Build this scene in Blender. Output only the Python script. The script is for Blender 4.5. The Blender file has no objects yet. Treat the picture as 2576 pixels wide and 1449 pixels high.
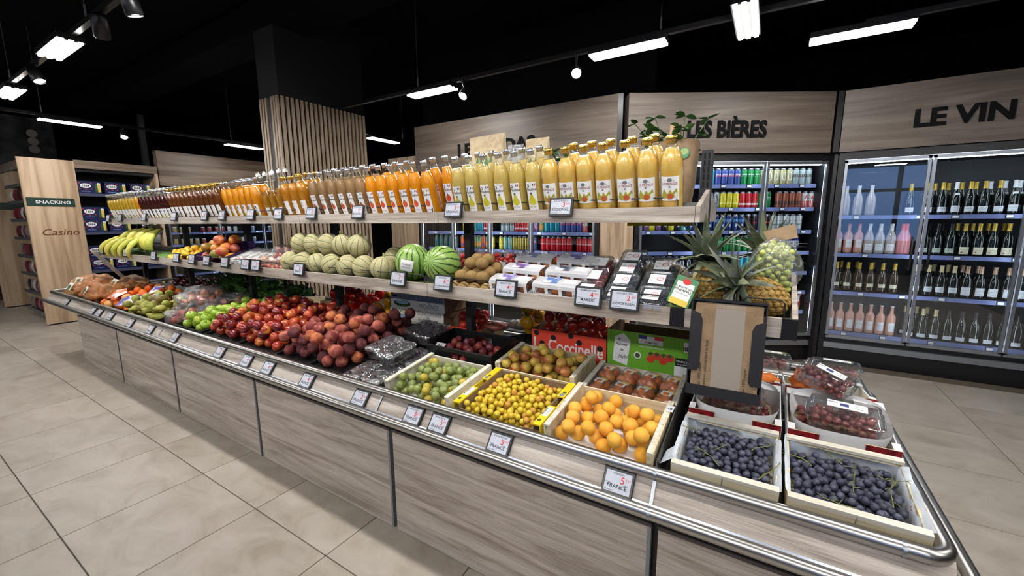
import bpy, math, random
import numpy as np
from math import sin, cos, pi, radians, atan, sqrt, atan2
from mathutils import Matrix, Vector, Euler
R = random.Random(7)
SC = bpy.context.scene
COL = SC.collection
# ---------------------------------------------------------------- camera
cam_d = bpy.data.cameras.new('camera'); cam = bpy.data.objects.new('camera', cam_d); COL.objects.link(cam)
cam_d.sensor_fit = 'HORIZONTAL'; cam_d.sensor_width = 36.0; cam_d.lens = 36.0 * 1043.7 / 2576.0
cam_d.clip_start = 0.02; cam_d.clip_end = 100
yaw, pit, rol = radians(121.69775), radians(-9.2202), radians(-0.36981)
fw = Vector((cos(pit)*cos(yaw), cos(pit)*sin(yaw), sin(pit)))
rt0 = Vector((sin(yaw), -cos(yaw), 0)); up0 = rt0.cross(fw)
rt = rt0*cos(rol) + up0*sin(rol); up = -rt0*sin(rol) + up0*cos(rol)
CAMP = Vector((0, 0, 1.5))
cam.matrix_world = Matrix(((rt.x, up.x, -fw.x, CAMP.x), (rt.y, up.y, -fw.y, CAMP.y), (rt.z, up.z, -fw.z, CAMP.z), (0, 0, 0, 1)))
SC.camera = cam
# ---------------------------------------------------------------- world, exposure
w = bpy.data.worlds.new('world'); SC.world = w; w.use_nodes = True
bg = w.node_tree.nodes['Background']; bg.inputs[0].default_value = (0.26, 0.48, 1.0, 1); bg.inputs[1].default_value = 1.5
SC.view_settings.view_transform = 'Standard'; SC.view_settings.look = 'None'
SC.view_settings.gamma = 1.0; SC.view_settings.use_curve_mapping = False
SC.view_settings.exposure = 0.0
LED = 92.0          # emission of the ceiling fixtures' strips
SPOT = 34.0         # watts of each track spot
FRIDGE_LED = 15.0   # emission of the cabinets' tubes
try:
    SC.cycles.transparent_max_bounces = 18
    SC.cycles.max_bounces = 6; SC.cycles.glossy_bounces = 3; SC.cycles.diffuse_bounces = 3
    SC.cycles.sample_clamp_indirect = 6.0
    SC.cycles.caustics_reflective = False; SC.cycles.caustics_refractive = False
except Exception: pass

# ---------------------------------------------------------------- helpers
class MB:
    """collects geometry for ONE mesh"""
    def __init__(s): s.v = []; s.f = []; s.m = []; s.s = []
    def add(s, vs, fs, mi=0, sm=False):
        b = len(s.v); s.v.extend([tuple(v) for v in vs])
        for f in fs: s.f.append([b+i for i in f]); s.m.append(mi); s.s.append(sm)
        return s
    def box(s, x0, x1, y0, y1, z0, z1, mi=0, M=None):
        vs = [(x0,y0,z0),(x1,y0,z0),(x1,y1,z0),(x0,y1,z0),(x0,y0,z1),(x1,y0,z1),(x1,y1,z1),(x0,y1,z1)]
        if M is not None: vs = [tuple(M @ Vector(v)) for v in vs]
        return s.add(vs, [(0,3,2,1),(4,5,6,7),(0,1,5,4),(1,2,6,5),(2,3,7,6),(3,0,4,7)], mi)
    def cbox(s, x0, x1, y0, y1, z0, z1, c=.003, mi=0):
        """box with chamfered upper edges"""
        vs = [(x0,y0,z0),(x1,y0,z0),(x1,y1,z0),(x0,y1,z0),(x0,y0,z1-c),(x1,y0,z1-c),(x1,y1,z1-c),(x0,y1,z1-c),
              (x0+c,y0+c,z1),(x1-c,y0+c,z1),(x1-c,y1-c,z1),(x0+c,y1-c,z1)]
        fs = [(0,3,2,1),(8,9,10,11)]
        for i in range(4):
            j = (i+1) % 4; fs += [(i,j,4+j,4+i),(4+i,4+j,8+j,8+i)]
        return s.add(vs, fs, mi)
    def lathe(s, pr, n=20, mi=0, sm=True, cap0=True, cap1=True, a0=0, a1=2*pi, c=(0,0)):
        full = abs(a1-a0-2*pi) < 1e-6; k = n if full else n+1
        vs = []; fs = []
        for r, z in pr:
            for i in range(k):
                a = a0 + (a1-a0)*i/n; vs.append((c[0]+r*cos(a), c[1]+r*sin(a), z))
        for j in range(len(pr)-1):
            for i in range(n):
                i2 = (i+1) % k; fs.append((j*k+i, j*k+i2, (j+1)*k+i2, (j+1)*k+i))
        s.add(vs, fs, mi, sm)
        if full and cap0 and pr[0][0] > 1e-5: s.add(vs[:k], [tuple(reversed(range(k)))], mi)
        if full and cap1 and pr[-1][0] > 1e-5: s.add(vs[-k:], [tuple(range(k))], mi)
        return s
    def tube(s, pts, r, n=8, mi=0, closed=False, cap=True, sm=True):
        P = [Vector(p) for p in pts]; rs = r if isinstance(r, (list, tuple)) else [r]*len(P)
        vs = []; fs = []; m = len(P); nrm = None
        for i, p in enumerate(P):
            if closed: t = P[(i+1) % m] - P[i-1]
            else: t = P[min(i+1, m-1)] - P[max(i-1, 0)]
            t.normalize()
            if nrm is None:
                nrm = t.orthogonal().normalized()
            nrm = (nrm - t*nrm.dot(t)); nrm = nrm.normalized() if nrm.length > 1e-6 else t.orthogonal().normalized()
            b = t.cross(nrm)
            for k in range(n):
                a = 2*pi*k/n; vs.append(p + (nrm*cos(a) + b*sin(a))*rs[i])
        for i in range(m if closed else m-1):
            i2 = (i+1) % m
            for k in range(n): fs.append((i*n+k, i*n+(k+1) % n, i2*n+(k+1) % n, i2*n+k))
        s.add(vs, fs, mi, sm)
        if not closed and cap:
            s.add(vs[:n], [tuple(reversed(range(n)))], mi); s.add(vs[-n:], [tuple(range(n))], mi)
        return s
    def prism(s, poly, z0, z1, mi=0, M=None):
        n = len(poly); vs = [(x,y,z0) for x,y in poly] + [(x,y,z1) for x,y in poly]
        if M is not None: vs = [tuple(M @ Vector(v)) for v in vs]
        return s.add(vs, [tuple(reversed(range(n))), tuple(range(n,2*n))] + [(i,(i+1)%n,n+(i+1)%n,n+i) for i in range(n)], mi)
    def poly(s, pts, mi=0): return s.add(pts, [tuple(range(len(pts)))], mi)
    def ball(s, c=(0,0,0), r=1., seg=16, rings=10, fn=None, mi=0):
        rr = r if isinstance(r, (tuple, list)) else (r,r,r); vs = []; fs = []
        for j in range(1, rings):
            t = pi*j/rings
            for i in range(seg):
                a = 2*pi*i/seg; vs.append(Vector((sin(t)*cos(a), sin(t)*sin(a), cos(t))))
        vs += [Vector((0,0,1)), Vector((0,0,-1))]
        if fn: vs = [fn(v) for v in vs]
        vs = [(c[0]+v.x*rr[0], c[1]+v.y*rr[1], c[2]+v.z*rr[2]) for v in vs]
        T = len(vs)-2; B = T+1
        for i in range(seg): fs.append((T, i, (i+1) % seg)); fs.append((B, (rings-2)*seg+(i+1) % seg, (rings-2)*seg+i))
        for j in range(rings-2):
            for i in range(seg): fs.append((j*seg+i, (j+1)*seg+i, (j+1)*seg+(i+1) % seg, j*seg+(i+1) % seg))
        return s.add(vs, fs, mi, True)
    def loft(s, rings, mi=0, sm=True, cap0=False, cap1=False):
        k = len(rings[0]); vs = [p for r in rings for p in r]; fs = []
        for j in range(len(rings)-1):
            for i in range(k): fs.append((j*k+i, j*k+(i+1) % k, (j+1)*k+(i+1) % k, (j+1)*k+i))
        s.add(vs, fs, mi, sm)
        if cap0: s.add(rings[0], [tuple(reversed(range(k)))], mi)
        if cap1: s.add(rings[-1], [tuple(range(k))], mi)
        return s
    def xf(s, M, b=0):
        for i in range(b, len(s.v)): s.v[i] = tuple(M @ Vector(s.v[i]))
        return s
    def wrap(s, r, b=0, a=-pi/2):
        """bend flat art (x, y, lift) around a cylinder; art x -> angle, y -> height"""
        for i in range(b, len(s.v)):
            x, y, z = s.v[i]; t = a + x/r; s.v[i] = ((r+z)*cos(t), (r+z)*sin(t), y)
        return s
    def text(s, t, x, y, size, mi=0, z=0., bold=0., shear=0., sx=1., al='C'):
        vs, fs, wd = glyphs(t, bold)
        o = {'C': -wd/2, 'L': 0, 'R': -wd}[al]
        return s.add([(x+(vx+o+shear*vy)*size*sx, y+vy*size, z) for vx, vy in vs], fs, mi)
    def mesh(s, name, mats):
        me = bpy.data.meshes.new(name); me.from_pydata(s.v, [], s.f)
        for m in (mats if isinstance(mats, (list, tuple)) else [mats]): me.materials.append(m)
        me.polygons.foreach_set('material_index', s.m); me.polygons.foreach_set('use_smooth', s.s)
        me.update(); return me
    def build(s, name, mats, parent=None, loc=None, rot=None): return ob(name, s.mesh(name, mats), parent, loc, rot)
_G = {}
def bake(keys):
    """turn strings into flat glyph meshes, all in one pass"""
    os_ = []
    for t, bold in keys:
        c = bpy.data.curves.new('t', 'FONT'); c.body = t; c.resolution_u = 3; c.offset = bold; c.fill_mode = 'FRONT'
        o = bpy.data.objects.new('t', c); COL.objects.link(o); os_.append((t, bold, o, c))
    dg = bpy.context.evaluated_depsgraph_get(); dg.update()
    for t, bold, o, c in os_:
        me = bpy.data.meshes.new_from_object(o.evaluated_get(dg))
        vs = [(v.co.x, v.co.y) for v in me.vertices]; fs = [tuple(p.vertices) for p in me.polygons]
        x0 = min([v[0] for v in vs] or [0]); x1 = max([v[0] for v in vs] or [0])
        _G[(t, bold)] = ([(x-x0, y) for x, y in vs], fs, x1-x0); bpy.data.meshes.remove(me)
    for t, bold, o, c in os_: bpy.data.objects.remove(o); bpy.data.curves.remove(c)
def glyphs(t, bold=0.):
    k = (t, round(bold, 4))
    if k not in _G: bake([k])
    return _G[k]
def warm(bold, s): return [(t, bold) for t in s.split('|')]
bake(warm(0., '500 g|A|BIO|CHÂTEAU|EN GRAPPE|FRANCE|III I|IIII|Jade|Le verger|PROVENCE|PUR JUS|Pastèque|abricots|bio|cidre|citron|de|de LORRAINE|fresh extra sweet|fruits|fruits et légumes|nectar|r|verger|vignes|vin|€10|€20|€29|€50|€70|€90|€99')
   + warm(.01, 'ABRICOT|ABRICOT TRIO|CIDRE|FRAMBOISE 125G|FRUITS|JUS|KIWI GREEN|LE PRINCE|MELON|MYRTILLE 125G|NECTAR ORANGE|NECTAR POIRE 1L|NECTAR PÊCHE|NECTARINE|PASTÈQUE|POMME|PRUNE JAUNE|PRUNE ROUGE|PRUNE VERTE|PUR JUS|PUR JUS POIRE 1L|PÊCHE|PÊCHE JAUNE|RAISIN NOIR')
   + warm(.012, '2|3|4|5|6|7|ESP/PORTUGAL|ESPAGNE|FRANCE|MAROC|NOUVELLE ZÉLANDE|Pauline|RÉGIONAL') + warm(.02, '1664|18|3A|8|86|ATLAS|BANANE|Budweiser|CULTIVÉES EN FRANCE|Coca-Cola|DEL MONTE GOLD|K|PINEAPPLE|Potager|RAISIN|RTC|SNACKING|TOMATES|de|le|o|r')
   + warm(.034, 'LE VIN|LES BIÈRES|LES SODAS') + warm(-.004, 'CONCOMBRES|PROVENCE') + warm(.015, '1664|Mirabelles') + warm(.005, 'Sac 100% papier|fenêtre en cellulose issue du bois') + warm(.008, 'Casino|NECTAR') + warm(.018, 'La Coccinelle') + warm(.03, 'IIII'))
def ob(name, me, parent=None, loc=None, rot=None):
    o = bpy.data.objects.new(name, me); COL.objects.link(o)
    if parent: o.parent = parent
    if loc is not None: o.location = loc
    if rot is not None: o.rotation_euler = rot
    return o
def tag(o, label, cat, group=None):
    o['label'] = label; o['category'] = cat
    if group: o['group'] = group
    return o
def thing(name, label, cat, loc=(0,0,0), rot=(0,0,0), group=None):
    o = bpy.data.objects.new(name, None); COL.objects.link(o); o.empty_display_size = .05
    o.location = loc; o.rotation_euler = rot
    return tag(o, label, cat, group)
def struct(o): o['kind'] = 'structure'; return o
def stuff(o): o['kind'] = 'stuff'; return o
def kids(o): return [c for c in _ALL if c.parent == o]
def copy_tree(root, parts, loc, rot, label=None, group=None):
    """parts: list of (obj, parent_index) with -1 = root"""
    r = root.copy(); COL.objects.link(r); r.location = loc; r.rotation_euler = rot
    if label: r['label'] = label
    if group: r['group'] = group
    made = []
    for p, k in parts:
        c = p.copy(); COL.objects.link(c); c.parent = r if k < 0 else made[k]; made.append(c)
    return r
ORD = ['first','second','third','fourth','fifth','sixth','seventh','eighth','ninth','tenth','eleventh','twelfth','thirteenth','fourteenth','fifteenth','sixteenth','seventeenth','eighteenth','nineteenth','twentieth']
def nth(i, side='right'): return ('%smost' % side) if i == 0 else '%s from the %s' % (ORD[i], side) if i < 20 else '%dth from the %s' % (i+1, side)
def RX(a): return Matrix.Rotation(a, 4, 'X')
def RZ(a): return Matrix.Rotation(a, 4, 'Z')
def T(x, y, z): return Matrix.Translation((x, y, z))
FACE = Matrix(((1,0,0,0),(0,0,-1,0),(0,1,0,0),(0,0,0,1)))   # flat art (x right, y up, z toward viewer) -> faces -Y
# ---------------------------------------------------------------- materials
def lin(c): return tuple(((x/255)/12.92 if x/255 <= .04045 else ((x/255+.055)/1.055)**2.4) for x in c)
def nt(name):
    m = bpy.data.materials.new(name); m.use_nodes = True; t = m.node_tree; t.nodes.clear()
    o = t.nodes.new('ShaderNodeOutputMaterial'); return m, t, o
def N(t, k, **kw):
    n = t.nodes.new(k)
    for a, b in kw.items():
        if a.startswith('i_'): n.inputs[int(a[2:])].default_value = b
        else: setattr(n, a, b)
    return n
def ramp(t, stops, interp='LINEAR'):
    r = t.nodes.new('ShaderNodeValToRGB'); cr = r.color_ramp; cr.interpolation = interp
    while len(cr.elements) < len(stops): cr.elements.new(.5)
    for e, (p, c) in zip(cr.elements, stops): e.position = p; e.color = (*c[:3], 1)
    return r
def P(name, col, rough=.5, metal=0., noise=None, rand=None, bump=None, coat=0., spec=.5, emis=None, stretch=None, sss=0., blush=None, srgb=True):
    L = lin if srgb else (lambda c: c)
    m, t, o = nt(name); b = N(t, 'ShaderNodeBsdfPrincipled'); t.links.new(b.outputs[0], o.inputs[0])
    b.inputs['Base Color'].default_value = (*L(col), 1); b.inputs['Roughness'].default_value = rough; b.inputs['Metallic'].default_value = metal
    b.inputs['Coat Weight'].default_value = coat; b.inputs['Specular IOR Level'].default_value = spec
    if coat: b.inputs['Coat Roughness'].default_value = .08
    tc = None; src = None
    def coords():
        nonlocal tc
        if tc is None:
            c = N(t, 'ShaderNodeTexCoord'); tc = c.outputs['Object']
            if stretch:
                mp = N(t, 'ShaderNodeMapping'); mp.inputs['Scale'].default_value = stretch; t.links.new(tc, mp.inputs[0]); tc = mp.outputs[0]
            elif rand or blush:   # shift the pattern per object
                oi = N(t, 'ShaderNodeObjectInfo'); ad = N(t, 'ShaderNodeVectorMath', operation='ADD'); ml = N(t, 'ShaderNodeMath', operation='MULTIPLY', i_1=37.)
                t.links.new(oi.outputs['Random'], ml.inputs[0]); t.links.new(tc, ad.inputs[0]); t.links.new(ml.outputs[0], ad.inputs[1]); tc = ad.outputs[0]
        return tc
    if rand:
        oi = N(t, 'ShaderNodeObjectInfo'); n = len(rand); r = ramp(t, [(i/max(1, n-1), L(c)) for i, c in enumerate(rand)])
        t.links.new(oi.outputs['Random'], r.inputs[0]); src = r.outputs[0]
    def mixc(fac, c2):
        nonlocal src
        x = N(t, 'ShaderNodeMix', data_type='RGBA'); t.links.new(fac, x.inputs[0])
        if src is None: x.inputs[6].default_value = (*L(col), 1)
        else: t.links.new(src, x.inputs[6])
        x.inputs[7].default_value = (*L(c2), 1); src = x.outputs[2]
    for nz in (noise if isinstance(noise, list) else [noise] if noise else []) + ([blush] if blush else []):
        sc, c2, lo, hi = nz[:4]
        q = N(t, 'ShaderNodeTexNoise'); q.inputs['Scale'].default_value = sc; q.inputs['Detail'].default_value = 3 if nz is not blush else 1.
        t.links.new(coords(), q.inputs['Vector'])
        mr = N(t, 'ShaderNodeMapRange', i_1=lo, i_2=hi); t.links.new(q.outputs[0], mr.inputs[0]); mixc(mr.outputs[0], c2)
    if src is not None: t.links.new(src, b.inputs['Base Color'])
    if bump:
        q = N(t, 'ShaderNodeTexNoise'); q.inputs['Scale'].default_value = bump[0]; q.inputs['Detail'].default_value = bump[2] if len(bump) > 2 else 3
        t.links.new(coords(), q.inputs['Vector'])
        bp = N(t, 'ShaderNodeBump'); bp.inputs['Strength'].default_value = bump[1]; bp.inputs['Distance'].default_value = .01
        t.links.new(q.outputs[0], bp.inputs['Height']); t.links.new(bp.outputs[0], b.inputs['Normal'])
    if emis:
        b.inputs['Emission Color'].default_value = (*L(emis[0]), 1); b.inputs['Emission Strength'].default_value = emis[1]
    if sss: b.inputs['Subsurface Weight'].default_value = sss; b.inputs['Subsurface Radius'].default_value = (.02,.01,.005); b.inputs['Subsurface Scale'].default_value = .3
    return m
def wood(name, cs, axis='X', scale=1., rough=.45, fine=.35, per_object=False):
    m, t, o = nt(name); b = N(t, 'ShaderNodeBsdfPrincipled'); t.links.new(b.outputs[0], o.inputs[0]); b.inputs['Roughness'].default_value = rough
    c = N(t, 'ShaderNodeTexCoord'); mp = N(t, 'ShaderNodeMapping'); s = [9*scale]*3; s['XYZ'.index(axis)] = .55*scale; mp.inputs['Scale'].default_value = s
    t.links.new(c.outputs['Object'], mp.inputs[0])
    if per_object:
        oi = N(t, 'ShaderNodeObjectInfo'); ml = N(t, 'ShaderNodeMath', operation='MULTIPLY', i_1=53.); t.links.new(oi.outputs['Random'], ml.inputs[0]); t.links.new(ml.outputs[0], mp.inputs['Location'])
    n1 = N(t, 'ShaderNodeTexNoise'); n1.inputs['Scale'].default_value = 2.2; n1.inputs['Detail'].default_value = 6; n1.inputs['Distortion'].default_value = 1.1
    t.links.new(mp.outputs[0], n1.inputs['Vector'])
    mp2 = N(t, 'ShaderNodeMapping'); s2 = [120*scale]*3; s2['XYZ'.index(axis)] = 5*scale; mp2.inputs['Scale'].default_value = s2; t.links.new(c.outputs['Object'], mp2.inputs[0])
    n2 = N(t, 'ShaderNodeTexNoise'); n2.inputs['Scale'].default_value = 2.; n2.inputs['Detail'].default_value = 4; t.links.new(mp2.outputs[0], n2.inputs['Vector'])
    mx = N(t, 'ShaderNodeMix', data_type='FLOAT'); mx.inputs[0].default_value = fine; t.links.new(n1.outputs[0], mx.inputs[2]); t.links.new(n2.outputs[0], mx.inputs[3])
    r = ramp(t, [(.36, lin(cs[0])), (.5, lin(cs[1])), (.63, lin(cs[2]))]); t.links.new(mx.outputs[0], r.inputs[0]); t.links.new(r.outputs[0], b.inputs['Base Color'])
    bp = N(t, 'ShaderNodeBump'); bp.inputs['Strength'].default_value = .12; bp.inputs['Distance'].default_value = .004; t.links.new(mx.outputs[0], bp.inputs['Height']); t.links.new(bp.outputs[0], b.inputs['Normal'])
    return m
def clear(name, tint=(1,1,1), base=.06, edge=.7, rough=.03, bump=None, pw=3., haze=0., hazec=(230,235,240)):
    """thin clear sheet: what lies behind shows through, with a glossy surface"""
    m, t, o = nt(name); tr = N(t, 'ShaderNodeBsdfTransparent'); tr.inputs[0].default_value = (*tint, 1)
    gl = N(t, 'ShaderNodeBsdfGlossy'); gl.inputs['Roughness'].default_value = rough
    lw = N(t, 'ShaderNodeLayerWeight', i_0=.5); pwn = N(t, 'ShaderNodeMath', operation='POWER', i_1=pw); t.links.new(lw.outputs['Facing'], pwn.inputs[0])
    ma = N(t, 'ShaderNodeMath', operation='MULTIPLY_ADD', i_1=edge, i_2=base); ma.use_clamp = True; t.links.new(pwn.outputs[0], ma.inputs[0])
    if bump:
        c = N(t, 'ShaderNodeTexCoord'); q = N(t, 'ShaderNodeTexNoise'); q.inputs['Scale'].default_value = bump[0]; q.inputs['Detail'].default_value = 2; q.inputs['Distortion'].default_value = 1.5
        t.links.new(c.outputs['Object'], q.inputs['Vector']); bp = N(t, 'ShaderNodeBump'); bp.inputs['Strength'].default_value = bump[1]; bp.inputs['Distance'].default_value = .01
        t.links.new(q.outputs[0], bp.inputs['Height']); t.links.new(bp.outputs[0], gl.inputs['Normal'])
    mx = N(t, 'ShaderNodeMixShader'); t.links.new(ma.outputs[0], mx.inputs[0]); t.links.new(tr.outputs[0], mx.inputs[1]); t.links.new(gl.outputs[0], mx.inputs[2]); last = mx
    if haze:
        df = N(t, 'ShaderNodeBsdfDiffuse'); df.inputs[0].default_value = (*lin(hazec), 1)
        m2 = N(t, 'ShaderNodeMixShader'); m2.inputs[0].default_value = haze; t.links.new(mx.outputs[0], m2.inputs[1]); t.links.new(df.outputs[0], m2.inputs[2]); last = m2
    t.links.new(last.outputs[0], o.inputs[0]); return m
def glow(name, col, st):
    m, t, o = nt(name); e = N(t, 'ShaderNodeEmission'); e.inputs[0].default_value = (*col, 1); e.inputs[1].default_value = st; t.links.new(e.outputs[0], o.inputs[0]); return m
W = {}
W['panel'] = wood('grey oak laminate', [(134,121,110),(172,161,151),(196,187,178)], 'X', 1.0)
W['panel_v'] = wood('oak laminate upright grain', [(150,126,102),(184,160,134),(205,182,157)], 'Z', .8, fine=.2)
W['fascia'] = wood('brown oak fascia', [(86,75,67),(106,94,85),(122,110,100)], 'X', .5, fine=.2)
W['fascia_y'] = wood('brown oak fascia side', [(104,86,72),(130,112,96),(150,131,115)], 'Y', .5, fine=.2)
W['gable'] = wood('light oak gable', [(164,136,108),(194,166,136),(212,186,158)], 'Z', .45, fine=.15)
W['slat'] = wood('slat oak', [(158,136,112),(190,168,142),(208,188,164)], 'Z', 1.5, fine=.2, per_object=True)
W['crate'] = wood('pale poplar', [(196,178,140),(222,207,173),(236,225,197)], 'X', 1.4, .6, fine=.25, per_object=True)
W['crate_w'] = wood('whitened poplar', [(200,193,176),(222,216,201),(234,230,219)], 'X', 1.4, .6, fine=.25, per_object=True)
M = {}
M['black'] = P('black lacquer', (22,22,25), .35)
M['blackm'] = P('matt black metal', (26,26,29), .5, bump=(300,.04))
M['ceil'] = P('black ceiling paint', (11,11,13), .95, spec=.1)
M['darkwall'] = P('dark wall paint', (15,16,20), .9, spec=.1)
M['steel'] = P('brushed steel', (184,182,179), .30, 1.)
M['alu'] = P('satin aluminium', (165,170,178), .35, .9)
M['greyedge'] = P('grey edge band', (122,124,130), .5)
M['white'] = P('white plastic', (236,236,238), .4)
M['paper'] = P('white paper', (240,240,243), .7)
M['kraft'] = P('brown kraft paper', (146,122,93), .8, noise=(22,(132,109,82),.4,.65), bump=(40,.25))
M['card'] = P('brown cardboard', (150,124,92), .8, noise=(30,(136,110,80),.4,.6))
M['bplastic'] = P('black crate plastic', (24,25,27), .38)
M['ink'] = P('black ink', (22,22,26), .6)
M['inkgrey'] = P('grey ink', (120,122,128), .6)
M['red'] = P('red ink', (206,52,52), .6)
M['screen'] = P('e-paper screen', (188,193,206), .4)
M['letter'] = P('matt black letter', (12,12,14), .8, spec=.2)
M['tagcase'] = P('dark tag case', (30,33,36), .3)
M['tagclip'] = clear('clear acrylic', base=.15, edge=.5)
M['glass'] = clear('bottle glass', (.97,.99,.97), base=.05, edge=.75, rough=.02)
M['doorglass'] = clear('cabinet door glass', (.93,.96,.98), base=.10, edge=.8, rough=.0, pw=4.)
M['shell'] = clear('clear clamshell plastic', (.96,.98,.98), base=.12, edge=.8, rough=.06, pw=2., haze=.03)
M['film'] = clear('crinkled film', (.97,.97,.98), base=.12, edge=.5, rough=.09, bump=(38,1.), pw=2., haze=.06)
M['film_w'] = clear('milky film', (.95,.95,.96), base=.14, edge=.6, rough=.10, bump=(45,.9), pw=2., haze=.22)
M['gold'] = P('gold cap', (214,178,92), .25, .9)
M['silver'] = P('silver cap', (205,207,212), .25, .9)
M['green_sign'] = P('dark green sign', (20,52,42), .5)
M['blue_rail'] = P('lilac price rail', (120,130,180), .35)
M['ledw'] = glow('led white', (1.,.98,.94), LED)
M['ledc'] = glow('led cold', (.80,.90,1.), FRIDGE_LED)
M['lens'] = glow('spot lens', (1.,.98,.95), 40.)
M['conc'] = P('grey concrete print', (88,92,94), .8, noise=(3,(40,42,44),.4,.65))
# floor tile: every tile its own shade and cloud pattern
def tile_mat():
    m, t, o = nt('beige stone tile'); b = N(t, 'ShaderNodeBsdfPrincipled'); t.links.new(b.outputs[0], o.inputs[0])
    c = N(t, 'ShaderNodeTexCoord'); oi = N(t, 'ShaderNodeObjectInfo'); ml = N(t, 'ShaderNodeMath', operation='MULTIPLY', i_1=91.); t.links.new(oi.outputs['Random'], ml.inputs[0])
    mp = N(t, 'ShaderNodeMapping'); mp.inputs['Scale'].default_value = (1., 1.6, 1.); t.links.new(c.outputs['Object'], mp.inputs[0]); t.links.new(ml.outputs[0], mp.inputs['Location'])
    q = N(t, 'ShaderNodeTexNoise'); q.inputs['Scale'].default_value = 3.4; q.inputs['Detail'].default_value = 7; q.inputs['Roughness'].default_value = .62; q.inputs['Distortion'].default_value = .8; t.links.new(mp.outputs[0], q.inputs['Vector'])
    r = ramp(t, [(.28, lin((150,139,126))), (.5, lin((169,160,148))), (.72, lin((182,174,163)))]); t.links.new(q.outputs[0], r.inputs[0])
    t.links.new(r.outputs[0], b.inputs['Base Color'])
    r2 = N(t, 'ShaderNodeMapRange', i_3=.34, i_4=.55); t.links.new(q.outputs[0], r2.inputs[0]); t.links.new(r2.outputs[0], b.inputs['Roughness'])
    bp = N(t, 'ShaderNodeBump'); bp.inputs['Strength'].default_value = .08; bp.inputs['Distance'].default_value = .005; t.links.new(q.outputs[0], bp.inputs['Height']); t.links.new(bp.outputs[0], b.inputs['Normal'])
    return m
M['tile'] = tile_mat()
M['grout'] = P('dark grout', (98,88,76), .9)
# ---------------------------------------------------------------- room shell
XL, XR, YF, YB, ZC = -17., 6.5, -4.3, 8.2, 3.9
fl = struct(MB().box(XL, XR, YF, YB, -.08, -.006).build('floor', M['grout']))
struct(MB().box(XL, XR, YF, YB, ZC, ZC+.1).build('ceiling', M['ceil']))
struct(MB().box(XL-.1, XL, YF, YB, -.08, ZC).build('wall_left', M['darkwall']))
struct(MB().box(XR, XR+.1, YF, YB, -.08, ZC).build('wall_right', M['darkwall']))
struct(MB().box(XL, XR, YB, YB+.1, -.08, ZC).build('wall_back', M['darkwall']))
wf = MB()   # street wall behind the camera, with the shop windows
wf.box(XL, -2.2, YF-.1, YF, -.08, ZC).box(3.35, XR, YF-.1, YF, -.08, ZC).box(-2.2, 3.35, YF-.1, YF, 2.85, ZC).box(-2.2, 3.35, YF-.1, YF, -.08, .9)
wf.box(-.4, 1.62, YF-.1, YF, .9, 2.85)
struct(wf.build('wall_front', M['darkwall']))
for i, (a, b) in enumerate(((-2.2, -.4), (1.62, 3.35))):
    wd = struct(MB().box(a, b, YF-.07, YF-.06, .9, 2.85).build('window_%d' % (i+1), clear('window pane %d' % i, base=.03, edge=.3)))
    fr = MB(); n = 2 if i == 0 else 1.45
    for k in range(3 if i == 0 else 2):
        x = a+(b-a)*k/n; fr = MB().box(x-.05, x+.05, YF-.09, YF-.02, .9, 2.85); fr.build('window_frame', M['blackm'], wd)
    MB().box(a, b, YF-.09, YF-.02, 2.2, 2.28).build('window_frame', M['blackm'], wd)
# floor tiles, 60 cm grid with one narrow row of cut tiles
xs = [-2.207+.6*k for k in range(-2, 10)]; xs = [x for x in xs if x > -3.5]
left = [-3.80-.61*k for k in range(16)]; xs = sorted(left+xs); ys = [.372-.6*3+.6*k for k in range(13)]
tm = {}
for i in range(len(xs)-1):
    for j in range(len(ys)-1):
        x0, x1, y0, y1 = xs[i], xs[i+1], ys[j], ys[j+1]
        if y1 > 5.6 and x0 < 2: continue
        if x0 > -6.1 and x1 < .2 and y0 > 1.4 and y1 < 2.5: continue           # under the island
        if x1 < -9.2 and y0 > 1.7: continue
        if y0 > 4.4 and x1 < -1.4: continue
        if y1 < 0 and x0 > -1.4: continue
        wdt = round(x1-x0, 3)
        if wdt not in tm: tm[wdt] = MB().cbox(-wdt/2+.0025, wdt/2-.0025, -.2975, .2975, -.0058, 0, .0012).mesh('tile', M['tile'])
        ob('tile', tm[wdt], fl, ((x0+x1)/2, (y0+y1)/2, 0))
# dark ceiling services
for i, (y, z) in enumerate(((2.9, 3.55), (5.2, 3.6))):
    tag(MB().box(-14, 5, y-.22, y+.22, z, z+.28).build('ceiling_duct', M['ceil']), ['flat black air duct under the ceiling above the fruit island','flat black air duct under the ceiling near the drinks cabinets'][i], 'duct')
# ---------------------------------------------------------------- lamps on suspended tracks
def track(y, x0, x1, z, label, along='X'):
    o = thing('lighting_track', label, 'track')
    if along == 'X': MB().box(x0, x1, y-.018, y+.018, z, z+.035).build('rail_profile', M['black'], o)
    else: MB().box(y-.018, y+.018, x0, x1, z, z+.035).build('rail_profile', M['black'], o)
    n = max(2, int((x1-x0)/2.3))
    for k in range(n):
        u = x0+(x1-x0)*(k+.5)/n; c = (u, y) if along == 'X' else (y, u)
        MB().tube([(c[0], c[1], z+.03), (c[0], c[1], ZC)], .0025, 5).tube([(c[0], c[1], z+.05), (c[0], c[1], z+.13)], .008, 6).build('hanging_wire', M['alu'], o)
    return o
ZT = 2.85
track(3.44, -4.5, .42, ZT, 'black lighting track hanging in front of the sodas fascia')
track(4.04, .46, 5., ZT, 'black lighting track hanging in front of the wine fascia')
track(1.12, -7.6, 4., ZT, 'black lighting track hanging above the front aisle')
track(-7.98, .5, 4.9, ZT, 'black lighting track over the far left aisle', 'Y')
track(-5.50, 4.05, 5.8, ZT, 'black lighting track beyond the slatted column', 'Y')
track(-1.5, -12.5, 4., ZT, 'black lighting track above the aisle behind the camera')
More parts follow.
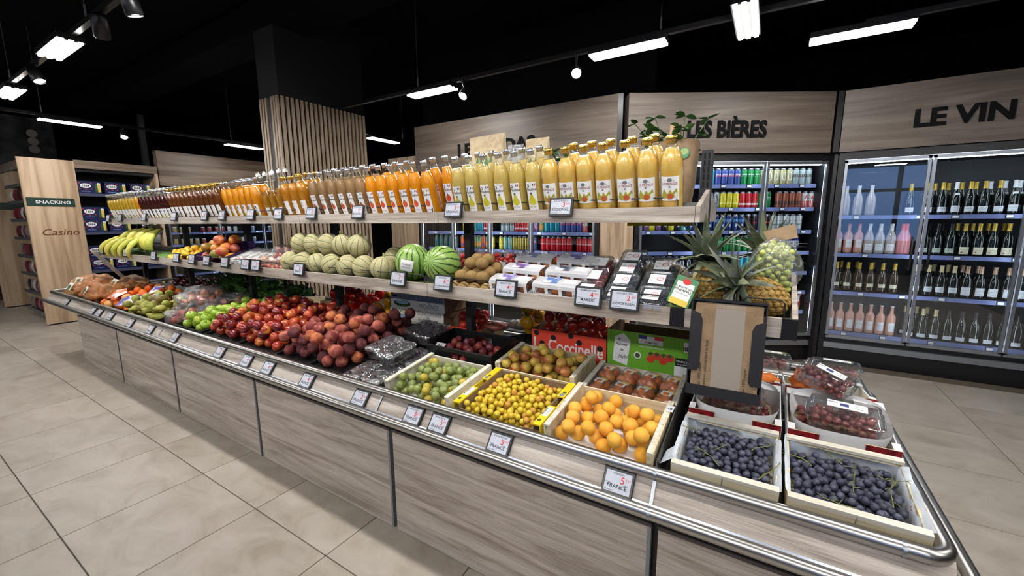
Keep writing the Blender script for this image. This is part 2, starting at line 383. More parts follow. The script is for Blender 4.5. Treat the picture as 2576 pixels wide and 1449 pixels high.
track(-3.3, -7.5, 4., ZT, 'added unseen lighting track near the street windows')  # added out of view, carries low front fill for the shaded shelves
track(2.3, .4, 4.0, ZT, 'black lighting track over the right aisle', 'Y')
lamp = None; lparts = []
def fixture(x, y, along, label):
    global lamp, lparts
    rz = 0 if along == 'X' else pi/2
    if lamp is None:
        lamp = thing('led_fixture', label, 'ceiling lamp', (x, y, ZT-.045), (0,0,rz), 'three-strip ceiling fixtures')
        lparts.append((MB().box(-.295, .295, -.076, .076, .006, .045).build('housing', M['black'], lamp), -1))
        sm = MB().box(-.29, .29, -.013, .013, -.006, .006).mesh('led_strip', M['ledw'])
        rm = MB().box(-.29, .29, -.010, .010, 0, .006).mesh('reflector', P('grey reflector', (64,64,64), .6))
        for k in (-1, 0, 1): lparts.append((ob('led_strip', sm, lamp, (0, k*.050, 0)), -1))
        for k in (-1, 1): lparts.append((ob('reflector', rm, lamp, (0, k*.025, 0)), -1))
    else: copy_tree(lamp, lparts, (x, y, ZT-.045), (0,0,rz), label)
for x, y, al, lb in ((-1.06,3.45,'X','lit three-strip ceiling fixture in front of the black gap between sodas and beers'), (.435,4.05,'X','longest-looking lit ceiling fixture above the wine sign'),
    (-.245,3.41,'Y','lit ceiling fixture seen end-on, topmost in the picture'), (-3.07,3.43,'X','lit ceiling fixture with a spot at its right end, right of the column'),
    (-4.71,1.10,'X','lit slanting ceiling fixture at upper left'), (-6.68,1.14,'X','lit ceiling fixture cut by the left picture edge'),
    (-7.98,1.85,'Y','lit thin ceiling fixture above the snacking gable'), (-7.96,3.99,'Y','lit thin ceiling fixture left of the column'), (-5.50,4.94,'Y','lit thin ceiling fixture just right of the column'),
    (-2.75,1.12,'X','lit ceiling fixture over the stone fruit'), (-.85,1.12,'X','lit ceiling fixture over the apricots'), (1.2,1.12,'X','lit ceiling fixture over the front right corner'),
    (-4.2,-1.5,'X','lit ceiling fixture over the front aisle floor'), (-.6,-1.5,'X','lit ceiling fixture behind the photographer'), (-7.6,-1.5,'X','lit ceiling fixture over the far front aisle'),
    (2.3,2.6,'Y','lit ceiling fixture over the right aisle'), (2.3,.9,'Y','lit ceiling fixture over the right aisle near the street'), (-5.9,-1.5,'X','added fill fixture over the left part of the front aisle'), (-2.4,-1.5,'X','added fill fixture over the middle of the front aisle'), (1.4,-1.5,'X','added fill fixture over the right part of the front aisle'), (-9.6,-1.5,'X','added fill fixture beyond the far front aisle'), (-11.6,-1.5,'X','added fill fixture furthest left over the front aisle'), (-7.98,.75,'Y','added fill fixture over the corner of the far left aisle'), (-6.4,-3.3,'X','added fill fixture near the street, far left'), (-4.2,-3.3,'X','added fill fixture near the street, left'), (-2.0,-3.3,'X','added fill fixture near the street, middle'), (.2,-3.3,'X','added fill fixture near the street, right'), (2.4,-3.3,'X','added fill fixture near the street, far right')):  # all after the right-aisle pair are added, unseen fixtures for extra light
    fixture(x, y, al, lb)
def spot(x, y, aim, label, watts=SPOT, size=60):
    p = Vector((x, y, ZT-.14)); d = (Vector(aim)-p).normalized()
    q = d.to_track_quat('-Z', 'Y'); e = q.to_euler()
    o = thing('track_spot', label, 'spotlight', p, e, 'track spotlights')
    MB().lathe([(.038,.0),(.045,.01),(.045,.13),(.03,.15)], 20, cap0=False).build('head', M['black'], o)
    MB().lathe([(.0001,.012),(.040,.012)], 20, cap0=False, cap1=False).build('lens', M['lens'], o)
    a = q.inverted() @ (Vector((x, y, ZT))-p)
    MB().tube([(0,0,.10), tuple(a)], .010, 8).build('arm', M['black'], o)
    l = bpy.data.lights.new('spot_light', 'SPOT'); l.energy = watts; l.spot_size = radians(size); l.spot_blend = .6; l.shadow_soft_size = .04; l.color = (1., .97, .92)
    ob('spot_light', l, o, (0,0,-.005))
spot(-1.48, 3.44, (-.3, 1.0, 1.4), 'brightest track spot shining at the camera, left of a ceiling fixture', 30)
spot(-2.68, 3.44, (-2.3, 1.6, .9), 'small round track spot at the right end of a ceiling fixture', 30)
spot(-5.47, 1.12, (-4.6, 1.45, .8), 'round track spot below the slanting fixture at upper left')
spot(-3.87, 1.12, (-5.0, 1.5, .8), 'black tilted track spot near the top left, lit from below')
spot(-7.98, 2.38, (-6.6, 2.0, .8), 'small track spot at the end of the thin fixture above the gable', 30)
for i, x in enumerate((-1.55, -2.2, -3.3)): spot(x, 1.12, (x-.1, 1.7, .85), 'track spot over the island, %s' % nth(i), SPOT, 75)
spot(-.30, 1.12, (-.45, 1.6, .85), 'track spot over the apricots', SPOT, 75)
spot(.62, 1.12, (.15, 1.55, .8), 'track spot over the grape crates', SPOT, 75)
for i, x in enumerate((.4, -1.4, -3.2, -5.2)): spot(x, -1.5, (x-.2, 1.8, 1.1), 'track spot behind the camera aimed at the island, %s' % nth(i), SPOT*1.6, 60)
# ---------------------------------------------------------------- slatted column
cx, cy = -4.60, 2.71; cw, cd, ct = .37, 1.12, 2.845
col = thing('column', 'square column clad in upright wooden slats with a black head', 'column', (cx-cw, cy, 0))
MB().box(.012, cw-.012, .012, cd-.012, 0, ZC).build('core', M['black'], col)
MB().box(-.01, cw-.02, .0, .014, ct, ZC).box(cw-.02, cw, .0, cd, ct, ZC).build('head', P('black painted head', (20,22,28), .6), col)
n = 20; pitch = cd/n; sm = MB().cbox(-.017, .017, 0, .02, 0, ct, .002).mesh('slat', W['slat']); sx = MB().cbox(-.02, 0, -.0165, .0165, 0, ct, .002).mesh('slat', W['slat'])
for k in range(n): ob('slat', sx, col, (cw+.02, pitch*(k+.5), 0))
for x in (.03, .085, .14, .255, .305, .352): ob('slat', sm, col, (x, -.02, 0))
MB().box(.17, .225, -.012, .0, 0, ct).build('cable_duct', P('anthracite duct', (46,50,58), .5), col)
# ---------------------------------------------------------------- drinks cabinets with glass doors
FR_H = 2.135
def fridge(label, loc, rz, Wd, doors, shelves, tags, D=.72):
    o = thing('refrigerated_cabinet', label, 'fridge', loc, (0,0,rz))
    MB().box(-.045, .0, 0, D, .0, FR_H).build('side_post', M['black'], o); MB().box(Wd, Wd+.045, 0, D, .0, FR_H).build('side_post', M['black'], o)
    MB().box(0, Wd, D-.03, D, .25, FR_H).build('back_panel', P('cabinet back', (20,22,28), .5), o)
    MB().box(0, Wd, 0, D, FR_H-.07, FR_H).build('top_box', M['black'], o)
    MB().box(0, Wd, .05, D, .0, .26).build('plinth', M['black'], o); MB().box(-.03, Wd+.03, .012, .05, .17, .225).build('kick_strip', M['alu'], o)
    MB().box(.02, Wd-.02, .075, .11, FR_H-.10, FR_H-.08).build('top_tube', M['ledc'], o)
    sh = MB().box(.015, Wd-.015, .15, D-.05, -.012, 0).mesh('shelf', P('shelf steel', (60,64,74), .4))
    pr = MB().box(.015, Wd-.015, .128, .149, -.034, .004).mesh('price_rail', M['blue_rail'])
    ec = MB().box(-.024, .024, .119, .128, -.031, .002).box(-.020, .020, .117, .119, -.027, -.003, 1).mesh('shelf_tag', [M['black'], M['white']])
    for i, z in enumerate(shelves):
        s = ob('shelf', sh, o, (0,0,z)); q = ob('price_rail', pr, o, (0,0,z))
        for k in range(tags):
            ob('shelf_tag', ec, q, (Wd*(k+.3+.5*R.random())/tags, 0, 0))
    xsd = [0]+doors+[Wd]
    for i in range(len(xsd)-1):
        a, b = xsd[i]+.006, xsd[i+1]-.006
        d = MB().box(a, a+.022, -.012, .012, .30, FR_H-.075).box(b-.022, b, -.012, .012, .30, FR_H-.075).box(a, b, -.012, .012, .28, .31).box(a, b, -.012, .012, FR_H-.10, FR_H-.073).build('door', M['alu'], o)
        MB().box(a+.02, b-.02, -.003, .003, .30, FR_H-.08).build('pane', M['doorglass'], d)
        hx = b-.055 if i % 2 == 0 else a+.055
        MB().tube([(hx,-.012,1.02),(hx,-.045,1.04),(hx,-.045,1.30),(hx,-.012,1.32)], .009, 8).build('handle', M['blackm'], d)
    for x in [.017, Wd-.017]+[d_+s_*.017 for d_ in doors for s_ in (-1, 1)]:
        MB().box(x-.004, x+.004, .016, .024, .32, FR_H-.12).build('light_tube', M['ledc'], o)
    return o
Ys = 4.19
fridge('glass-door soda cabinet under the LES SODAS sign', (-4.03, Ys, 0), 0, 2.47, [.56, 1.13, 1.70], [.26,.50,.72,.92,1.145,1.365,1.60,1.83], 9)
bang = atan2(5.28-4.21, .444+1.30)
bo = Vector((-1.30, 4.21, 0)); bd = Vector((cos(bang), sin(bang), 0)); bn = Vector((-sin(bang), cos(bang), 0))
fridge('glass-door beer cabinet under the LES BIÈRES sign', bo+bd*.19, bang, 1.86, [.62, 1.24], [.27,.52,.735,.945,1.16,1.38,1.615,1.85], 7, .55)
Yv = 5.3
fridge('glass-door wine cabinet under the LE VIN sign', (.57, Yv, 0), 0, 2.55, [.63, 1.27, 1.91], [.32,.75,1.145,1.525], 7)
# upright wood filler between cabinets and end panel
MB_ = MB().prism([(-1.512,4.20),(-1.305,4.20),(-1.185,4.273),(-1.20,4.30),(-1.315,4.23),(-1.512,4.23)], 0, 2.13)
tag(MB_.build('corner_filler', W['panel_v']), 'upright oak filler panel between soda and beer cabinets', 'panel')
tag(MB().box(.47, .52, 5.34, 6.0, 0, 2.13).build('corner_filler', M['black']), 'black filler post between beer and wine cabinets', 'panel')
tag(MB().box(-4.62, -4.08, 4.21, 4.9, 0, 2.36).build('end_panel', W['panel_v']), 'upright oak end panel left of the soda cabinet', 'panel')
# fascias
ZF0, ZF1 = 2.14, 2.705
def fascia(label, loc, rz, Wd, text, tx, tz, size, sx=1., bold=.034):
    o = thing('sign_fascia', label, 'sign', loc, (0,0,rz))
    MB().box(0, Wd, -.03, .12, ZF0, ZF1).build('board', W['fascia'], o)
    m = MB().text(text, 0, 0, size, bold=bold, sx=sx, al='L'); x1 = max(v[0] for v in m.v)
    pr = MB(); b = len(m.v)
    m.v += [(x, y, .012) for x, y, z in m.v[:b]]
    nf = len(m.f); 
    for i in range(nf): m.f.append([k+b for k in m.f[i]]); m.m.append(0); m.s.append(False)
    m.xf(T(tx, -.0305, tz) @ FACE); m.build('lettering', M['letter'], o)
    return o
fascia('wood-look fascia with black LES SODAS lettering', (-4.05, Ys, 0), 0, 2.70, 'LES SODAS', .72, 2.285, .192, 1.15)
fascia('wood-look fascia with black LES BIÈRES lettering', bo+bd*.035, bang, 1.99, 'LES BIÈRES', .577, 2.293, .212, .795)
fascia('wood-look fascia with black LE VIN lettering', (.515, Yv, 0), 0, 3.0, 'LE VIN', .515, 2.315, .208, 1.055)
for i, p in enumerate(((-1.335, 4.20), (.474, 5.285))):
    tag(MB().box(-.024, .024, -.035, .05, ZF0, ZF1).build('fascia_joint', M['black'], None, (p[0], p[1], 0), (0,0,bang/2)), ['black upright strip between the LES SODAS and LES BIÈRES fascias','black upright strip between the LES BIÈRES and LE VIN fascias'][i], 'trim')
# dark wall above the fascias and behind the cabinets
wall = MB().box(-4.62, -1.2, 4.95, 5.05, 0, ZC).build('wall_inner', M['darkwall']); struct(wall)
# ---------------------------------------------------------------- gondola with the SNACKING gable and beer packs
FX = Matrix(((0,0,1,0),(1,0,0,0),(0,1,0,0),(0,0,0,1)))     # flat art -> faces +X (art x -> +Y)
def gable(label, X, Y0, Y1, H, sign=True):
    o = thing('shelf_gable', label, 'shelf unit')
    MB().box(X-.04, X, Y0, Y1, .02, H).build('side_board', W['gable'], o); MB().box(X-.035, X-.005, Y0+.02, Y1-.02, 0, .02).build('foot', M['black'], o)
    if sign:
        s = MB().box(X, X+.006, Y0+.02, Y1-.06, 1.75, 1.872).build('aisle_sign', M['green_sign'], o)
        MB().text('SNACKING', 0, 0, .062, bold=.02, sx=1.15).xf(T(X+.0075, (Y0+Y1)/2, 1.79) @ FX).build('lettering', M['white'], s)
        MB().text('Casino', 0, 0, .13, bold=.008, shear=.25, sx=1.1).xf(T(X+.002, (Y0+Y1)/2+.02, 1.33) @ FX).build('lettering', P('carved brown lettering', (112,62,40), .7), o)
    return o
GX = -9.02
g = gable('light oak gable with green SNACKING sign', GX, 1.48, 2.05, 2.43)
MB().box(GX-.04, GX, 2.05, 3.06, 2.33, 2.45).build('top_board', W['fascia_y'], g); MB().box(GX-.55, GX, 3.02, 3.06, 0, 2.33).build('side_board', W['gable'], g)
MB().box(GX-.58, GX-.55, 2.05, 3.06, 0, 2.40).build('back_panel', M['blackm'], g); MB().box(GX-.55, GX-.04, 2.05, 3.02, 2.28, 2.33).build('canopy', M['black'], g)
MB().box(GX-1.5, GX-.04, 1.50, 1.53, 2.28, 2.40).build('side_header', W['fascia'], g); MB().box(GX-1.5, GX-.04, 1.98, 2.02, 0, 2.35).build('back_panel', M['blackm'], g)
for z in (.14, .76, 1.36, 1.95):
    MB().box(GX-.55, GX-.01, 2.055, 3.02, z-.02, z).build('shelf', P('navy shelf', (48,54,74), .5), g)
    MB().box(GX-.010, GX+.006, 2.055, 3.02, z-.035, z+.008).build('price_rail', P('slate rail', (70,76,100), .4), g)
SZ = (.12, .42, .72, 1.0, 1.28, 1.56, 1.84, 2.08)
for z in SZ: MB().box(GX-1.5, GX-.04, 1.56, 1.98, z-.015, z).box(GX-1.5, GX-.04, 1.545, 1.56, z-.03, z+.015, 1).build('side_shelf', [M['blackm'], M['alu']], g)
# beer packs
navy = P('navy carton', (26,38,92), .45, noise=(14,(18,26,66),.35,.65))
pk = MB().box(-.13, .13, -.10, .10, 0, .195)
b0 = len(pk.v); pk.add([(.062*cos(a)-.045, .036*sin(a)+.125, .0012) for a in [2*pi*k/24 for k in range(24)]], [tuple(range(24))], 1)
pk.text('1664', -.045, .108, .048, 2, z=.002, bold=.015, shear=.15, sx=.95)
for dx, dy in ((-.112,.165),(.02,.165),(-.112,.08),(.02,.08),(-.045,.07)): pk.add([(dx-.012, dy-.008, .0012),(dx+.012, dy-.008, .0012),(dx, dy+.014, .0012)], [(0,1,2)], 3)
pk.add([(.06,.03,.0012),(.085,.03,.0012),(.08,.12,.0012),(.076,.165,.0012),(.066,.165,.0012),(.062,.12,.0012)], [(0,1,2,3,4,5)], 4)
pk.add([(.09,.03,.0012),(.12,.03,.0012),(.125,.15,.0012),(.085,.15,.0012)], [(0,1,2,3)], 5); pk.add([(.084,.15,.0014),(.126,.15,.0014),(.12,.172,.0014),(.09,.172,.0014)], [(0,1,2,3)], 1)
pk.add([(-.10,.035,.0012),(0,.035,.0012),(0,.045,.0012),(-.10,.045,.0012)], [(0,1,2,3)], 6)
pk.xf(Matrix(((1,0,0,0),(0,0,-1,-.10),(0,1,0,0),(0,0,0,1))), b0)
pkm = pk.mesh('beer_pack', [navy, M['white'], M['ink'], M['red'], P('green bottle print', (40,92,48), .5), P('beer print', (222,196,96), .5), P('pale blue print', (110,130,190), .5)])
rows = [(1.95,0),(1.36,0),(1.36,1),(.76,0),(.76,1),(.14,0),(.14,1)]
for ri, (z, l) in enumerate(rows):
    for k, y in enumerate((2.19, 2.49, 2.83)):
        if z > 1.9 and k == 2: y = 2.80
        o = ob('beer_pack', pkm, None, (GX-.125, y+R.uniform(-.01,.01), z+l*.197+.0005), (0,0,pi/2+R.uniform(-.015,.015)))
        tag(o, 'navy beer multipack with white oval, %s of its row, %s' % (['left','middle','right'][k], ['on the top shelf','lower layer of the second shelf','upper layer of the second shelf','lower layer of the third shelf','upper layer of the third shelf','lower layer of the bottom shelf','upper layer of the bottom shelf'][ri]), 'beer pack', 'navy beer packs beside the snacking gable')
# snack packets on the long side
sn = [P('snack packet '+n_, c, .4, bump=(20,.5)) for n_, c in (('wine red',(110,36,52)),('dark',(44,38,42)),('grey',(128,124,122)),('white',(196,190,186)),('green',(168,176,66)))]
sm_ = []
for m_ in sn:
    b = MB(); b.loft([[(-.055,-.004,0),(.055,-.004,0),(.055,.004,0),(-.055,.004,0)],[(-.05,-.028,.06),(.05,-.028,.06),(.05,.028,.06),(-.05,.028,.06)],[(-.052,-.026,.12),(.052,-.026,.12),(.052,.026,.12),(-.052,.026,.12)],[(-.055,-.004,.19),(.055,-.004,.19),(.055,.004,.19),(-.055,.004,.19)]], sm=False, cap0=True, cap1=True); sm_.append(b.mesh('snack_packet', m_))
cn = ['wine red','black','grey','white','yellow-green']
for zi, z in enumerate(SZ[:-1]):
    for k in range(10):
        x = GX-.14-k*.135; ci = R.choice([0,0,1,2,3,0,2] + ([4] if zi in (5,2) and k < 2 else []))
        o = ob('snack_packet', sm_[ci], None, (x, 1.60, z+.001), (R.uniform(.0,.1),0,R.uniform(-.15,.15)))
        tag(o, '%s snack packet on the side of the gable unit, %s shelf from the floor' % (cn[ci], ORD[zi]), 'snack packet', 'snack packets on the gable unit, shelf %s, %s' % (ORD[zi], cn[ci]))
g2 = gable('plain oak gable behind the snacking gable at the left picture edge', -11.62, 1.44, 2.02, 2.43, False)
MB().box(-11.62, -11.614, 1.46, 1.97, 1.75, 1.872).build('aisle_sign', M['green_sign'], g2)
MB().box(-13.2, -11.66, 1.98, 2.02, 0, 2.35).build('back_panel', M['blackm'], g2)
for z in SZ[:-1]: MB().box(-13.2, -11.66, 1.56, 1.98, z-.015, z).build('side_shelf', M['blackm'], g2)
ps = thing('wall_poster', 'grey concrete-look poster with pale round emblems above the gables', 'poster')
MB().box(-12.55, -12.5, 1.3, 2.62, 2.5, 3.55).build('board', M['conc'], ps)
for k in range(3):
    MB().lathe([(.001,0),(.075,0)], 20, cap0=False, cap1=False).xf(T(-12.495, 2.32, 3.25-k*.15) @ Matrix.Rotation(pi/2, 4, 'Y')).build('emblem', P('pale emblem', (176,172,170), .7), ps)
tag(MB().box(-12.3, -12.2, 3.92, 4.02, 0, ZC).build('steel_post', P('grey post', (120,122,126), .5)), 'slim grey post rising behind the beer packs', 'post')
fridge('long glass-door cabinet along the far left wall', (-9.1, 3.14, 0), pi/2, 3.3, [.82, 1.65, 2.47], [.27,.55,.83,1.10,1.32,1.60,1.85], 8)
ff = thing('sign_fascia', 'plain wood-look fascia left of the slatted column', 'sign', (0,0,0)); MB().box(-9.2, -9.06, 3.09, 6.6, ZF0, 2.73).build('board', W['fascia_y'], ff)
jar = [MB().lathe([(.03,0),(.034,.01),(.034,.075),(.03,.085)], 12).lathe([(.031,.085),(.031,.1)], 12, 1).mesh('jar', [P('jar '+str(i), c, .4), M['white']]) for i, c in enumerate(((196,176,120),(150,60,60),(226,222,214),(120,128,150)))]
for zi, z in enumerate((1.10, 1.32, 1.60)):
    for k in range(20):
        y = 3.3+k*.115+R.uniform(-.01,.01)
        if R.random() < .25: continue
        ci = (k//4) % 4
        tag(ob('jar', jar[ci], None, (-9.33, y, z+.001)), 'small %s jar in the far left cabinet, %s shelf of jars' % (['honey-coloured','dark red','white','slate blue'][ci], ['lowest','middle','top'][zi]), 'jar', 'jars in the far left cabinet %d %d' % (zi, ci))
# ---------------------------------------------------------------- the fruit island
XA, XB = -6.34, -.242; MOD = [XB-1.2196*k for k in range(6)]; YC = 1.905
isl = thing('produce_island', 'long two-sided fruit island with oak panels, steel rails and two upper shelves', 'display stand')
X0, X1 = -7.06, .415
dk = atan(.14); mk = atan(.30); tk = radians(17)
def zd(y): return .665+.14*((y if y < YC else 2*YC-y)-1.27)
# base panels on the front and end
PB = [-6.30]+MOD[4:0:-1]+[XB, .36]
for k in range(len(PB)-1):
    a, b = PB[k], PB[k+1]
    MB().box(a+.012, b-.022, 1.258, 1.276, .004, .515).build('base_panel', W['panel'], isl)
    MB().box(b-.022, b-.010, 1.2565, 1.277, .004, .516).build('panel_edge', M['greyedge'], isl)
    MB().box(a+.012, b-.010, 1.2562, 1.277, .516, .528).build('panel_edge', P('dark top edge', (62,56,54), .6), isl)
MB().box(.36, .378, 1.28, 2.53, .004, .515).build('base_panel', W['panel'], isl)
MB().box(-6.30, -6.282, 1.28, 2.53, .004, .515).build('base_panel', W['panel'], isl)
MB().box(-6.27, .355, 2.53, 2.55, .004, .515).build('base_panel', W['panel'], isl)
MB().box(-6.27, .35, 1.29, 2.52, .0, .60).build('carcass', M['black'], isl)
# deck: two slopes meeting under the posts
dkm = MB()
for s in (0, 1):
    ya, yb = (1.215, YC) if s == 0 else (2*YC-1.215, YC)
    pts = [(X0+.02, ya, zd(1.215)-.012), (X1-.02, ya, zd(1.215)-.012), (X1-.02, yb, zd(YC)-.012), (X0+.02, yb, zd(YC)-.012)]
    lo = [(x, y, z-.02) for x, y, z in pts]
    dkm.add(pts+lo, [(0,1,2,3),(7,6,5,4),(0,4,5,1),(2,6,7,3),(1,5,6,2),(3,7,4,0)])
dkm.build('deck', P('black deck', (30,31,34), .45), isl)
# rails
UR, ZU, YU = .0205, .722, 1.235; LR, ZL, YL = .0195, .632, 1.165
YU2, YL2 = 2*YC-YU, 2*YC-YL
def loop(x0, x1, y0, y1, z, r, c=.05):
    pts = []
    for (cx_, cy_, a0) in ((x1-c, y0+c, -pi/2), (x1-c, y1-c, 0), (x0+c, y1-c, pi/2), (x0+c, y0+c, pi)):
        for k in range(6): a = a0+pi/2*k/5; pts.append((cx_+c*cos(a), cy_+c*sin(a), z))
    return pts
MB().tube(loop(X0, X1, YU, YU2, ZU, UR), UR, 20, closed=True).build('upper_rail', M['steel'], isl)
MB().tube(loop(X0-.07, X1+.07, YL, YL2, ZL, LR, .08), LR, 20, closed=True).build('lower_rail', M['steel'], isl)
for x in MOD+[.33]:
    MB().tube([(x-.004, YU, ZU), (x+.004, YU, ZU)], UR+.0012, 20).build('rail_joint', M['alu'], isl)
    MB().tube([(x-.004, YL, ZL), (x+.004, YL, ZL)], LR+.0012, 20).build('rail_joint', M['alu'], isl)
# leaning wood face between the rails
fa = atan2(ZU-ZL, YU-YL)
FB = [X0+.02]+MOD[::-1]+[X1+.01]
for k in range(len(FB)-1):
    a, b = FB[k]+.003, FB[k+1]-.003
    m = MB().add([(a,YL+.010,ZL-.004),(b,YL+.010,ZL-.004),(b,YU+.006,ZU),(a,YU+.006,ZU),(a,YL+.026,ZL-.012),(b,YL+.026,ZL-.012),(b,YU+.022,ZU-.008),(a,YU+.022,ZU-.008)], [(0,1,2,3),(7,6,5,4),(0,4,5,1),(3,2,6,7),(1,5,6,2),(0,3,7,4)])
    m.build('face_panel', W['panel'], isl)
    MB().add([(a,YL+.004,ZL+.012),(b,YL+.004,ZL+.012),(b,YL+.017,ZL+.019),(a,YL+.017,ZL+.019)], [(0,1,2,3)]).build('tag_groove', P('blue grey groove', (140,146,160), .3, .6), isl)
    if k:
        MB().add([(FB[k]-.005,YL+.003,ZL+.004),(FB[k]+.005,YL+.003,ZL+.004),(FB[k]+.005,YU,ZU),(FB[k]-.005,YU,ZU)], [(0,1,2,3)]).build('seam_strip', M['alu'], isl)
m = MB().add([(X1+.052,YL+.03,ZL),(X1+.052,YL2-.03,ZL),(X1-.004,YU2-.03,ZU),(X1-.004,YU+.03,ZU)], [(0,1,2,3)]); m.build('face_panel', W['panel'], isl)
# posts, shelf brackets
pm = MB().box(-.02, .02, -.022, .022, .68, 1.775)
pm = pm.mesh('post', M['blackm'])
hole = MB()
hm = MB().box(-.0035, .0035, -.0232, -.0222, -.011, .011).mesh('slot', P('slot shadow', (4,4,5), .9))
for i, x in enumerate(MOD):
    px = x+(.004 if i == 0 else -.0)
    p = ob('post', pm, isl, (px, YC, 0))
    zs = [1.64+.028*k for k in range(5)] if i == 0 else []
    for z in zs:
        for s in (-.008, .008): ob('slot', hm, p, (s, 0, z))
# upper shelves: (lip y, lip z0, z1, deck origin y, z, angle, x range)
def shelf(y, z0, z1, ang, xs_, nm, thick=.02):
    for s in (0, 1):
        f = (lambda v: v) if s == 0 else (lambda v: 2*YC-v)
        for a, b in zip(xs_[:-1], xs_[1:]):
            yy = sorted((f(y), f(y+thick)))
            MB().box(a+.0015, b-.0015, yy[0], yy[1], z0, z1).build(nm, W['panel'], isl)
            r = [(a, f(y+thick), z0+.014), (b, f(y+thick), z0+.014), (b, f(YC-.024), z0+.014+(YC-.024-y-thick)*math.tan(ang)), (a, f(YC-.024), z0+.014+(YC-.024-y-thick)*math.tan(ang))]
            lo = [(p, q, w_-.012) for p, q, w_ in r]
            MB().add(r+lo, [(0,1,2,3),(7,6,5,4),(0,4,5,1),(2,6,7,3),(1,5,6,2),(3,7,4,0)]).build('shelf_deck', M['blackm'], isl)
TY, TZ0, TZ1 = 1.645, 1.490, 1.547
MY, MZ0, MZ1 = 1.545, 1.122, 1.186
topx = [-6.36]+MOD[4:0:-1]+[-.235]
shelf(TY, TZ0, TZ1, tk, topx, 'shelf_lip')
midx = [-6.36]+MOD[4:0:-1]+[-.283]
shelf(MY, MZ0, MZ1, mk, midx, 'shelf_lip')
# black bracket and the short end length of the middle shelf
for a, b, mm in ((-.283, -.235, M['black']), (-.235, .055, W['panel']), (.055, .098, M['black'])):
    for f in ((lambda v: v), (lambda v: 2*YC-v)):
        yy = sorted((f(MY-(.002 if mm is M['black'] else 0)), f(MY+.02))); MB().box(a, b, yy[0], yy[1], MZ0-(.002 if mm is M['black'] else 0), MZ1+(.001 if mm is M['black'] else 0)).build('shelf_lip' if mm is not M['black'] else 'corner_bracket', mm, isl)
def zm(y): return MZ0+.014+((y if y < YC else 2*YC-y)-MY-.02)*math.tan(mk)
def zt(y): return TZ0+.014+((y if y < YC else 2*YC-y)-TY-.02)*math.tan(tk)
for s in (0, 1):
    f = (lambda v: v) if s == 0 else (lambda v: 2*YC-v)
    r = [(-.283, f(MY+.02), zm(MY+.02)), (.095, f(MY+.02), zm(MY+.02)), (.095, f(YC), zm(YC)), (-.283, f(YC), zm(YC))]
    MB().add(r+[(p, q, w_-.012) for p, q, w_ in r], [(0,1,2,3),(7,6,5,4),(0,4,5,1),(2,6,7,3),(1,5,6,2),(3,7,4,0)]).build('shelf_deck', M['blackm'], isl)
# end boards (gable shaped) on both ends of the upper shelves
def endboard(x, y0, z0, z1, ap, mat):
    pts = [(y0, z0), (2*YC-y0, z0), (2*YC-y0, z1), (YC+.012, ap), (YC-.012, ap), (y0, z1)]
    Mx = Matrix(((0,0,1,x),(1,0,0,0),(0,1,0,0),(0,0,0,1)))
    MB().prism(pts, 0, .016, 0, Mx).build('end_board', mat, isl)
endboard(-.235, TY, TZ0, TZ1, 1.622, W['panel']); endboard(-6.376, TY, TZ0, TZ1, 1.622, W['panel'])
endboard(.082, MY+.012, MZ0+.002, MZ1, 1.29, W['panel']); endboard(-6.376, MY, MZ0, MZ1, 1.29, W['panel'])
# leaning oak strip at the far left end
MB().add([(-6.72,1.545,1.17),(-6.68,1.545,1.17),(-6.68,1.80,.80),(-6.72,1.80,.80),(-6.72,1.585,1.18),(-6.68,1.585,1.18),(-6.68,1.84,.80),(-6.72,1.84,.80)], [(0,1,2,3),(7,6,5,4),(0,4,5,1),(3,2,6,7),(1,5,6,2),(0,3,7,4)]).build('end_strut', W['panel'], isl)
# wire guards behind the lips
def guard(x0, x1, y, z, h, n):
    m = MB().tube([(x0, y, z), (x0, y, z+h-.012), (x0+.012, y, z+h), (x1-.012, y, z+h), (x1, y, z+h-.012), (x1, y, z)], .003, 6)
    for k in range(1, n): x = x0+(x1-x0)*k/n; m.tube([(x, y, z), (x, y, z+h)], .0022, 5)
    m.build('wire_guard', M['black'], isl)
for k in range(5):
    a, b = MOD[k+1], MOD[k]
    guard(a+.03, b-.06, TY+.026, TZ0+.01, .082, 2); guard(a+.03, b-.04, MY+.026, MZ0+.01, .092, 2)
guard(-.06, .06, MY+.026, MZ0+.01, .11, 1)
# divider plate towards the grape end
MB().add([(-.247,1.25,.64),(-.243,1.25,.64),(-.243,1.88,.74),(-.247,1.88,.74),(-.247,1.25,.755),(-.243,1.25,.755),(-.243,1.88,.87),(-.247,1.88,.87)], [(0,3,2,1),(4,5,6,7),(0,1,5,4),(1,2,6,5),(2,3,7,6),(3,0,4,7)]).build('divider', P('dark steel divider', (90,88,86), .4, .6), isl)
# ---------------------------------------------------------------- bottles on the top shelf
def mj(name, c, c2=None): return P(name, c, .25, noise=(18, c2 or tuple(int(x*.88) for x in c), .4, .65), coat=.6, sss=.0)
J = {'pear': mj('pear juice', (226,196,112), (214,180,92)), 'prince': mj('cloudy pear juice', (236,184,84), (242,206,124)), 'orange': mj('orange juice', (245,160,24), (238,142,14)),
     'peach': mj('peach juice', (172,134,92), (156,118,80)), 'amber': mj('amber juice', (204,136,34), (188,116,22)), 'brown': mj('brown juice', (120,66,20), (94,48,14)),
     'darkred': mj('dark red juice', (74,22,18), (50,12,12)), 'lemon': mj('lemon juice', (232,186,60)), 'gold': mj('golden cider', (198,140,40), (150,96,20))}
PEAR = [(0,-.5),(.2,-.47),(.33,-.33),(.34,-.15),(.22,.08),(.13,.25),(.07,.42),(-.07,.42),(-.13,.25),(-.22,.08),(-.34,-.15),(-.33,-.33),(-.2,-.47)]
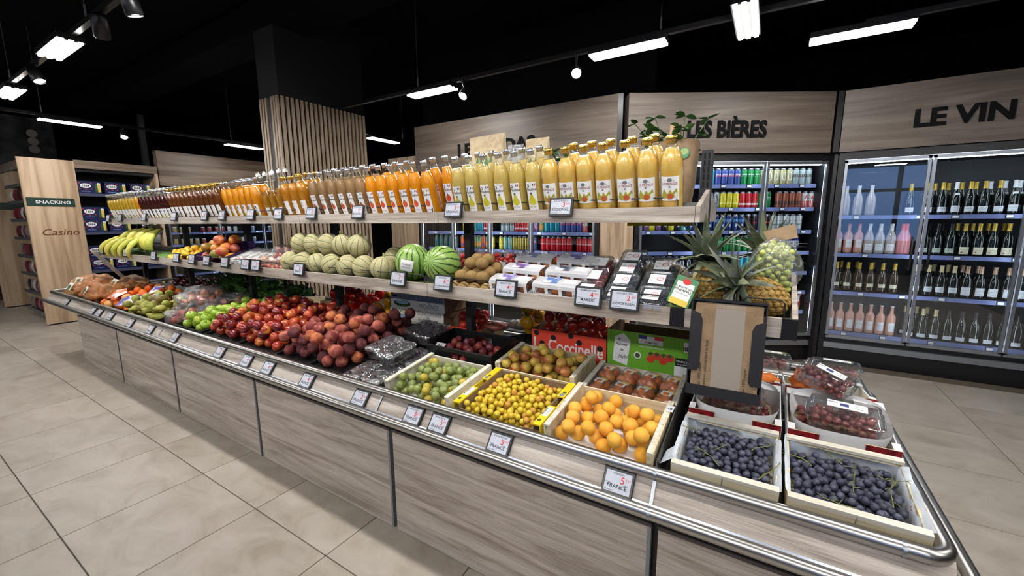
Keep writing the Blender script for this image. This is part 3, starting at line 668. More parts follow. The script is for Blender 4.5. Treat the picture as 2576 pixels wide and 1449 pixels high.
def disc(m, pts, c, mi, z):
    n = len(pts); vs = [(c[0], c[1], z)]; fs = []
    for f in (.4, .72, 1.): vs += [(c[0]+(p[0]-c[0])*f, c[1]+(p[1]-c[1])*f, z) for p in pts]
    for k in range(n):
        j = (k+1) % n; fs.append((0, 1+k, 1+j))
        for q in (0, 1): fs.append((1+q*n+k, 1+(q+1)*n+k, 1+(q+1)*n+j, 1+q*n+j))
    m.add(vs, fs, mi)
def blob(m, x, y, r, mi, z, sx=1., n=16): disc(m, [(x+r*sx*cos(2*pi*k/n), y+r*sin(2*pi*k/n)) for k in range(n)], (x, y), mi, z)
def pear(m, x, y, s, mi, z, rot=0.): disc(m, [(x+s*(a*cos(rot)-b*sin(rot)), y+s*(a*sin(rot)+b*cos(rot))) for a, b in PEAR], (x, y-.12*s), mi, z)
def strip(m, w, y0, y1, mi, z, n=10):
    vs = []; fs = []
    for k in range(n+1): x = -w/2+w*k/n; vs += [(x, y0, z), (x, y1, z)]
    for k in range(n): fs.append((2*k, 2*k+2, 2*k+3, 2*k+1))
    m.add(vs, fs, mi, True)
C_ = {'olive': P('olive print', (168,160,48), .6), 'yell': P('yellow pear print', (206,196,40), .6), 'redp': P('red pear print', (196,84,52), .6), 'tomp': P('orange red fruit print', (226,86,50), .6),
      'leafp': P('dark leaf print', (70,84,44), .6), 'flagb': P('flag blue', (50,62,130), .6), 'flagr': P('flag red', (206,60,60), .6), 'wine': P('dull red print', (150,62,56), .6), 'pale': P('pale print', (226,226,204), .6), 'brn': P('brown fruit print', (120,70,40), .6)}
LM = [M['paper'], M['ink'], C_['olive'], C_['yell'], C_['redp'], C_['tomp'], C_['leafp'], C_['flagb'], C_['flagr'], C_['wine'], C_['pale'], M['inkgrey'], C_['brn']]
def label_mesh(kind, r):
    m = MB(); d = .0006
    if kind == 'prince':
        strip(m, .072, .062, .152, 0, 0); m.text('LE PRINCE', 0, .121, .0125, 9, d, .01); blob(m, 0, .139, .007, 11, d, 1.3); m.text('r', -.014, .134, .010, 1, d); m.text('A', .015, .134, .007, 1, d)
        m.add([(-.003,.111,d),(.003,.111,d),(.003,.117,d),(-.003,.117,d)], [(0,1,2,3)], 11)
        pear(m, -.019, .089, .036, 2, d, .15); pear(m, .002, .086, .038, 2, d); blob(m, .003, .079, .0105, 4, 2*d); pear(m, .021, .092, .034, 2, d, -.3); blob(m, .024, .083, .010, 10, 2*d, .8)
    elif kind in ('ppear', 'ptom', 'ppeach'):
        strip(m, .050, .030, .163, 0, 0); m.text('Pauline', .002, .126, .017, 1, d, .012, .15); blob(m, -.012, .147, .0075, 1, d, .8); blob(m, -.012, .1475, .004, 0, 2*d)
        for k, c in enumerate((7, 0, 8)): m.add([(.010+k*.004,.146,d),(.014+k*.004,.146,d),(.014+k*.004,.156,d),(.010+k*.004,.156,d)], [(0,1,2,3)], c)
        if kind == 'ppear': pear(m, 0, .088, .054, 3, d); m.add([(-.003,.108,2*d),(.001,.108,2*d),(.006,.118,2*d),(-.008,.116,2*d)], [(0,1,2,3)], 6)
        else:
            blob(m, 0, .086, .0175, 5 if kind == 'ptom' else 4, d, .9); m.add([(-.008,.102,2*d),(.008,.102,2*d),(.003,.107,2*d),(.001,.113,2*d),(-.003,.107,2*d)], [(0,1,2,3,4)], 6)
        m.text('NECTAR', 0, .050, .0085, 6 if kind == 'ppear' else 9, d, .008); blob(m, .014, .036, .004, 1, d)
    elif kind == 'orch':
        strip(m, .062, .045, .135, 0, 0); m.add([(-.014,.112,d),(.014,.112,d),(.004,.122,d),(0,.128,d),(-.004,.122,d)], [(0,1,2,3,4)], 11); m.text('verger', 0, .100, .008, 11, d); blob(m, -.004, .068, .014, 12, d); blob(m, .010, .066, .010, 10, 2*d)
    elif kind == 'plain':
        strip(m, .060, .040, .125, 0, 0); m.text('PUR JUS', 0, .096, .009, 7, d); blob(m, .006, .107, .008, 7, d, .8); m.text('fruits', 0, .078, .008, 11, d); blob(m, 0, .056, .010, 3, d, 1.6)
    elif kind == 'fruit':
        strip(m, .058, .035, .135, 0, 0); blob(m, -.004, .075, .016, 8, d, .7); m.text('nectar', 0, .112, .009, 11, d); blob(m, .012, .062, .009, 4, d)
    elif kind == 'lemonl':
        strip(m, .058, .035, .135, 0, 0); blob(m, 0, .065, .015, 3, d, .8); m.text('citron', 0, .112, .009, 11, d); blob(m, .012, .05, .007, 6, d)
    elif kind == 'small':
        strip(m, .046, .035, .095, 0, 0); m.text('cidre', 0, .077, .008, 11, d); m.add([(-.010,.062,d),(.008,.062,d),(0,.072,d)], [(0,1,2)], 11); blob(m, 0, .05, .005, 6, d)
    return m.wrap(r).mesh('label', LM)
SHAPES = {'wide': [(.030,0),(.0405,.006),(.0415,.02),(.0415,.185),(.040,.205),(.034,.226),(.024,.246),(.0165,.262),(.0155,.278)],
          'tall': [(.030,0),(.0395,.006),(.0405,.02),(.0405,.165),(.039,.190),(.033,.216),(.024,.244),(.0165,.266),(.0145,.284)],
          'swing': [(.026,0),(.0325,.006),(.033,.02),(.033,.13),(.030,.165),(.020,.215),(.0150,.25),(.0140,.31)]}
def rad_at(sh, z):
    for (r0, z0), (r1, z1) in zip(sh[:-1], sh[1:]):
        if z0 <= z <= z1: return r0+(r1-r0)*(z-z0)/(z1-z0)
    return sh[-1][0]
def make_bottle(shape, juice, fill, cap, lab, label, loc):
    sh = SHAPES[shape]; o = thing('juice_bottle', label, 'bottle', loc, (tk, 0, 0)); parts = []
    parts.append((MB().lathe(sh, 22, cap1=False).build('glass', M['glass'], o), -1))
    jp = [(max(r-.0022, .001), z+(.002 if i == 0 else 0)) for i, (r, z) in enumerate(sh) if z < fill] + [(rad_at(sh, fill)-.0022, fill)]
    parts.append((MB().lathe(jp, 22).build('juice', J[juice], o), -1))
    zt_ = sh[-1][1]
    if shape == 'swing':
        parts.append((MB().lathe([(.016,zt_),(.017,zt_+.008),(.010,zt_+.022)], 12).build('stopper', M['white'], o), -1))
        wr = []
        for s in (-1, 1): wr.append([(s*.018,0,zt_-.035),(s*.020,0,zt_),(s*.012,0,zt_+.03)])
        parts.append((MB().tube(wr[0]+wr[1][::-1], .0018, 5).tube([(-.018,0,zt_-.035),(0,-.018,zt_-.04),(.018,0,zt_-.035),(0,.018,zt_-.04)], .0018, 5, closed=True).build('wire_clip', M['silver'], o), -1))
    else:
        r = .0185 if shape == 'wide' else .0165
        parts.append((MB().lathe([(r*.97,zt_-.012),(r,zt_-.011),(r,zt_-.004),(r*1.06,zt_-.003),(r*1.06,zt_+.010),(r*.9,zt_+.013)], 18).build('cap', M[cap], o), -1))
    parts.append((ob('label', label_mesh(lab, sh[3][0]+.0006), o), -1))
    return o, parts
GR = [ # kind, shape, juice, fill, cap, label art, wording, front xs, back xs
 ('wide','prince',.248,'gold','prince','gold-capped pear juice bottle', [-.330,-.416,-.501,-.587,-.668,-.750,-.829], [-.412,-.499,-.588,-.668,-.753]),
 ('tall','pear',.243,'silver','ppear','pale pear nectar bottle with yellow pear label', [-.915,-.998,-1.083,-1.167,-1.252,-1.335], [-.917,-1.010,-1.095,-1.178,-1.262,-1.345]),
 ('tall','orange',.243,'silver','ptom','bright orange nectar bottle with red fruit label', [-1.540,-1.625,-1.708,-1.795,-1.885,-1.972], [-1.475,-1.56,-1.75,-1.84,-1.93]),
 ('tall','peach',.240,'silver','ppeach','dull peach nectar bottle with red fruit label', [-2.062,-2.148,-2.235,-2.325,-2.42,-2.515], [-2.03,-2.12,-2.21,-2.30,-2.39,-2.48]),
 ('wide','amber',.245,'gold','orch','gold-capped amber juice bottle', [-2.64,-2.735,-2.83], [-2.61,-2.70,-2.79]),
 ('swing','gold',.205,'silver','small','slim golden cider bottle with swing stopper', [-2.935,-3.02,-3.105], [-2.92,-3.0,-3.09]),
 ('tall','orange',.243,'silver','plain','orange juice bottle left of the swing-stopper bottles', [-3.235,-3.32,-3.405,-3.49,-3.575,-3.66], [-3.26,-3.35,-3.44,-3.53,-3.62]),
 ('wide','brown',.25,'gold','orch','gold-capped brown juice bottle', [-3.80-.086*k for k in range(11)], [-3.78-.086*k for k in range(11)]),
 ('tall','darkred',.245,'silver','plain','dark red juice bottle with white label', [-4.75-.086*k for k in range(8)], [-4.73-.086*k for k in range(8)]),
 ('tall','orange',.243,'silver','fruit','orange juice bottle beside the dark red bottles', [-5.45], []),
 ('tall','lemon',.235,'silver','lemonl','pale yellow juice bottle at the far end', [-5.54-.086*k for k in range(9)], [-5.53-.086*k for k in range(9)])]
for shp, ju, fi, cp, la, wd_, fx, bx in GR:
    proto = None
    for row, xs_ in ((0, fx), (1, bx)):
        yb = 1.722 if row == 0 else 1.812
        for i, x in enumerate(xs_):
            lab = '%s, %s in the %s row' % (wd_, nth(i), ['front', 'back'][row]) if len(xs_) > 1 else wd_
            loc = (x, yb, zt(yb)+.001)
            if proto is None: proto, pp = make_bottle(shp, ju, fi, cp, la, lab, loc); proto['group'] = wd_[:60]
            else:
                rz = R.uniform(-.12, .12)+(.0 if la != 'prince' else 0)
                mt = RX(tk) @ RZ(rz); copy_tree(proto, pp, loc, mt.to_euler(), lab)
# ---------------------------------------------------------------- loose fruit
def fr(name, rx, rz, dim=0., crease=0., seg=16, rings=10, tip=0., low=0.):
    def fn(v):
        p = sqrt(v.x*v.x+v.y*v.y); z = v.z
        if dim: z -= dim*math.exp(-(p/.28)**2)*(1 if v.z > 0 else -.6)
        k = 1.
        if crease:
            a = atan2(v.y, v.x); k -= crease*math.exp(-(a/.22)**2)*min(1, p*1.3)
        if low: k *= 1-low*max(0, -v.z)
        if tip: z += tip*max(0, v.z)**6
        return Vector((v.x*k, v.y*k, z))
    return MB().ball((0,0,0), (rx, rx, rz), seg, rings, fn)
def drop(n, u0, u1, v0, v1, r, base=0., mound=0., seed=1, K=26, q=.985):
    g_ = np.random.default_rng(seed); pts = np.zeros((0, 3)); uc, vc = (u0+u1)/2, (v0+v1)/2; au, av = (u1-u0)/2, (v1-v0)/2
    for i in range(n):
        c = np.stack([g_.uniform(u0+r, u1-r, K), g_.uniform(v0+r, v1-r, K)], 1); h = np.full(K, base+r)
        if len(pts):
            d2 = (c[:,0:1]-pts[:,0])**2+(c[:,1:2]-pts[:,1])**2; D = (2*r*q)**2
            hh = np.where(d2 < D, pts[:,2]+np.sqrt(np.maximum(D-d2, 0)), -1); h = np.maximum(h, hh.max(1))
        cost = h - mound*(1-np.maximum(np.abs(c[:,0]-uc)/au, np.abs(c[:,1]-vc)/av)**2)
        k = int(cost.argmin()); pts = np.vstack([pts, [c[k,0], c[k,1], h[k]]])
    return pts
def deckM(x, y, h=0.): return T(x, y, zd(y)+h) @ RX(dk if y < YC else -dk)
def rrot(flat=False): return Euler((R.uniform(0, 2*pi), R.uniform(0, 2*pi), R.uniform(0, 2*pi))) if not flat else Euler((R.uniform(-.5,.5), R.uniform(-.5,.5), R.uniform(0, 2*pi)))
def scatter(name, meshes, pts, Mx, words, cat, group, r0, zones=None, flat=False, stems=None, jit=.08):
    """meshes: list of (mesh, adjective); words: phrase with %s for the adjective and %s for the place"""
    vs = sorted(p[1] for p in pts); n = len(vs); lo, hi = vs[n//3], vs[2*n//3]
    us = sorted(p[0] for p in pts); ul, uh = us[n//3], us[2*n//3]
    for p in pts:
        me, adj = meshes[R.choices(range(len(meshes)), [3]+[2]*(len(meshes)-1))[0]] if len(meshes) > 1 else meshes[0]
        o = ob(name, me, None, Mx @ Vector(p), rrot(flat)); s = 1+R.uniform(-jit, 0); o.scale = (s, s, s)
        if n < 45: pl = ['front', 'middle', 'back'][0 if p[1] < lo else 1 if p[1] < hi else 2]+' '+['left', 'centre', 'right'][0 if p[0] < ul else 1 if p[0] < uh else 2]
        else:
            G = 4 if n < 110 else 6; ri = min(G-1, sum(p[1] > vs[n*q//G] for q in range(1, G))); ci = min(G-1, sum(p[0] > us[n*q//G] for q in range(1, G))); pl = '%s row, %s column from left' % (ORD[ri], ORD[ci])
        tag(o, words % (adj, pl), cat, '%s %s %s' % (group, adj, pl))
        if stems:
            ob(stems[0], stems[1], o)
# --- crates
def crate(label, x0, x1, y0, y1, h, kind='wood', front=.06, mat=None, cat='crate', name='fruit_crate', raise_=0., swap=False):
    """wooden tray on the sloping deck; x/y are its footprint; returns frame and inner size"""
    y = (y0+y1)/2; wd_, dp = x1-x0, (y1-y0)/cos(dk); Mx = deckM((x0+x1)/2, y, raise_)
    o = thing(name, label, cat, Mx.to_translation(), Mx.to_euler())
    m1 = mat or W['crate']; t = .008; a, b = wd_/2, dp/2
    MB().box(-a+t, a-t, -b+t, b-t, .002, .007).build('bottom_board', m1, o)
    if swap:
        for s in (-1, 1):
            MB().cbox(-a, a, min(s*b, s*(b-t)), max(s*b, s*(b-t)), .002, h, .001).build('side_board', m1, o)
            MB().box(-a, a, min(s*(b+.002), s*(b-.020)), max(s*(b+.002), s*(b-.020)), h-.009, h+.001).build('top_strip', W['crate_w'], o)
            MB().cbox(min(s*a, s*(a-t)), max(s*a, s*(a-t)), -b+t, b-t, .002, h-.014, .001).build('end_board', m1, o)
            MB().tube([(0, s*(b+.003), h-.03), (.002, s*(b+.003), h-.004)], .0012, 4).build('staple', M['alu'], o)
        return Mx, a-t, b-t
    for s in (-1, 1):
        MB().cbox(min(s*a, s*(a-t)), max(s*a, s*(a-t)), -b, b, .002, h, .001).build('side_board', m1, o)
        MB().box(min(s*(a-t), s*(a-t-.014)), max(s*(a-t), s*(a-t-.014)), -b, b, h-.008, h-.0005).build('top_strip', W['crate_w'], o)
    MB().cbox(-a+t, a-t, -b, -b+t*.8, .002, front, .001).build('front_board', m1, o)
    MB().cbox(-a+t, a-t, b-t*.8, b, .002, h-.012, .001).build('back_board', m1, o)
    for sx_ in (-1, 1):
        for sy in (-1, 1): 
            cxx, cyy = sx_*(a-t-.008), sy*(b-t-.008); MB().prism([(cxx-.008*sx_, cyy+.008*sy), (cxx+.008*sx_, cyy+.008*sy), (cxx+.008*sx_, cyy-.008*sy)], .007, h-.009).build('corner_post', m1, o)
        MB().tube([(sx_*(a-.002), 0, h+.001), (sx_*(a-.012), .002, h+.001)], .0012, 4).build('staple', M['alu'], o)
    return Mx, a-t, b-t
def bincrate(label, x0, x1, y0, y1, h, holes=False, name='plastic_crate', fill=None):
    y = (y0+y1)/2; wd_, dp = x1-x0, (y1-y0)/cos(dk); Mx = deckM((x0+x1)/2, y); o = thing(name, label, 'crate', Mx.to_translation(), Mx.to_euler())
    a, b, t = wd_/2, dp/2, .006
    MB().box(-a+t, a-t, -b+t, b-t, .001, .006).build('base', M['bplastic'], o)
    if fill: MB().box(-a+t, a-t, -b+t, b-t, .006, fill).build('tray_insert', M['bplastic'], o)
    for nm, bx in (('wall_panel', (-a, -a+t, -b, b)), ('wall_panel', (a-t, a, -b, b))):
        MB().box(*bx, .001, h).build(nm, M['bplastic'], o)
    def hwall(y0_, y1_):
        m = MB()
        if not holes: m.box(-a+t, a-t, y0_, y1_, .001, h)
        else:
            hx = .055; m.box(-a+t, a-t, y0_, y1_, .001, h*.55).box(-a+t, -hx, y0_, y1_, h*.55, h*.82).box(hx, a-t, y0_, y1_, h*.55, h*.82).box(-a+t, a-t, y0_, y1_, h*.82, h)
        m.build('wall_panel', M['bplastic'], o)
        if holes:
            sl = MB().box(-.0055, .0055, -.0008, .0008, -.0025, .0025).mesh('vent_slot', P('pale gap', (150,150,150), .8))
            for r_ in range(4):
                for c_ in range(5): ob('vent_slot', sl, o, (-.02+c_*.018 + .06, y0_-.0005, h*.2+r_*.010))
    hwall(-b, -b+t); hwall(b-t, b)
    MB().tube([(-a,-b,h),(a,-b,h),(a,b,h),(-a,b,h)], .005, 6, closed=True, sm=False).build('rim', M['bplastic'], o)
    return Mx, a-t, b-t
nm_ = [(fr('n', .033, .032, .18, .06).mesh('nectarine', P('nectarine '+str(i), c, .28, rand=rd, blush=(34, bl, .42, .66), coat=.35)), adj) for i, (c, rd, bl, adj) in enumerate((
    ((150,30,34), [(120,22,30),(158,34,36),(176,52,40)], (198,92,46), 'red'), ((176,60,40), [(160,48,36),(190,84,44)], (222,140,60), 'orange-red'), ((86,18,30), [(74,16,28),(104,24,34)], (150,40,40), 'dark purple-red')))]
pm_ = [(fr('p', .0355, .034, .2, .07).mesh('peach', P('peach '+str(i), c, .75, rand=rd, blush=(30, bl, .45, .68), spec=.25)), adj) for i, (c, rd, bl, adj) in enumerate((
    ((128,60,62), [(114,50,56),(140,66,64),(150,72,66)], (190,114,94), 'rosy'), ((84,44,50), [(74,38,46),(98,52,56)], (132,70,66), 'dusky purple'), ((190,100,66), [(180,90,62),(206,130,84)], (150,66,56), 'orange')))]
Mx, a, b = bincrate('black crate heaped with nectarines at the left', -3.30, -2.86, 1.27, 1.86, .070, fill=.056)
MxB, aB, bB = bincrate('black crate heaped with nectarines, right one', -2.85, -2.43, 1.27, 1.86, .070, fill=.056)
scatter('nectarine', nm_, drop(92, -a, a, -b, b, .033, .056, .05, 1), Mx, '%s nectarine in the left nectarine crate, %s', 'nectarine', 'nectarines left crate', .033)
scatter('nectarine', nm_, drop(88, -aB, aB, -bB, bB, .033, .056, .05, 2), MxB, '%s nectarine in the right nectarine crate, %s', 'nectarine', 'nectarines right crate', .033)
Mx, a, b = bincrate('black crate heaped with peaches beside the nectarines', -2.42, -2.10, 1.27, 1.86, .068, fill=.052)
scatter('peach', [pm_[0], pm_[1], pm_[0], pm_[1], pm_[2]], drop(58, -a, a, -b, b, .0355, .052, .05, 3), Mx, '%s peach in the left peach crate, %s', 'peach', 'peaches left crate', .0355)
Mx, a, b = bincrate('black crate heaped with peaches beside the filmed punnets', -2.09, -1.80, 1.27, 1.87, .068, fill=.052)
scatter('peach', [pm_[0], pm_[1], pm_[0], pm_[1], pm_[2]], drop(56, -a, a, -b, b, .0355, .052, .05, 4), Mx, '%s peach in the right peach crate, %s', 'peach', 'peaches right crate', .0355)
# green apples
am = fr('apple', .038, .034, .38, 0, 18, 12, low=.12).mesh('green_apple', P('green apple skin', (150,184,48), .3, rand=[(138,176,42),(160,192,56),(176,196,62)], noise=(160,(176,204,96),.5,.75), coat=.3))
stm = MB().tube([(0,0,.018),(.002,.001,.03),(.006,.002,.038)], .0016, 5).mesh('stalk', P('brown stalk', (92,70,40), .8)); stk = MB().lathe([(.0001,.0005),(.008,0)], 10, cap0=False, cap1=False).xf(T(.0345,0,.006) @ Matrix.Rotation(pi/2-.15, 4, 'Y')).mesh('fruit_sticker', M['white'])
Mx, a, b = bincrate('shallow black crate of green apples', -3.76, -3.33, 1.265, 1.87, .085, fill=.035)
for i, p in enumerate(drop(46, -a, a, -b, b, .0375, .035, .02, 5)):
    o = ob('green_apple', am, None, Mx @ Vector(p), rrot(True)); tag(o, 'green apple in the shallow black crate, %s %s' % (['front','middle','back'][min(2,int((p[1]+b)/(2*b)*3))], ['left','centre','right'][min(2,int((p[0]+a)/(2*a)*3))]), 'apple', 'green apples '+str(int((p[1]+b)/(2*b)*3))+str(int((p[0]+a)/(2*a)*3)))
    ob('stalk', stm, o)
    if i % 2: ob('fruit_sticker', stk, o)
# bags of apples in crinkled film
def lump(seed, rx, ry, rz, seg=22, rings=12, amp=.16):
    g_ = random.Random(seed); ph = [(g_.uniform(0,6.3), g_.uniform(2,6), g_.uniform(0,6.3), g_.uniform(2,5)) for _ in range(4)]
    def fn(v):
        k = 1+amp*sum(sin(p*4+q*v.x*2.2)*sin(r_+s_*v.y*2+v.z*2.) for p, q, r_, s_ in ph)/2
        return Vector((v.x*k, v.y*k, v.z*k if v.z > 0 else v.z*.75))
    return MB().ball((0,0,0), (rx, ry, rz), seg, rings, fn)
rap = P('red apple skin', (176,50,52), .3, rand=[(162,40,48),(190,66,60),(200,120,84)], blush=(26,(214,166,90),.5,.72), coat=.3)
rapm = fr('ra', .035, .032, .3, 0).mesh('bagged_apple', rap)
bi = 0
for x, y, rz, sc_, hh in ((-3.98,1.455,.2,1.,0),(-3.99,1.73,.1,1.,.0),(-4.33,1.75,-.3,1.,.0),(-4.64,1.76,.2,1.,.0),(-4.14,1.60,.4,1.,.085)):
    Mx = deckM(x, y, .002) @ RZ(rz)
    o = thing('apple_bag', 'clear bag of red apples %s' % ['at the front beside the green apples','in the middle beside the green apples','heaped in the middle of the apple bags','furthest left at the back','at the back next to the leafy greens'][bi], 'fruit bag', Mx.to_translation()+Vector((0,0,hh)), Mx.to_euler(), 'bags of red apples')
    for p in drop(11, -.15*sc_, .15*sc_, -.13, .13, .035, .005, .03, 20+bi): ob('bagged_apple', rapm, o, p, rrot())
    lump(bi, .165*sc_, .15, .082, 30, 16, .30).xf(T(0,0,.072)).build('film', M['film'], o); bi += 1
# pears in a shallow crate
def pearfn(v):
    t_ = (v.z+1)/2; k = 1.0-.62*max(0, t_-.38)**1.2*1.6; return Vector((v.x*k, v.y*k, v.z*1.25))
prm = [(MB().ball((0,0,0), (.034,.034,.040), 16, 12, pearfn).mesh('pear', P('pear skin '+str(i), c, .5, rand=rd, noise=(60, c2, .45, .7))), adj) for i, (c, rd, c2, adj) in enumerate((((166,168,72), [(150,156,64),(184,182,84)], (120,112,50), 'yellow-green'), ((128,116,58), [(118,104,50),(146,134,70)], (98,80,40), 'brownish')))]
Mx, a, b = bincrate('low black crate of pears', -4.92, -4.20, 1.265, 1.60, .05, fill=.02)
scatter('pear', prm, drop(56, -a, a, -b, b, .036, .02, .03, 6), Mx, '%s pear in the low crate, %s', 'pear', 'pears', .036, jit=.05)
# onions and citrus at the far left
onm = fr('on', .034, .031, -.12, 0, 16, 10, tip=.35).mesh('onion', P('onion skin', (190,120,64), .35, rand=[(176,100,52),(204,140,80)], noise=(50,(150,80,44),.45,.7)))
net = clear('orange net film', (1.,.88,.70), base=.08, edge=.35, rough=.2, bump=(60,1.), haze=.16, hazec=(246,180,110)); whl = P('white pack label', (236,232,226), .5); grl = P('green pack label', (60,110,76), .5)
for bi, (x, y, rz) in enumerate(((-6.60,1.455,.1),(-6.02,1.45,-.1),(-6.20,1.72,.1),(-6.98,1.60,.3))):
    Mx = deckM(x, y, .002) @ RZ(rz); o = thing('onion_net', 'orange net bag of brown onions, %s' % ['front left','front right','back right','back left'][bi], 'onion bag', Mx.to_translation(), Mx.to_euler(), 'onion nets')
    for p in drop(15, -.19, .19, -.14, .14, .033, .004, .04, 40+bi): ob('onion', onm, o, p, rrot(True))
    lump(30+bi, .205, .155, .085, 30, 16, .30).xf(T(0,0,.082)).build('net_film', net, o)
    MB().add([(-.06,-.15,.10),(.06,-.16,.09),(.05,-.10,.155),(-.07,-.09,.16)], [(0,1,2,3)]).add([(-.02,-.156,.101),(.03,-.16,.098),(.02,-.12,.142),(-.03,-.12,.144)], [(0,1,2,3)], 1).xf(T(0,-.01,.012)).build('pack_label', [whl, grl], o)
org = [(fr('or', .036, .035, .1).mesh('orange', P('orange peel', (238,110,24), .45, rand=[(232,92,20),(244,130,34)], bump=(220,.3))), 'deep orange'), (fr('gf', .046, .043, .08).mesh('grapefruit', P('grapefruit peel', (236,160,88), .45, rand=[(238,150,78),(240,176,104)], bump=(200,.3))), 'pale orange')]
Mx = deckM(-5.35, 1.57)
scatter('citrus_fruit', org, drop(60, -.40, .44, -.30, .30, .041, .0, .07, 9), Mx, '%s citrus fruit heaped left of the pears, %s', 'citrus fruit', 'citrus', .04)
for i, (x, y, z, rz) in enumerate(((-5.02,1.36,.10,.5),(-4.98,1.55,.14,-.4),(-5.4,1.38,.12,.2))):
    Mx = deckM(x, y, z) @ RZ(rz); m = MB().add([(-.11,-.05,-.02),(.10,-.07,.0),(.13,.02,.03),(.02,.08,.05),(-.12,.04,.02),(0,0,.055)], [(0,1,5),(1,2,5),(2,3,5),(3,4,5),(4,0,5)])
    tag(m.build('net_wrapper', P('violet printed film '+str(i), (92,84,160) if i != 2 else (226,120,60), .3, noise=(16,(224,222,236),.5,.6)), None, Mx.to_translation(), Mx.to_euler()), ['crumpled violet net wrapper at the front of the citrus','crumpled violet net wrapper beside the pears','orange printed net wrapper on the citrus heap'][i], 'wrapper')
Mx = deckM(-4.93, 1.42, .115) @ RZ(.5) @ Matrix.Rotation(-.12, 4, 'Y')
tag(MB().box(-.17, .17, -.028, .028, 0, .02).text('fruits et légumes', 0, -.008, .022, 1, .021, .0).build('price_holder', [M['white'], C_['leafp']], None, Mx.to_translation(), Mx.to_euler()), 'long white printed strip lying between citrus and pears', 'label strip')
# --- punnets of dark fruit under glossy film
def rrect(w_, d_, r_, z, n=5):
    out = []
    for (cx_, cy_, a0) in ((w_-r_, d_-r_, 0), (-w_+r_, d_-r_, pi/2), (-w_+r_, -d_+r_, pi), (w_-r_, -d_+r_, 3*pi/2)):
        for k in range(n+1): a_ = a0+pi/2*k/n; out.append((cx_+r_*cos(a_), cy_+r_*sin(a_), z))
    return out
dfm = P('dark plum skin', (40,26,40), .4, rand=[(34,20,34),(58,36,50)], noise=(60,(84,70,88),.5,.75))
dfr = fr('df', .018, .017, .1, .05, 12, 8).mesh('dark_fruit', dfm)
crk = clear('crinkled glossy film', (.95,.95,.96), base=.50, edge=.4, rough=.10, bump=(34,1.), pw=1.5, haze=.06)
for i, (x, y, h, rz) in enumerate(((-1.735,1.35,.045,.0),(-1.60,1.36,.045,.0),(-1.735,1.57,.045,0),(-1.60,1.57,.045,0),(-1.74,1.50,.125,-.05),(-1.615,1.47,.125,-.03),(-1.72,1.76,.125,-.05),(-1.60,1.73,.130,-.08))):
    Mx = deckM(x, y, h-.03) @ RZ(rz)
    o = thing('fruit_punnet', 'punnet of dark fruit under shiny film, %s' % ['bottom layer at the front left','bottom layer at the front right','bottom layer second row left','bottom layer second row right','top layer front left','top layer front right','top layer back left','top layer back right'][i], 'punnet', Mx.to_translation(), Mx.to_euler(), 'filmed punnets of dark fruit')
    MB().loft([rrect(.048,.088,.02,0), rrect(.056,.096,.024,.052), rrect(.060,.100,.026,.055)], cap0=True).build('tray', M['shell'], o)
    fm = MB()
    for p in drop(15, -.052, .052, -.09, .09, .0175, .004, .0, 60+i): fm.ball(p, .0175, 10, 7)
    stuff(fm.build('dark_fruit', dfm, o))
    MB().loft([rrect(.0605,.1005,.026,.046), rrect(.0585,.0985,.026,.058), rrect(.050,.090,.024,.062), rrect(.030,.06,.02,.0605)], cap1=True).build('film_cover', crk, o)
# --- black crate of red plums, with the 3A card
Mx, a, b = bincrate('black plastic crate half full of red plums', -1.545, -1.12, 1.63, 1.868, .125, True, fill=.035)
rpm = [(fr('rp', .0235, .023, .12, .05, 14, 9).mesh('red_plum', P('red plum skin', (120,34,46), .4, rand=[(104,26,42),(140,48,52),(160,62,50)], noise=(45,(150,110,120),.5,.8))), 'red')]
scatter('red_plum', rpm, drop(42, -a, a, -b, b, .0235, .030, .03, 11), Mx, '%s plum in the black plastic crate, %s', 'plum', 'red plums', .023)
Mc = Mx @ T(-a+.05, -b+.035, .105) @ Matrix.Rotation(.5, 4, 'X')
tag(MB().box(-.032, .032, -.022, .022, 0, .0015).text('3A', 0, -.011, .03, 1, .002, .02).build('card', [M['paper'], M['ink']], None, Mc.to_translation(), Mc.to_euler()), 'small white card reading 3A on the black crate', 'card')
# --- green plums
Mx, a, b = crate('pale wooden crate of green plums at the front', -1.49, -1.10, 1.275, 1.60, .100, front=.055, mat=W['crate_w'])
gpm = [(fr('gp', .0215, .0205, .1, .05, 14, 9).mesh('green_plum', P('green plum skin', (122,136,58), .42, rand=[(108,124,54),(134,144,62),(118,132,76)], noise=(55,(160,172,130),.48,.75))), 'green'), (fr('gy', .0215, .0205, .1, .05, 14, 9).mesh('green_plum', P('yellowing plum skin', (188,170,60), .42, rand=[(176,160,54),(200,172,66)])), 'yellowing')]
scatter('green_plum', [gpm[0], gpm[0], gpm[0], gpm[0], gpm[1]], drop(96, -a, a, -b, b, .021, .012, .02, 12), Mx, '%s greengage plum in the pale crate, %s', 'plum', 'green plums', .0215)
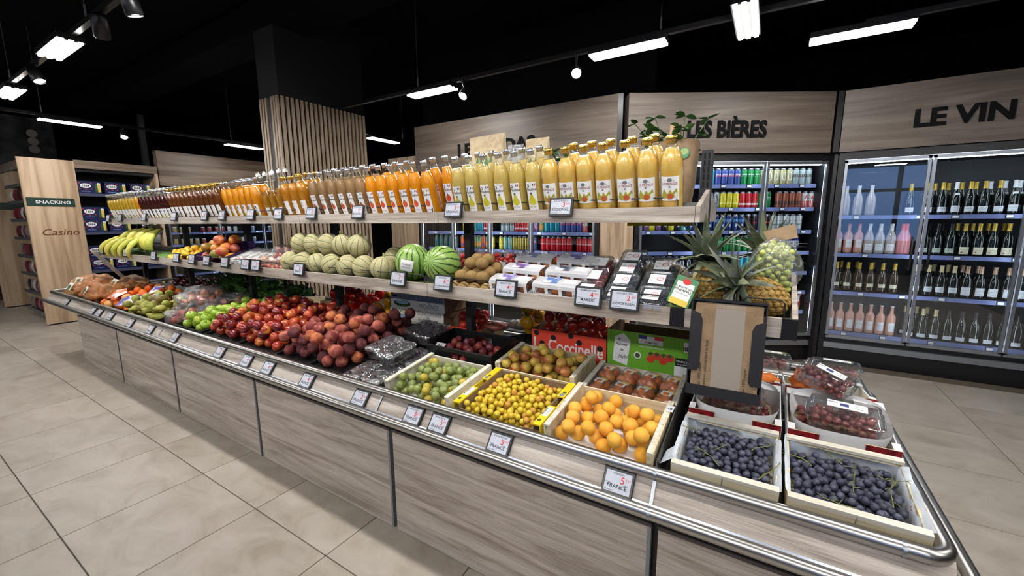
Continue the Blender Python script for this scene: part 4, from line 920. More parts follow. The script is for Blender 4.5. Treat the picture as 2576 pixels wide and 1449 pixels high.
# --- mirabelles in the yellow cardboard tray
ylc = P('yellow printed card', (236,204,30), .5); Mx0 = deckM(-.865, 1.435)
o = thing('cardboard_tray', 'yellow printed cardboard tray of mirabelle plums', 'tray', Mx0.to_translation(), Mx0.to_euler())
a, b, h = .205, .165, .095
MB().box(-a, a, -b, b, .001, .004).build('bottom', M['card'], o)
MB().box(-a+.002, a-.002, b-.004, b, .004, h*.9).build('back_flap', M['card'], o)
MB().box(-a+.002, -a+.075, -b, -b+.004, .004, h*.72).build('front_flap', M['card'], o); MB().box(a-.075, a-.002, -b, -b+.004, .004, h*.72).build('front_flap', M['card'], o); MB().box(-a+.07, a-.07, -b, -b+.004, .004, h*.42).build('front_flap', M['card'], o)
for s in (-1, 1):
    x0_, x1_ = sorted((s*a, s*(a-.032)))
    for y0_, y1_ in ((-b, -.03), (.045, b)): MB().box(x0_, x1_, y0_, y1_, h-.006, h).build('top_ledge', ylc, o)
    MB().box(min(s*a, s*(a-.004)), max(s*a, s*(a-.004)), -b, b, .004, h-.006).build('side_wall', ylc, o); MB().box(min(s*(a-.032), s*(a-.028)), max(s*(a-.032), s*(a-.028)), -b, b, .004, h-.006).build('inner_wall', M['card'], o)
    m = MB().box(x0_+.004, x1_-.004, -.105, -.04, h, h+.0006)
    bb = len(m.v); m.text('Mirabelles', 0, .006, .0125, 1, 0, .015).text('de LORRAINE', 0, -.008, .008, 1, 0); m.xf(T((x0_+x1_)/2, -.072, h+.001) @ RZ(pi/2), bb)
    m.build('printed_label', [M['paper'], C_['flagb']], o)
    for ex, ey, er, em_ in ((0, .0, .011, M['inkgrey']), (.003, .08, .008, C_['leafp']), (-.004, -.135, .008, C_['leafp'])):
        em = MB(); blob(em, (x0_+x1_)/2+ex, ey, er, 0, h+.0008); em.build('emblem', em_, o, (0, .06 if ey == 0 else .0, 0))
ym = [(fr('mi', .0138, .0136, .1, .05, 12, 8).mesh('mirabelle', P('mirabelle skin', (212,184,46), .38, rand=[(200,172,38),(222,196,60),(212,176,44)], blush=(60,(200,130,52),.60,.85))), 'yellow'), (fr('mr', .0138, .0136, .1, .05, 12, 8).mesh('mirabelle', P('blushed mirabelle skin', (198,146,60), .38, rand=[(204,154,60),(190,126,56)])), 'blushed')]
scatter('mirabelle_plum', [ym[0]]*9+[ym[1]], drop(265, -a+.036, a-.036, -b+.006, b-.006, .0138, .022, .022, 13), Mx0, '%s mirabelle plum in the yellow tray, %s', 'plum', 'mirabelles', .0138)
# --- yellow-red plums behind
Mx, a, b = crate('pale wooden crate of yellow and red plums behind the mirabelle tray', -1.085, -.672, 1.61, 1.868, .115, front=.085)
yrm = [(fr('yr', .026, .0255, .12, .05, 14, 9).mesh('yellow_plum', P('yellow red plum skin', (208,182,80), .4, rand=[(204,178,70),(216,188,84),(196,166,76)], blush=(22,(186,90,62),.52,.74))), 'yellow blushed'), (fr('yr2', .026, .0255, .12, .05, 14, 9).mesh('yellow_plum', P('red blushed plum skin', (184,106,66), .4, rand=[(170,84,60),(194,122,72)], blush=(24,(210,172,78),.48,.66))), 'mostly red')]
scatter('yellow_plum', [yrm[0], yrm[0], yrm[1]], drop(54, -a, a, -b, b, .0255, .022, .02, 14), Mx, '%s plum in the crate behind the mirabelles, %s', 'plum', 'yellow red plums', .026)
# --- apricots
Mx, a, b = crate('pale wooden crate of apricots at the front', -.648, -.258, 1.275, 1.605, .105, front=.05)
MB().box(-a+.002, a-.002, -b+.004, b-.004, .0075, .012).xf(Mx).build('crate_liner', M['paper'])
tag(bpy.data.objects['crate_liner'], 'white paper liner under the apricots', 'liner')
apm = [(fr('ap', .0285, .0275, .12, .10, 18, 12).mesh('apricot', P('apricot skin', (238,174,62), .6, rand=[(236,164,52),(241,184,78),(238,174,60)], blush=(20,(232,146,56),.52,.8), spec=.3)), 'bright orange')]
scatter('apricot', apm, drop(40, -a, a, -b, b, .0283, .012, .015, 15), Mx, '%s apricot in the front crate, %s', 'apricot', 'apricots', .026)
Mc = Mx @ T(a+.004, b-.05, .106); tag(MB().box(-.012, .012, -.02, .02, 0, .001).text('18', 0, -.007, .018, 1, .0015, .02).xf(RZ(0)).build('card', [M['paper'], M['ink']], None, Mc.to_translation(), Mc.to_euler()), 'tiny white card reading 18 on the apricot crate', 'card')
# --- apricot packs in film behind
Mx, a, b = crate('whitened wooden crate holding filmed apricot packs', -.645, -.252, 1.615, 1.872, .085, front=.05, mat=W['crate_w'])
gs = P('green paper grass', (96,116,60), .9, bump=(90,1.)); tag(MB().box(-a+.002, a-.002, -b+.008, b-.008, .0075, .016).build('crate_liner', gs, None, Mx.to_translation(), Mx.to_euler()), 'green paper grass liner under the apricot packs', 'liner')
opk = P('packed apricot skin', (232,132,40), .5, rand=[(226,118,36),(238,146,52)], blush=(20,(206,84,50),.5,.75)); opm = fr('op', .024, .023, .12, .08, 12, 8).mesh('packed_apricot', opk)
ylb = P('amber pack label', (238,196,96), .5)
for i in range(8):
    cxx, ryy = i % 4, i // 4; Mp = Mx @ T(-a+.047+cxx*(2*a-.094)/3, -b+.07+ryy*.125, .018) @ RZ(R.uniform(-.12,.12)-.15)
    o = thing('apricot_pack', 'film-wrapped apricot pack with white label, %s of the %s row' % (nth(3-cxx), ['front','back'][ryy]), 'fruit pack', Mp.to_translation(), Mp.to_euler(), 'filmed apricot packs')
    MB().loft([rrect(.034,.048,.01,0), rrect(.040,.054,.012,.016)], cap0=True).build('tray', M['white'], o)
    for px_, py_ in ((-.019,-.026),(.020,-.024),(-.020,.022),(.019,.026),(0,0)): ob('packed_apricot', opm, o, (px_, py_, .028+(.014 if px_ == 0 else 0)), rrot(True))
    MB().loft([rrect(.041,.055,.014,.012), rrect(.040,.054,.016,.040), rrect(.030,.044,.016,.060)], cap1=True).build('film_cover', M['film'], o)
    MB().box(-.020, .022, -.012, .022, .0606, .0612).box(-.004, .030, .010, .036, .0600, .0606, 1).text('abricots', 0, .008, .009, 2, .0614).text('500 g', .0, -.006, .008, 2, .0614).build('pack_label', [M['paper'], ylb, M['ink']], o)
# ---------------------------------------------------------------- middle shelf
def midM(x, y, h=0.): return T(x, y, zm(y)+h) @ RX(mk if y < YC else -mk)
# bananas
bpe = P('banana peel', (226,216,100), .5, rand=[(206,214,92),(228,220,104),(234,222,112)], noise=[(26,(180,196,78),.5,.72),(12,(150,120,50),.70,.8)])
bst = P('banana crown', (130,96,48), .8)
def banana(k):
    pts = []; rs = []
    for i in range(10):
        t = i/9; sp = k*(.006+.030*sin(t*pi*.72)); pts.append((sp, -.01-.155*sin(t*1.75)-.012*t, .150-.030*t-.115*t**2.2)); rs.append([.0075,.0085,.0145,.0185,.0200,.0205,.0195,.0165,.0105,.0045][i])
    return MB().tube(pts, rs, 8)
ban_ = [banana(k).mesh('banana', bpe) for k in (-2.4,-1.45,-.5,.45,1.4,2.35)]
crw = MB().ball((0,-.006,.150), (.028,.014,.013), 10, 6).mesh('crown', bst)
BP = [(-6.17,1.735,.0,-.75),(-6.00,1.73,.0,-.55),(-5.83,1.735,.0,-.5),(-5.66,1.735,.0,-.45),(-5.47,1.74,.0,-.35),(-5.98,1.83,.05,-.4),(-5.76,1.835,.06,-.3),(-5.55,1.84,.06,-.2),(-5.36,1.84,.05,.1)]
for i, (x, y, h, rz) in enumerate(BP):
    Mx = midM(x, y, h+.010) @ RZ(rz); f = i < 5
    o = thing('banana_bunch', 'bunch of greenish yellow bananas, %s in the %s row' % (nth(i if f else i-5, 'left'), 'front' if f else 'back'), 'bananas', Mx.to_translation(), Mx.to_euler(), 'banana bunches')
    o.scale = (1.12,)*3
    for m_ in ban_: ob('banana', m_, o)
    ob('crown', crw, o)
tag(MB().box(-.55, .62, -.115, .12, 0, .004).build('paper_grass', P('green mat', (110,150,76), .9), None, midM(-5.62,1.70).to_translation(), midM(-5.62,1.70).to_euler()), 'flat green mat under the bananas', 'mat')
# oval yellow fruit
lem = MB().ball((0,0,0), (.027,.027,.036), 14, 10, lambda v: Vector((v.x, v.y, v.z*(1+.12*abs(v.z)**5)))).mesh('yellow_fruit', P('lemon peel', (236,186,40), .45, rand=[(232,172,34),(242,200,54)], bump=(160,.3)))
Mx = midM(-4.50, 1.70)
scatter('yellow_fruit', [(lem, 'oval yellow')], drop(34, -.30, .30, -.12, .14, .030, .004, .03, 71), Mx, '%s fruit beside the bananas, %s', 'yellow fruit', 'yellow fruit', .03)
tag(MB().add([(-.10,-.13,0),(.10,-.14,0),(.12,-.02,.05),(0,.02,.06),(-.12,-.02,.05)], [(0,1,2,3,4)]).build('net_wrapper', P('yellow net wrapper', (244,214,60), .4, noise=(30,(226,180,30),.45,.6)), None, midM(-4.58, 1.70, .035).to_translation(), midM(-4.58,1.70).to_euler()), 'crumpled yellow net wrapper below the oval yellow fruit', 'wrapper')
# mangoes in a purple tray
Mx = midM(-3.87, 1.715); pur = P('purple card', (58,40,88), .5)
o = thing('cardboard_tray', 'purple cardboard tray of mangoes', 'tray', Mx.to_translation(), Mx.to_euler())
MB().box(-.28, .26, -.13, .14, .001, .004).build('bottom', pur, o); MB().box(-.28, -.276, -.13, .14, .004, .09).build('side_wall', pur, o); MB().box(.256, .26, -.13, .14, .004, .09).build('side_wall', pur, o); MB().box(-.276, .256, .136, .14, .004, .13).build('back_wall', pur, o); MB().box(-.276, -.05, -.13, -.126, .004, .05).build('front_wall', pur, o)
mgf = lambda v: Vector((v.x*(1+.15*v.z), v.y*.9, v.z))
mgo = [(MB().ball((0,0,0), (.043,.043,.056), 16, 12, mgf).mesh('mango', P('mango '+a_, c, .35, rand=rd, blush=(14, bl, .45, .62), coat=.2)), a_) for a_, c, rd, bl in (('orange', (224,150,60), [(220,140,52),(230,164,66)], (196,84,54)), ('red', (196,78,60), [(200,84,64),(176,60,60)], (222,140,70)), ('green', (128,146,56), [(110,134,50),(150,156,66)], (176,120,60)), ('purple', (124,50,66), [(112,42,60),(140,60,70)], (180,90,60)))]
for i, p in enumerate(drop(19, -.27, .25, -.12, .13, .047, .004, .04, 72, q=.93)):
    me, a_ = mgo[[0,1,0,3,0,2,1,0,2,0,3,0,1,0,0,2,0,1,0][i]]
    tag(ob('mango', me, None, Mx @ Vector(p), Euler((pi/2+R.uniform(-.4,.4), R.uniform(-.6,.6), R.uniform(0,6)))), '%s mango in the purple tray, %s' % (a_, nth(sorted([q[0] for q in [p]]).index(p[0]), 'left') if False else '%s mango in the purple tray, %s' % (a_, ['low','on top'][p[2] > .09]+' '+['left','centre','right'][0 if p[0] < -.1 else 1 if p[0] < .08 else 2])), 'mango', 'mangoes %s %s %d' % (a_, ['low','top'][p[2] > .09], 0 if p[0] < -.1 else 1 if p[0] < .08 else 2))
# white trays of pale vegetables under milky film
wv = P('pale vegetable', (226,218,206), .6, noise=(40,(170,150,120),.5,.7))
for i, (x, y) in enumerate(((-3.53,1.70),(-3.425,1.70),(-3.32,1.70),(-3.215,1.71))):
    Mx = midM(x, y, .03) @ RX(.12) @ RZ(-.25)
    o = thing('vegetable_pack', 'white filmed pack of pale vegetables between mangoes and apple packs, %s' % nth(i, 'left'), 'vegetable pack', Mx.to_translation(), Mx.to_euler(), 'white filmed packs')
    MB().loft([rrect(.042,.12,.012,0), rrect(.048,.128,.014,.03)], cap0=True).build('tray', M['white'], o)
    for k in range(3): MB().tube([(-.028+k*.028,-.105,.03),(-.028+k*.028,0,.034),(-.028+k*.028,.105,.03)], [.010,.014,.009], 8).build('vegetable', wv, o)
    MB().loft([rrect(.049,.129,.016,.026), rrect(.046,.126,.018,.046), rrect(.030,.11,.016,.053)], cap1=True).build('film_cover', M['film_w'], o)
    MB().box(-.03, .03, -.10, -.06, .0535, .0542).box(-.022, .0, -.09, -.07, .0543, .0548, 1).build('pack_label', [M['paper'], C_['tomp']], o)
# apple four-packs
for i in range(6):
    c_, r_ = i % 3, i // 3; Mx = midM(-3.11+c_*.105, 1.645+r_*.12, .002+r_*.03) @ RX(.05)
    o = thing('apple_pack', 'red apples shrink-wrapped in clear film, %s of the %s row' % (nth(c_, 'left'), ['front','back'][r_]), 'fruit pack', Mx.to_translation(), Mx.to_euler(), 'shrink-wrapped apple packs')
    for px_, py_, z_ in ((-.025,-.03,.03),(.027,-.028,.03),(-.026,.03,.03),(.026,.032,.03),(0,0,.075)):
        q = ob('bagged_apple', rapm, o, (px_, py_, z_), rrot()); q.scale = (.8,.8,.8)
    lump(80+i, .058, .062, .062, 16, 10, .08).xf(T(0,0,.05)).build('film', M['film'], o)
# charentais melons
def melon_mat():
    m, t, o = nt('netted melon rind'); b = N(t, 'ShaderNodeBsdfPrincipled'); t.links.new(b.outputs[0], o.inputs[0]); b.inputs['Roughness'].default_value = .6
    c = N(t, 'ShaderNodeTexCoord'); sp = N(t, 'ShaderNodeSeparateXYZ'); t.links.new(c.outputs['Object'], sp.inputs[0])
    at = N(t, 'ShaderNodeMath', operation='ARCTAN2'); t.links.new(sp.outputs[1], at.inputs[0]); t.links.new(sp.outputs[0], at.inputs[1])
    nz = N(t, 'ShaderNodeTexNoise'); nz.inputs['Scale'].default_value = 18.; t.links.new(c.outputs['Object'], nz.inputs['Vector'])
    ml = N(t, 'ShaderNodeMath', operation='MULTIPLY_ADD', i_1=10.); t.links.new(at.outputs[0], ml.inputs[0]); w2 = N(t, 'ShaderNodeMath', operation='MULTIPLY', i_1=.5); t.links.new(nz.outputs[0], w2.inputs[0]); t.links.new(w2.outputs[0], ml.inputs[2])
    cs = N(t, 'ShaderNodeMath', operation='COSINE'); t.links.new(ml.outputs[0], cs.inputs[0])
    r = ramp(t, [(.90, (0,0,0)), (.985, (1,1,1))]); t.links.new(cs.outputs[0], r.inputs[0])
    vo = N(t, 'ShaderNodeTexVoronoi', feature='DISTANCE_TO_EDGE'); vo.inputs['Scale'].default_value = 95.; t.links.new(c.outputs['Object'], vo.inputs['Vector'])
    r2 = ramp(t, [(.02, lin((188,180,142))), (.16, lin((164,158,110)))]); t.links.new(vo.outputs['Distance'], r2.inputs[0])
    mx = N(t, 'ShaderNodeMix', data_type='RGBA'); t.links.new(r.outputs[0], mx.inputs[0]); t.links.new(r2.outputs[0], mx.inputs[6]); mx.inputs[7].default_value = (*lin((88,100,60)), 1); t.links.new(mx.outputs[2], b.inputs['Base Color'])
    bp = N(t, 'ShaderNodeBump'); bp.inputs['Strength'].default_value = .3; bp.inputs['Distance'].default_value = .003; t.links.new(vo.outputs['Distance'], bp.inputs['Height']); t.links.new(bp.outputs[0], b.inputs['Normal']); return m
def melfn(v):
    a = atan2(v.y, v.x); p = sqrt(v.x**2+v.y**2); k = 1-.035*max(0, cos(10*a))**6*min(1, p*1.5); return Vector((v.x*k, v.y*k, v.z))
mel = MB().ball((0,0,0), (.0715,.0715,.068), 60, 16, melfn).mesh('melon', melon_mat()); mst = MB().tube([(0,0,.066),(.003,0,.078),(.008,.003,.084)], [.009,.006,.007], 7).mesh('stalk', P('melon stalk', (150,140,84), .8))
mp_ = [(-2.79,1.650,.074),(-2.635,1.650,.074),(-2.485,1.650,.074),(-2.335,1.650,.074),(-2.185,1.650,.074),(-2.035,1.650,.074),(-1.885,1.655,.074)]
mp2 = [(-2.74,1.735,.176),(-2.59,1.735,.176),(-2.44,1.735,.176),(-2.29,1.735,.176),(-2.14,1.735,.176)]
mp3 = [(-1.80,1.80,.074),(-1.93,1.80,.074)]
for lst, wd_ in ((mp_, 'in the bottom row'), (mp2, 'in the top row of the melon pile'), (mp3, 'at the back beside the watermelons')):
    for i, (x, y, h) in enumerate(lst):
        Mx = midM(x, y, 0); p = Mx @ Vector((0,0,h))
        o = ob('melon', mel, None, p, Euler((pi/2*R.choice([.15,.5,.8,1.])+R.uniform(-.2,.2), R.uniform(-.5,.5), R.uniform(0,6)))); tag(o, 'pale netted melon %s, %s' % (wd_, nth(len(lst)-1-i)), 'melon', 'netted melons'); ob('stalk', mst, o)
# watermelons
def wm_mat():
    m, t, o = nt('watermelon rind'); b = N(t, 'ShaderNodeBsdfPrincipled'); t.links.new(b.outputs[0], o.inputs[0]); b.inputs['Roughness'].default_value = .3
    c = N(t, 'ShaderNodeTexCoord'); sp = N(t, 'ShaderNodeSeparateXYZ'); t.links.new(c.outputs['Object'], sp.inputs[0]); at = N(t, 'ShaderNodeMath', operation='ARCTAN2'); t.links.new(sp.outputs[1], at.inputs[0]); t.links.new(sp.outputs[0], at.inputs[1])
    nz = N(t, 'ShaderNodeTexNoise'); nz.inputs['Scale'].default_value = 24.; nz.inputs['Detail'].default_value = 4; t.links.new(c.outputs['Object'], nz.inputs['Vector'])
    w2 = N(t, 'ShaderNodeMath', operation='MULTIPLY', i_1=5.2); t.links.new(nz.outputs[0], w2.inputs[0]); ml = N(t, 'ShaderNodeMath', operation='MULTIPLY_ADD', i_1=15.); t.links.new(at.outputs[0], ml.inputs[0]); t.links.new(w2.outputs[0], ml.inputs[2])
    cs = N(t, 'ShaderNodeMath', operation='COSINE'); t.links.new(ml.outputs[0], cs.inputs[0]); r = ramp(t, [(.60, lin((150,184,96))), (.74, lin((44,74,36)))]); t.links.new(cs.outputs[0], r.inputs[0])
    n2 = N(t, 'ShaderNodeTexNoise'); n2.inputs['Scale'].default_value = 60.; t.links.new(c.outputs['Object'], n2.inputs['Vector']); mx = N(t, 'ShaderNodeMix', data_type='RGBA'); mr = N(t, 'ShaderNodeMapRange', i_1=.45, i_2=.7, i_4=.5); t.links.new(n2.outputs[0], mr.inputs[0]); t.links.new(mr.outputs[0], mx.inputs[0]); t.links.new(r.outputs[0], mx.inputs[6]); mx.inputs[7].default_value = (*lin((124,160,70)), 1)
    t.links.new(mx.outputs[2], b.inputs['Base Color']); return m
wmm = MB().ball((0,0,0), (.097,.097,.103), 36, 22).mesh('watermelon', wm_mat())
Mx = midM(-1.665, 1.69); o = ob('watermelon', wmm, None, Mx @ Vector((0,0,.108)), Euler((.25,.1,.6))); tag(o, 'striped watermelon with a white paper sticker', 'watermelon', 'watermelons')
s = MB(); n = 6; vs = []
for i in range(n+1):
    for j in range(n+1):
        u, v_ = -.034+.068*i/n, -.030+.060*j/n; d = Vector((u, -.098, v_-.02)).normalized()*.1065; vs.append(d)
s.add(vs, [(i*(n+1)+j, (i+1)*(n+1)+j, (i+1)*(n+1)+j+1, i*(n+1)+j+1) for i in range(n) for j in range(n)], 0, True)
b_ = len(s.v); s.text('Pastèque', 0, .004, .014, 1, .1075).text('PROVENCE', 0, -.010, .009, 1, .1075)
for i in range(b_, len(s.v)): s.v[i] = tuple(Vector((s.v[i][0], -.098, s.v[i][1]-.02)).normalized()*.1078)
st_ = s.build('paper_sticker', [M['paper'], M['ink']], o); st_.rotation_euler = (Euler((.25,.1,.6)).to_matrix().inverted() @ Euler((-.1,.2,.45)).to_matrix()).to_euler()
Mx = midM(-1.452, 1.69); tag(ob('watermelon', wmm, None, Mx @ Vector((0,0,.108)), Euler((1.25,.75,-.2))), 'striped watermelon tilted on its side beside the kiwis', 'watermelon', 'watermelons')
tag(MB().box(-.30, .22, -.09, -.02, 0, .012).build('paper_grass', gs, None, midM(-1.55,1.68).to_translation(), midM(-1.55,1.68).to_euler()), 'strip of green paper grass below the watermelons', 'paper grass')
# kiwis
kw = MB().ball((0,0,0), (.0295,.0295,.037), 16, 12, lambda v: Vector((v.x, v.y, v.z-.12*math.exp(-((1-abs(v.z))*14)) * (1 if v.z > 0 else -1)))).mesh('kiwi', P('kiwi skin', (146,116,66), .8, rand=[(136,106,58),(158,128,78)], noise=(140,(124,97,54),.45,.7), bump=(300,.12)))
Mx = midM(-1.225, 1.685); kst = MB().lathe([(.0001,.0002),(.008,0)], 10, cap0=False, cap1=False).mesh('fruit_sticker', M['white'])
kp = [(-.098+.064*i, -.085+.060*j, .030, 0, i, j) for j in range(4) for i in range(4)] + [(-.066+.064*i, -.052+.060*j, .078, 1, i, j) for j in range(3) for i in range(3)] + [(-.030+.064*i, .0+.058*j, .126, 2, i, j) for j in range(2) for i in range(2)]
for x_, y_, z_, l_, i, j in kp:
    o = ob('kiwi', kw, None, Mx @ Vector((x_+R.uniform(-.002,.002), y_, z_)), Euler((R.uniform(-.3,.3), pi/2+R.uniform(-.15,.15), R.uniform(-.2,.2)))); tag(o, 'brown kiwi, %s layer, %s row from the front, %s from the left' % (['bottom','middle','top'][l_], ORD[j], ORD[i]), 'kiwi', 'kiwis')
    if (i+j) % 3 == 0: ob('fruit_sticker', kst, o, (.0, -.0, .0)).matrix_local = T(-.0295,0,0) @ Matrix.Rotation(-pi/2, 4, 'Y')
# white cartons with arched windows
wc = P('white carton', (238,238,242), .5); fru = P('carton fruit', (206,120,52), .5, rand=[(212,128,56),(150,84,44),(120,62,40)]); cfm = fr('cf', .022, .022, .1, .06, 12, 8).mesh('packed_fruit', fru)
for i in range(6):
    c_, r_ = i % 2, i // 2; Mx = midM(-.985+c_*.228+r_*.012, 1.622+r_*.098, .004+r_*.014) @ RZ(-.08)
    o = thing('fruit_carton', 'white arched fruit carton, %s one of the %s row' % (['left','right'][c_], ['front','middle','back'][r_]), 'fruit carton', Mx.to_translation(), Mx.to_euler(), 'white fruit cartons')
    a, b, h = .104, .046, .046
    MB().box(-a, a, -b, b, .001, .003).build('bottom', wc, o)
    mw = MB().box(-a, a, -b, -b+.002, .003, h).box(-a, a, b-.002, b, .003, h).box(-a, -a+.002, -b, b, .003, h).box(a-.002, a, -b, b, .003, h)
    for k in range(2): mw.box(-.034+k*.068-.008, -.034+k*.068+.008, -b, -b+.002, h, h+.034)
    mw.box(-a, -a+.014, -b, -b+.002, h, h+.034).box(a-.014, a, -b, -b+.002, h, h+.034).build('tray_wall', wc, o)
    top = MB().loft([[(-a, -b, h+.026),(a, -b, h+.026)], [(-a, -b+.006, h+.040),(a, -b+.006, h+.040)], [(-a, -b+.02, h+.046),(a, -b+.02, h+.046)], [(-a, b-.02, h+.046),(a, b-.02, h+.046)], [(-a, b, h+.03),(a, b, h+.03)]], sm=True)
    top.build('lid', wc, o)
    pr_ = MB().box(-.06, .01, -.028, .03, h+.0462, h+.0468).box(.03, .09, -.02, .02, h+.0462, h+.0468, 1)
    b0_ = len(pr_.v)
    for k in range(4): pear(pr_, -.075+k*.05, .022, .022, [2,3,2,3][k], 0)
    pr_.xf(T(0, -b-.0008, .002) @ FACE, b0_)
    tb = len(pr_.v); pr_.text('Le verger', -.04, .004, .013, 4, 0, 0, .25); pr_.xf(T(0, -b-.0008, .003) @ FACE, tb)
    pr_.build('print', [[P('mountain print %d' % i, [(120,110,170),(90,120,176),(110,80,140),(70,76,90),(130,140,180),(110,100,160)][i], .5, noise=(30,(226,226,236),.45,.6))][0], P('pale text print', (226,226,230), .5), C_['leafp'], C_['wine'], M['ink']], o)
    for k in range(3):
        for s_ in (-1, 1): ob('packed_fruit', cfm, o, (-.068+k*.068, s_*.018, h+.006), rrot(True))
# clamshells of berries
def clamshell(name, label, Mx, w_, d_, berry, seed, lab, group, n=34, rb=.0085):
    o = thing(name, label, 'berry punnet', Mx.to_translation(), Mx.to_euler(), group)
    MB().loft([rrect(w_*.88,d_*.88,.014,0), rrect(w_*.95,d_*.95,.018,.036), rrect(w_,d_,.018,.038), rrect(w_,d_,.018,.042)], cap0=True).build('base', M['shell'], o)
    MB().loft([rrect(w_,d_,.018,.042), rrect(w_*.95,d_*.95,.018,.044), rrect(w_*.90,d_*.90,.018,.064), rrect(w_*.80,d_*.80,.016,.067), rrect(w_*.74,d_*.74,.014,.064)], cap1=True).build('lid', M['shell'], o)
    m = MB()
    for p in drop(n, -w_*.86, w_*.86, -d_*.86, d_*.86, rb, .002, .0, seed): m.ball(p, rb, 8, 6)
    stuff(m.build('berries', berry, o))
    l_ = MB().box(-.030, .030, -.032, .028, .0675, .0682); l_.text('III I', -.016, -.02, .014, 1, .0684); l_.text('IIII', -.016, .004, .014, 1, .0684)
    if lab: blob(l_, .012, 0, .013, 2, .0684); blob(l_, .012, 0, .010, 0, .0687); l_.text('bio', .012, -.004, .009, 2, .069)
    l_.build('pack_label', [M['paper'], M['inkgrey'], C_['flagr']], o)
ras = P('raspberry', (176,38,52), .5, noise=(300,(130,20,36),.45,.6)); blu = P('blueberry', (44,52,78), .5, noise=(60,(92,100,130),.45,.7))
for i in range(3):
    clamshell('raspberry_punnet', 'clear punnet of raspberries, %s' % ['front one','middle one','back one'][i], midM(-.625, 1.625+i*.085, .012+i*.022) @ RX(.22), .052, .058, ras, 90+i, False, 'raspberry punnets', 40, .009)
for i in range(4):
    clamshell('blueberry_punnet', 'clear punnet of blueberries in the left column, %s' % nth(i, 'front').replace('frontmost','front one').replace('from the front','from the front'), midM(-.495, 1.62+i*.07, .012+i*.02) @ RX(.22), .058, .062, blu, 100+i, True, 'left blueberry punnets', 44)
for i in range(3):
    clamshell('blueberry_punnet', 'clear punnet of blueberries in the right column beside the pineapples, %s' % ['front one','middle one','back one'][i], midM(-.362, 1.62+i*.085, .012+i*.022) @ RX(.22), .062, .064, blu, 110+i, True, 'right blueberry punnets', 46)
# pineapples
pin = P('pineapple skin', (176,140,72), .6, noise=[(60,(120,92,50),.45,.65),(25,(206,170,84),.5,.7)], bump=(90,.5))
pdk = P('pineapple eye', (92,66,42), .7)
plf = P('pineapple leaf', (104,116,92), .5, rand=[(92,104,88),(118,130,96),(106,112,106)], noise=(18,(158,156,124),.52,.75))
def leaf3(L_, w_, bend, n=6):
    m = MB(); vs = []; fs = []
    for i in range(n+1):
        t = i/n; y = L_*t; z = bend*t*t*L_; ww = w_*(1-t)**.7*(1 if t > .05 else .8)
        vs += [(-ww, z, y), (0, z-ww*.45, y), (ww, z, y)]
    for i in range(n):
        for k in (0, 1): fs.append((i*3+k, i*3+k+1, (i+1)*3+k+1, (i+1)*3+k))
    return m.add(vs, fs, 0, True).mesh('leaf', plf)
lvs = [leaf3(.19,.024,.25), leaf3(.165,.027,.45), leaf3(.12,.026,.8), leaf3(.085,.022,1.2)]
def pinefn(v): return Vector((v.x, v.y, v.z))
pb = MB().ball((0,0,0), (.058,.058,.082), 28, 18)
body = pb.mesh('body', pin)
eye = MB().lathe([(.0105,0),(.0095,.004),(.004,.0065)], 6, sm=False).mesh('eye', pin); 
def pineapple(label, loc, axis, tagc=False):
    q = Vector(axis).normalized().to_track_quat('Z', 'Y'); o = thing('pineapple', label, 'pineapple', loc, q.to_euler())
    ob('body', body, o)
    for r_ in range(9):
        t = -0.86+r_*.215; rr = .058*sqrt(max(0, 1-t*t)); n = max(5, int(2*pi*rr/.023))
        for k in range(n):
            a_ = 2*pi*(k+.5*(r_ % 2))/n; nv = Vector((cos(a_)*rr/.058**2, sin(a_)*rr/.058**2, t*.082/.082**2)).normalized()
            ob('eye', eye, o, (cos(a_)*rr, sin(a_)*rr, t*.082), nv.to_track_quat('Z','X').to_euler())
    for k in range(34):
        ring = 0 if k < 7 else 1 if k < 16 else 2 if k < 26 else 3; a_ = k*2.4; tilt = [.18,.45,.85,1.25][ring]+R.uniform(-.08,.08)
        ob('leaf', lvs[ring], o, (.010*cos(a_), .010*sin(a_), .078), (RZ(a_-pi/2) @ RX(-tilt) @ T(0,0,0)).to_euler())
    return o
pa = pineapple('pineapple with a green hang tag, left of the bag dispenser top', (-.185, 1.70, 1.262), (-.10, .10, 1.))
hg = MB().box(-.038, .038, 0, .0012, -.105, 0); b_ = len(hg.v); hg.box(-.030, .030, -.0006, 0, -.085, -.020, 1).box(-.032, .032, -.0008, 0, -.104, -.082, 2)
b2 = len(hg.v); hg.text('DEL MONTE GOLD', 0, -.042, .0088, 3, .001, .02).text('PINEAPPLE', 0, -.054, .0125, 3, .001, .02).text('fresh extra sweet', 0, -.064, .007, 3, .001); blob(hg, 0, -.016, .011, 4, .0012, 1.3); hg.xf(FACE, b2)
t_ = hg.build('hang_tag', [P('tag green', (66,128,84), .4), M['paper'], P('tag yellow', (226,196,70), .4), C_['leafp'], M['red']])
tg = thing('fruit_tag', 'green and white pineapple hang tag tilted in front of the blueberries', 'hang tag', (-.232, 1.575, 1.295), (-.25, .35, .12)); t_.parent = tg
pineapple('pineapple lying above the bag dispenser with its crown pointing left', (.0, 1.68, 1.232), (-.95, -.15, .55))
pineapple('pineapple at the back with only its crown showing', (.02, 2.02, 1.275), (-.35, .2, 1.))
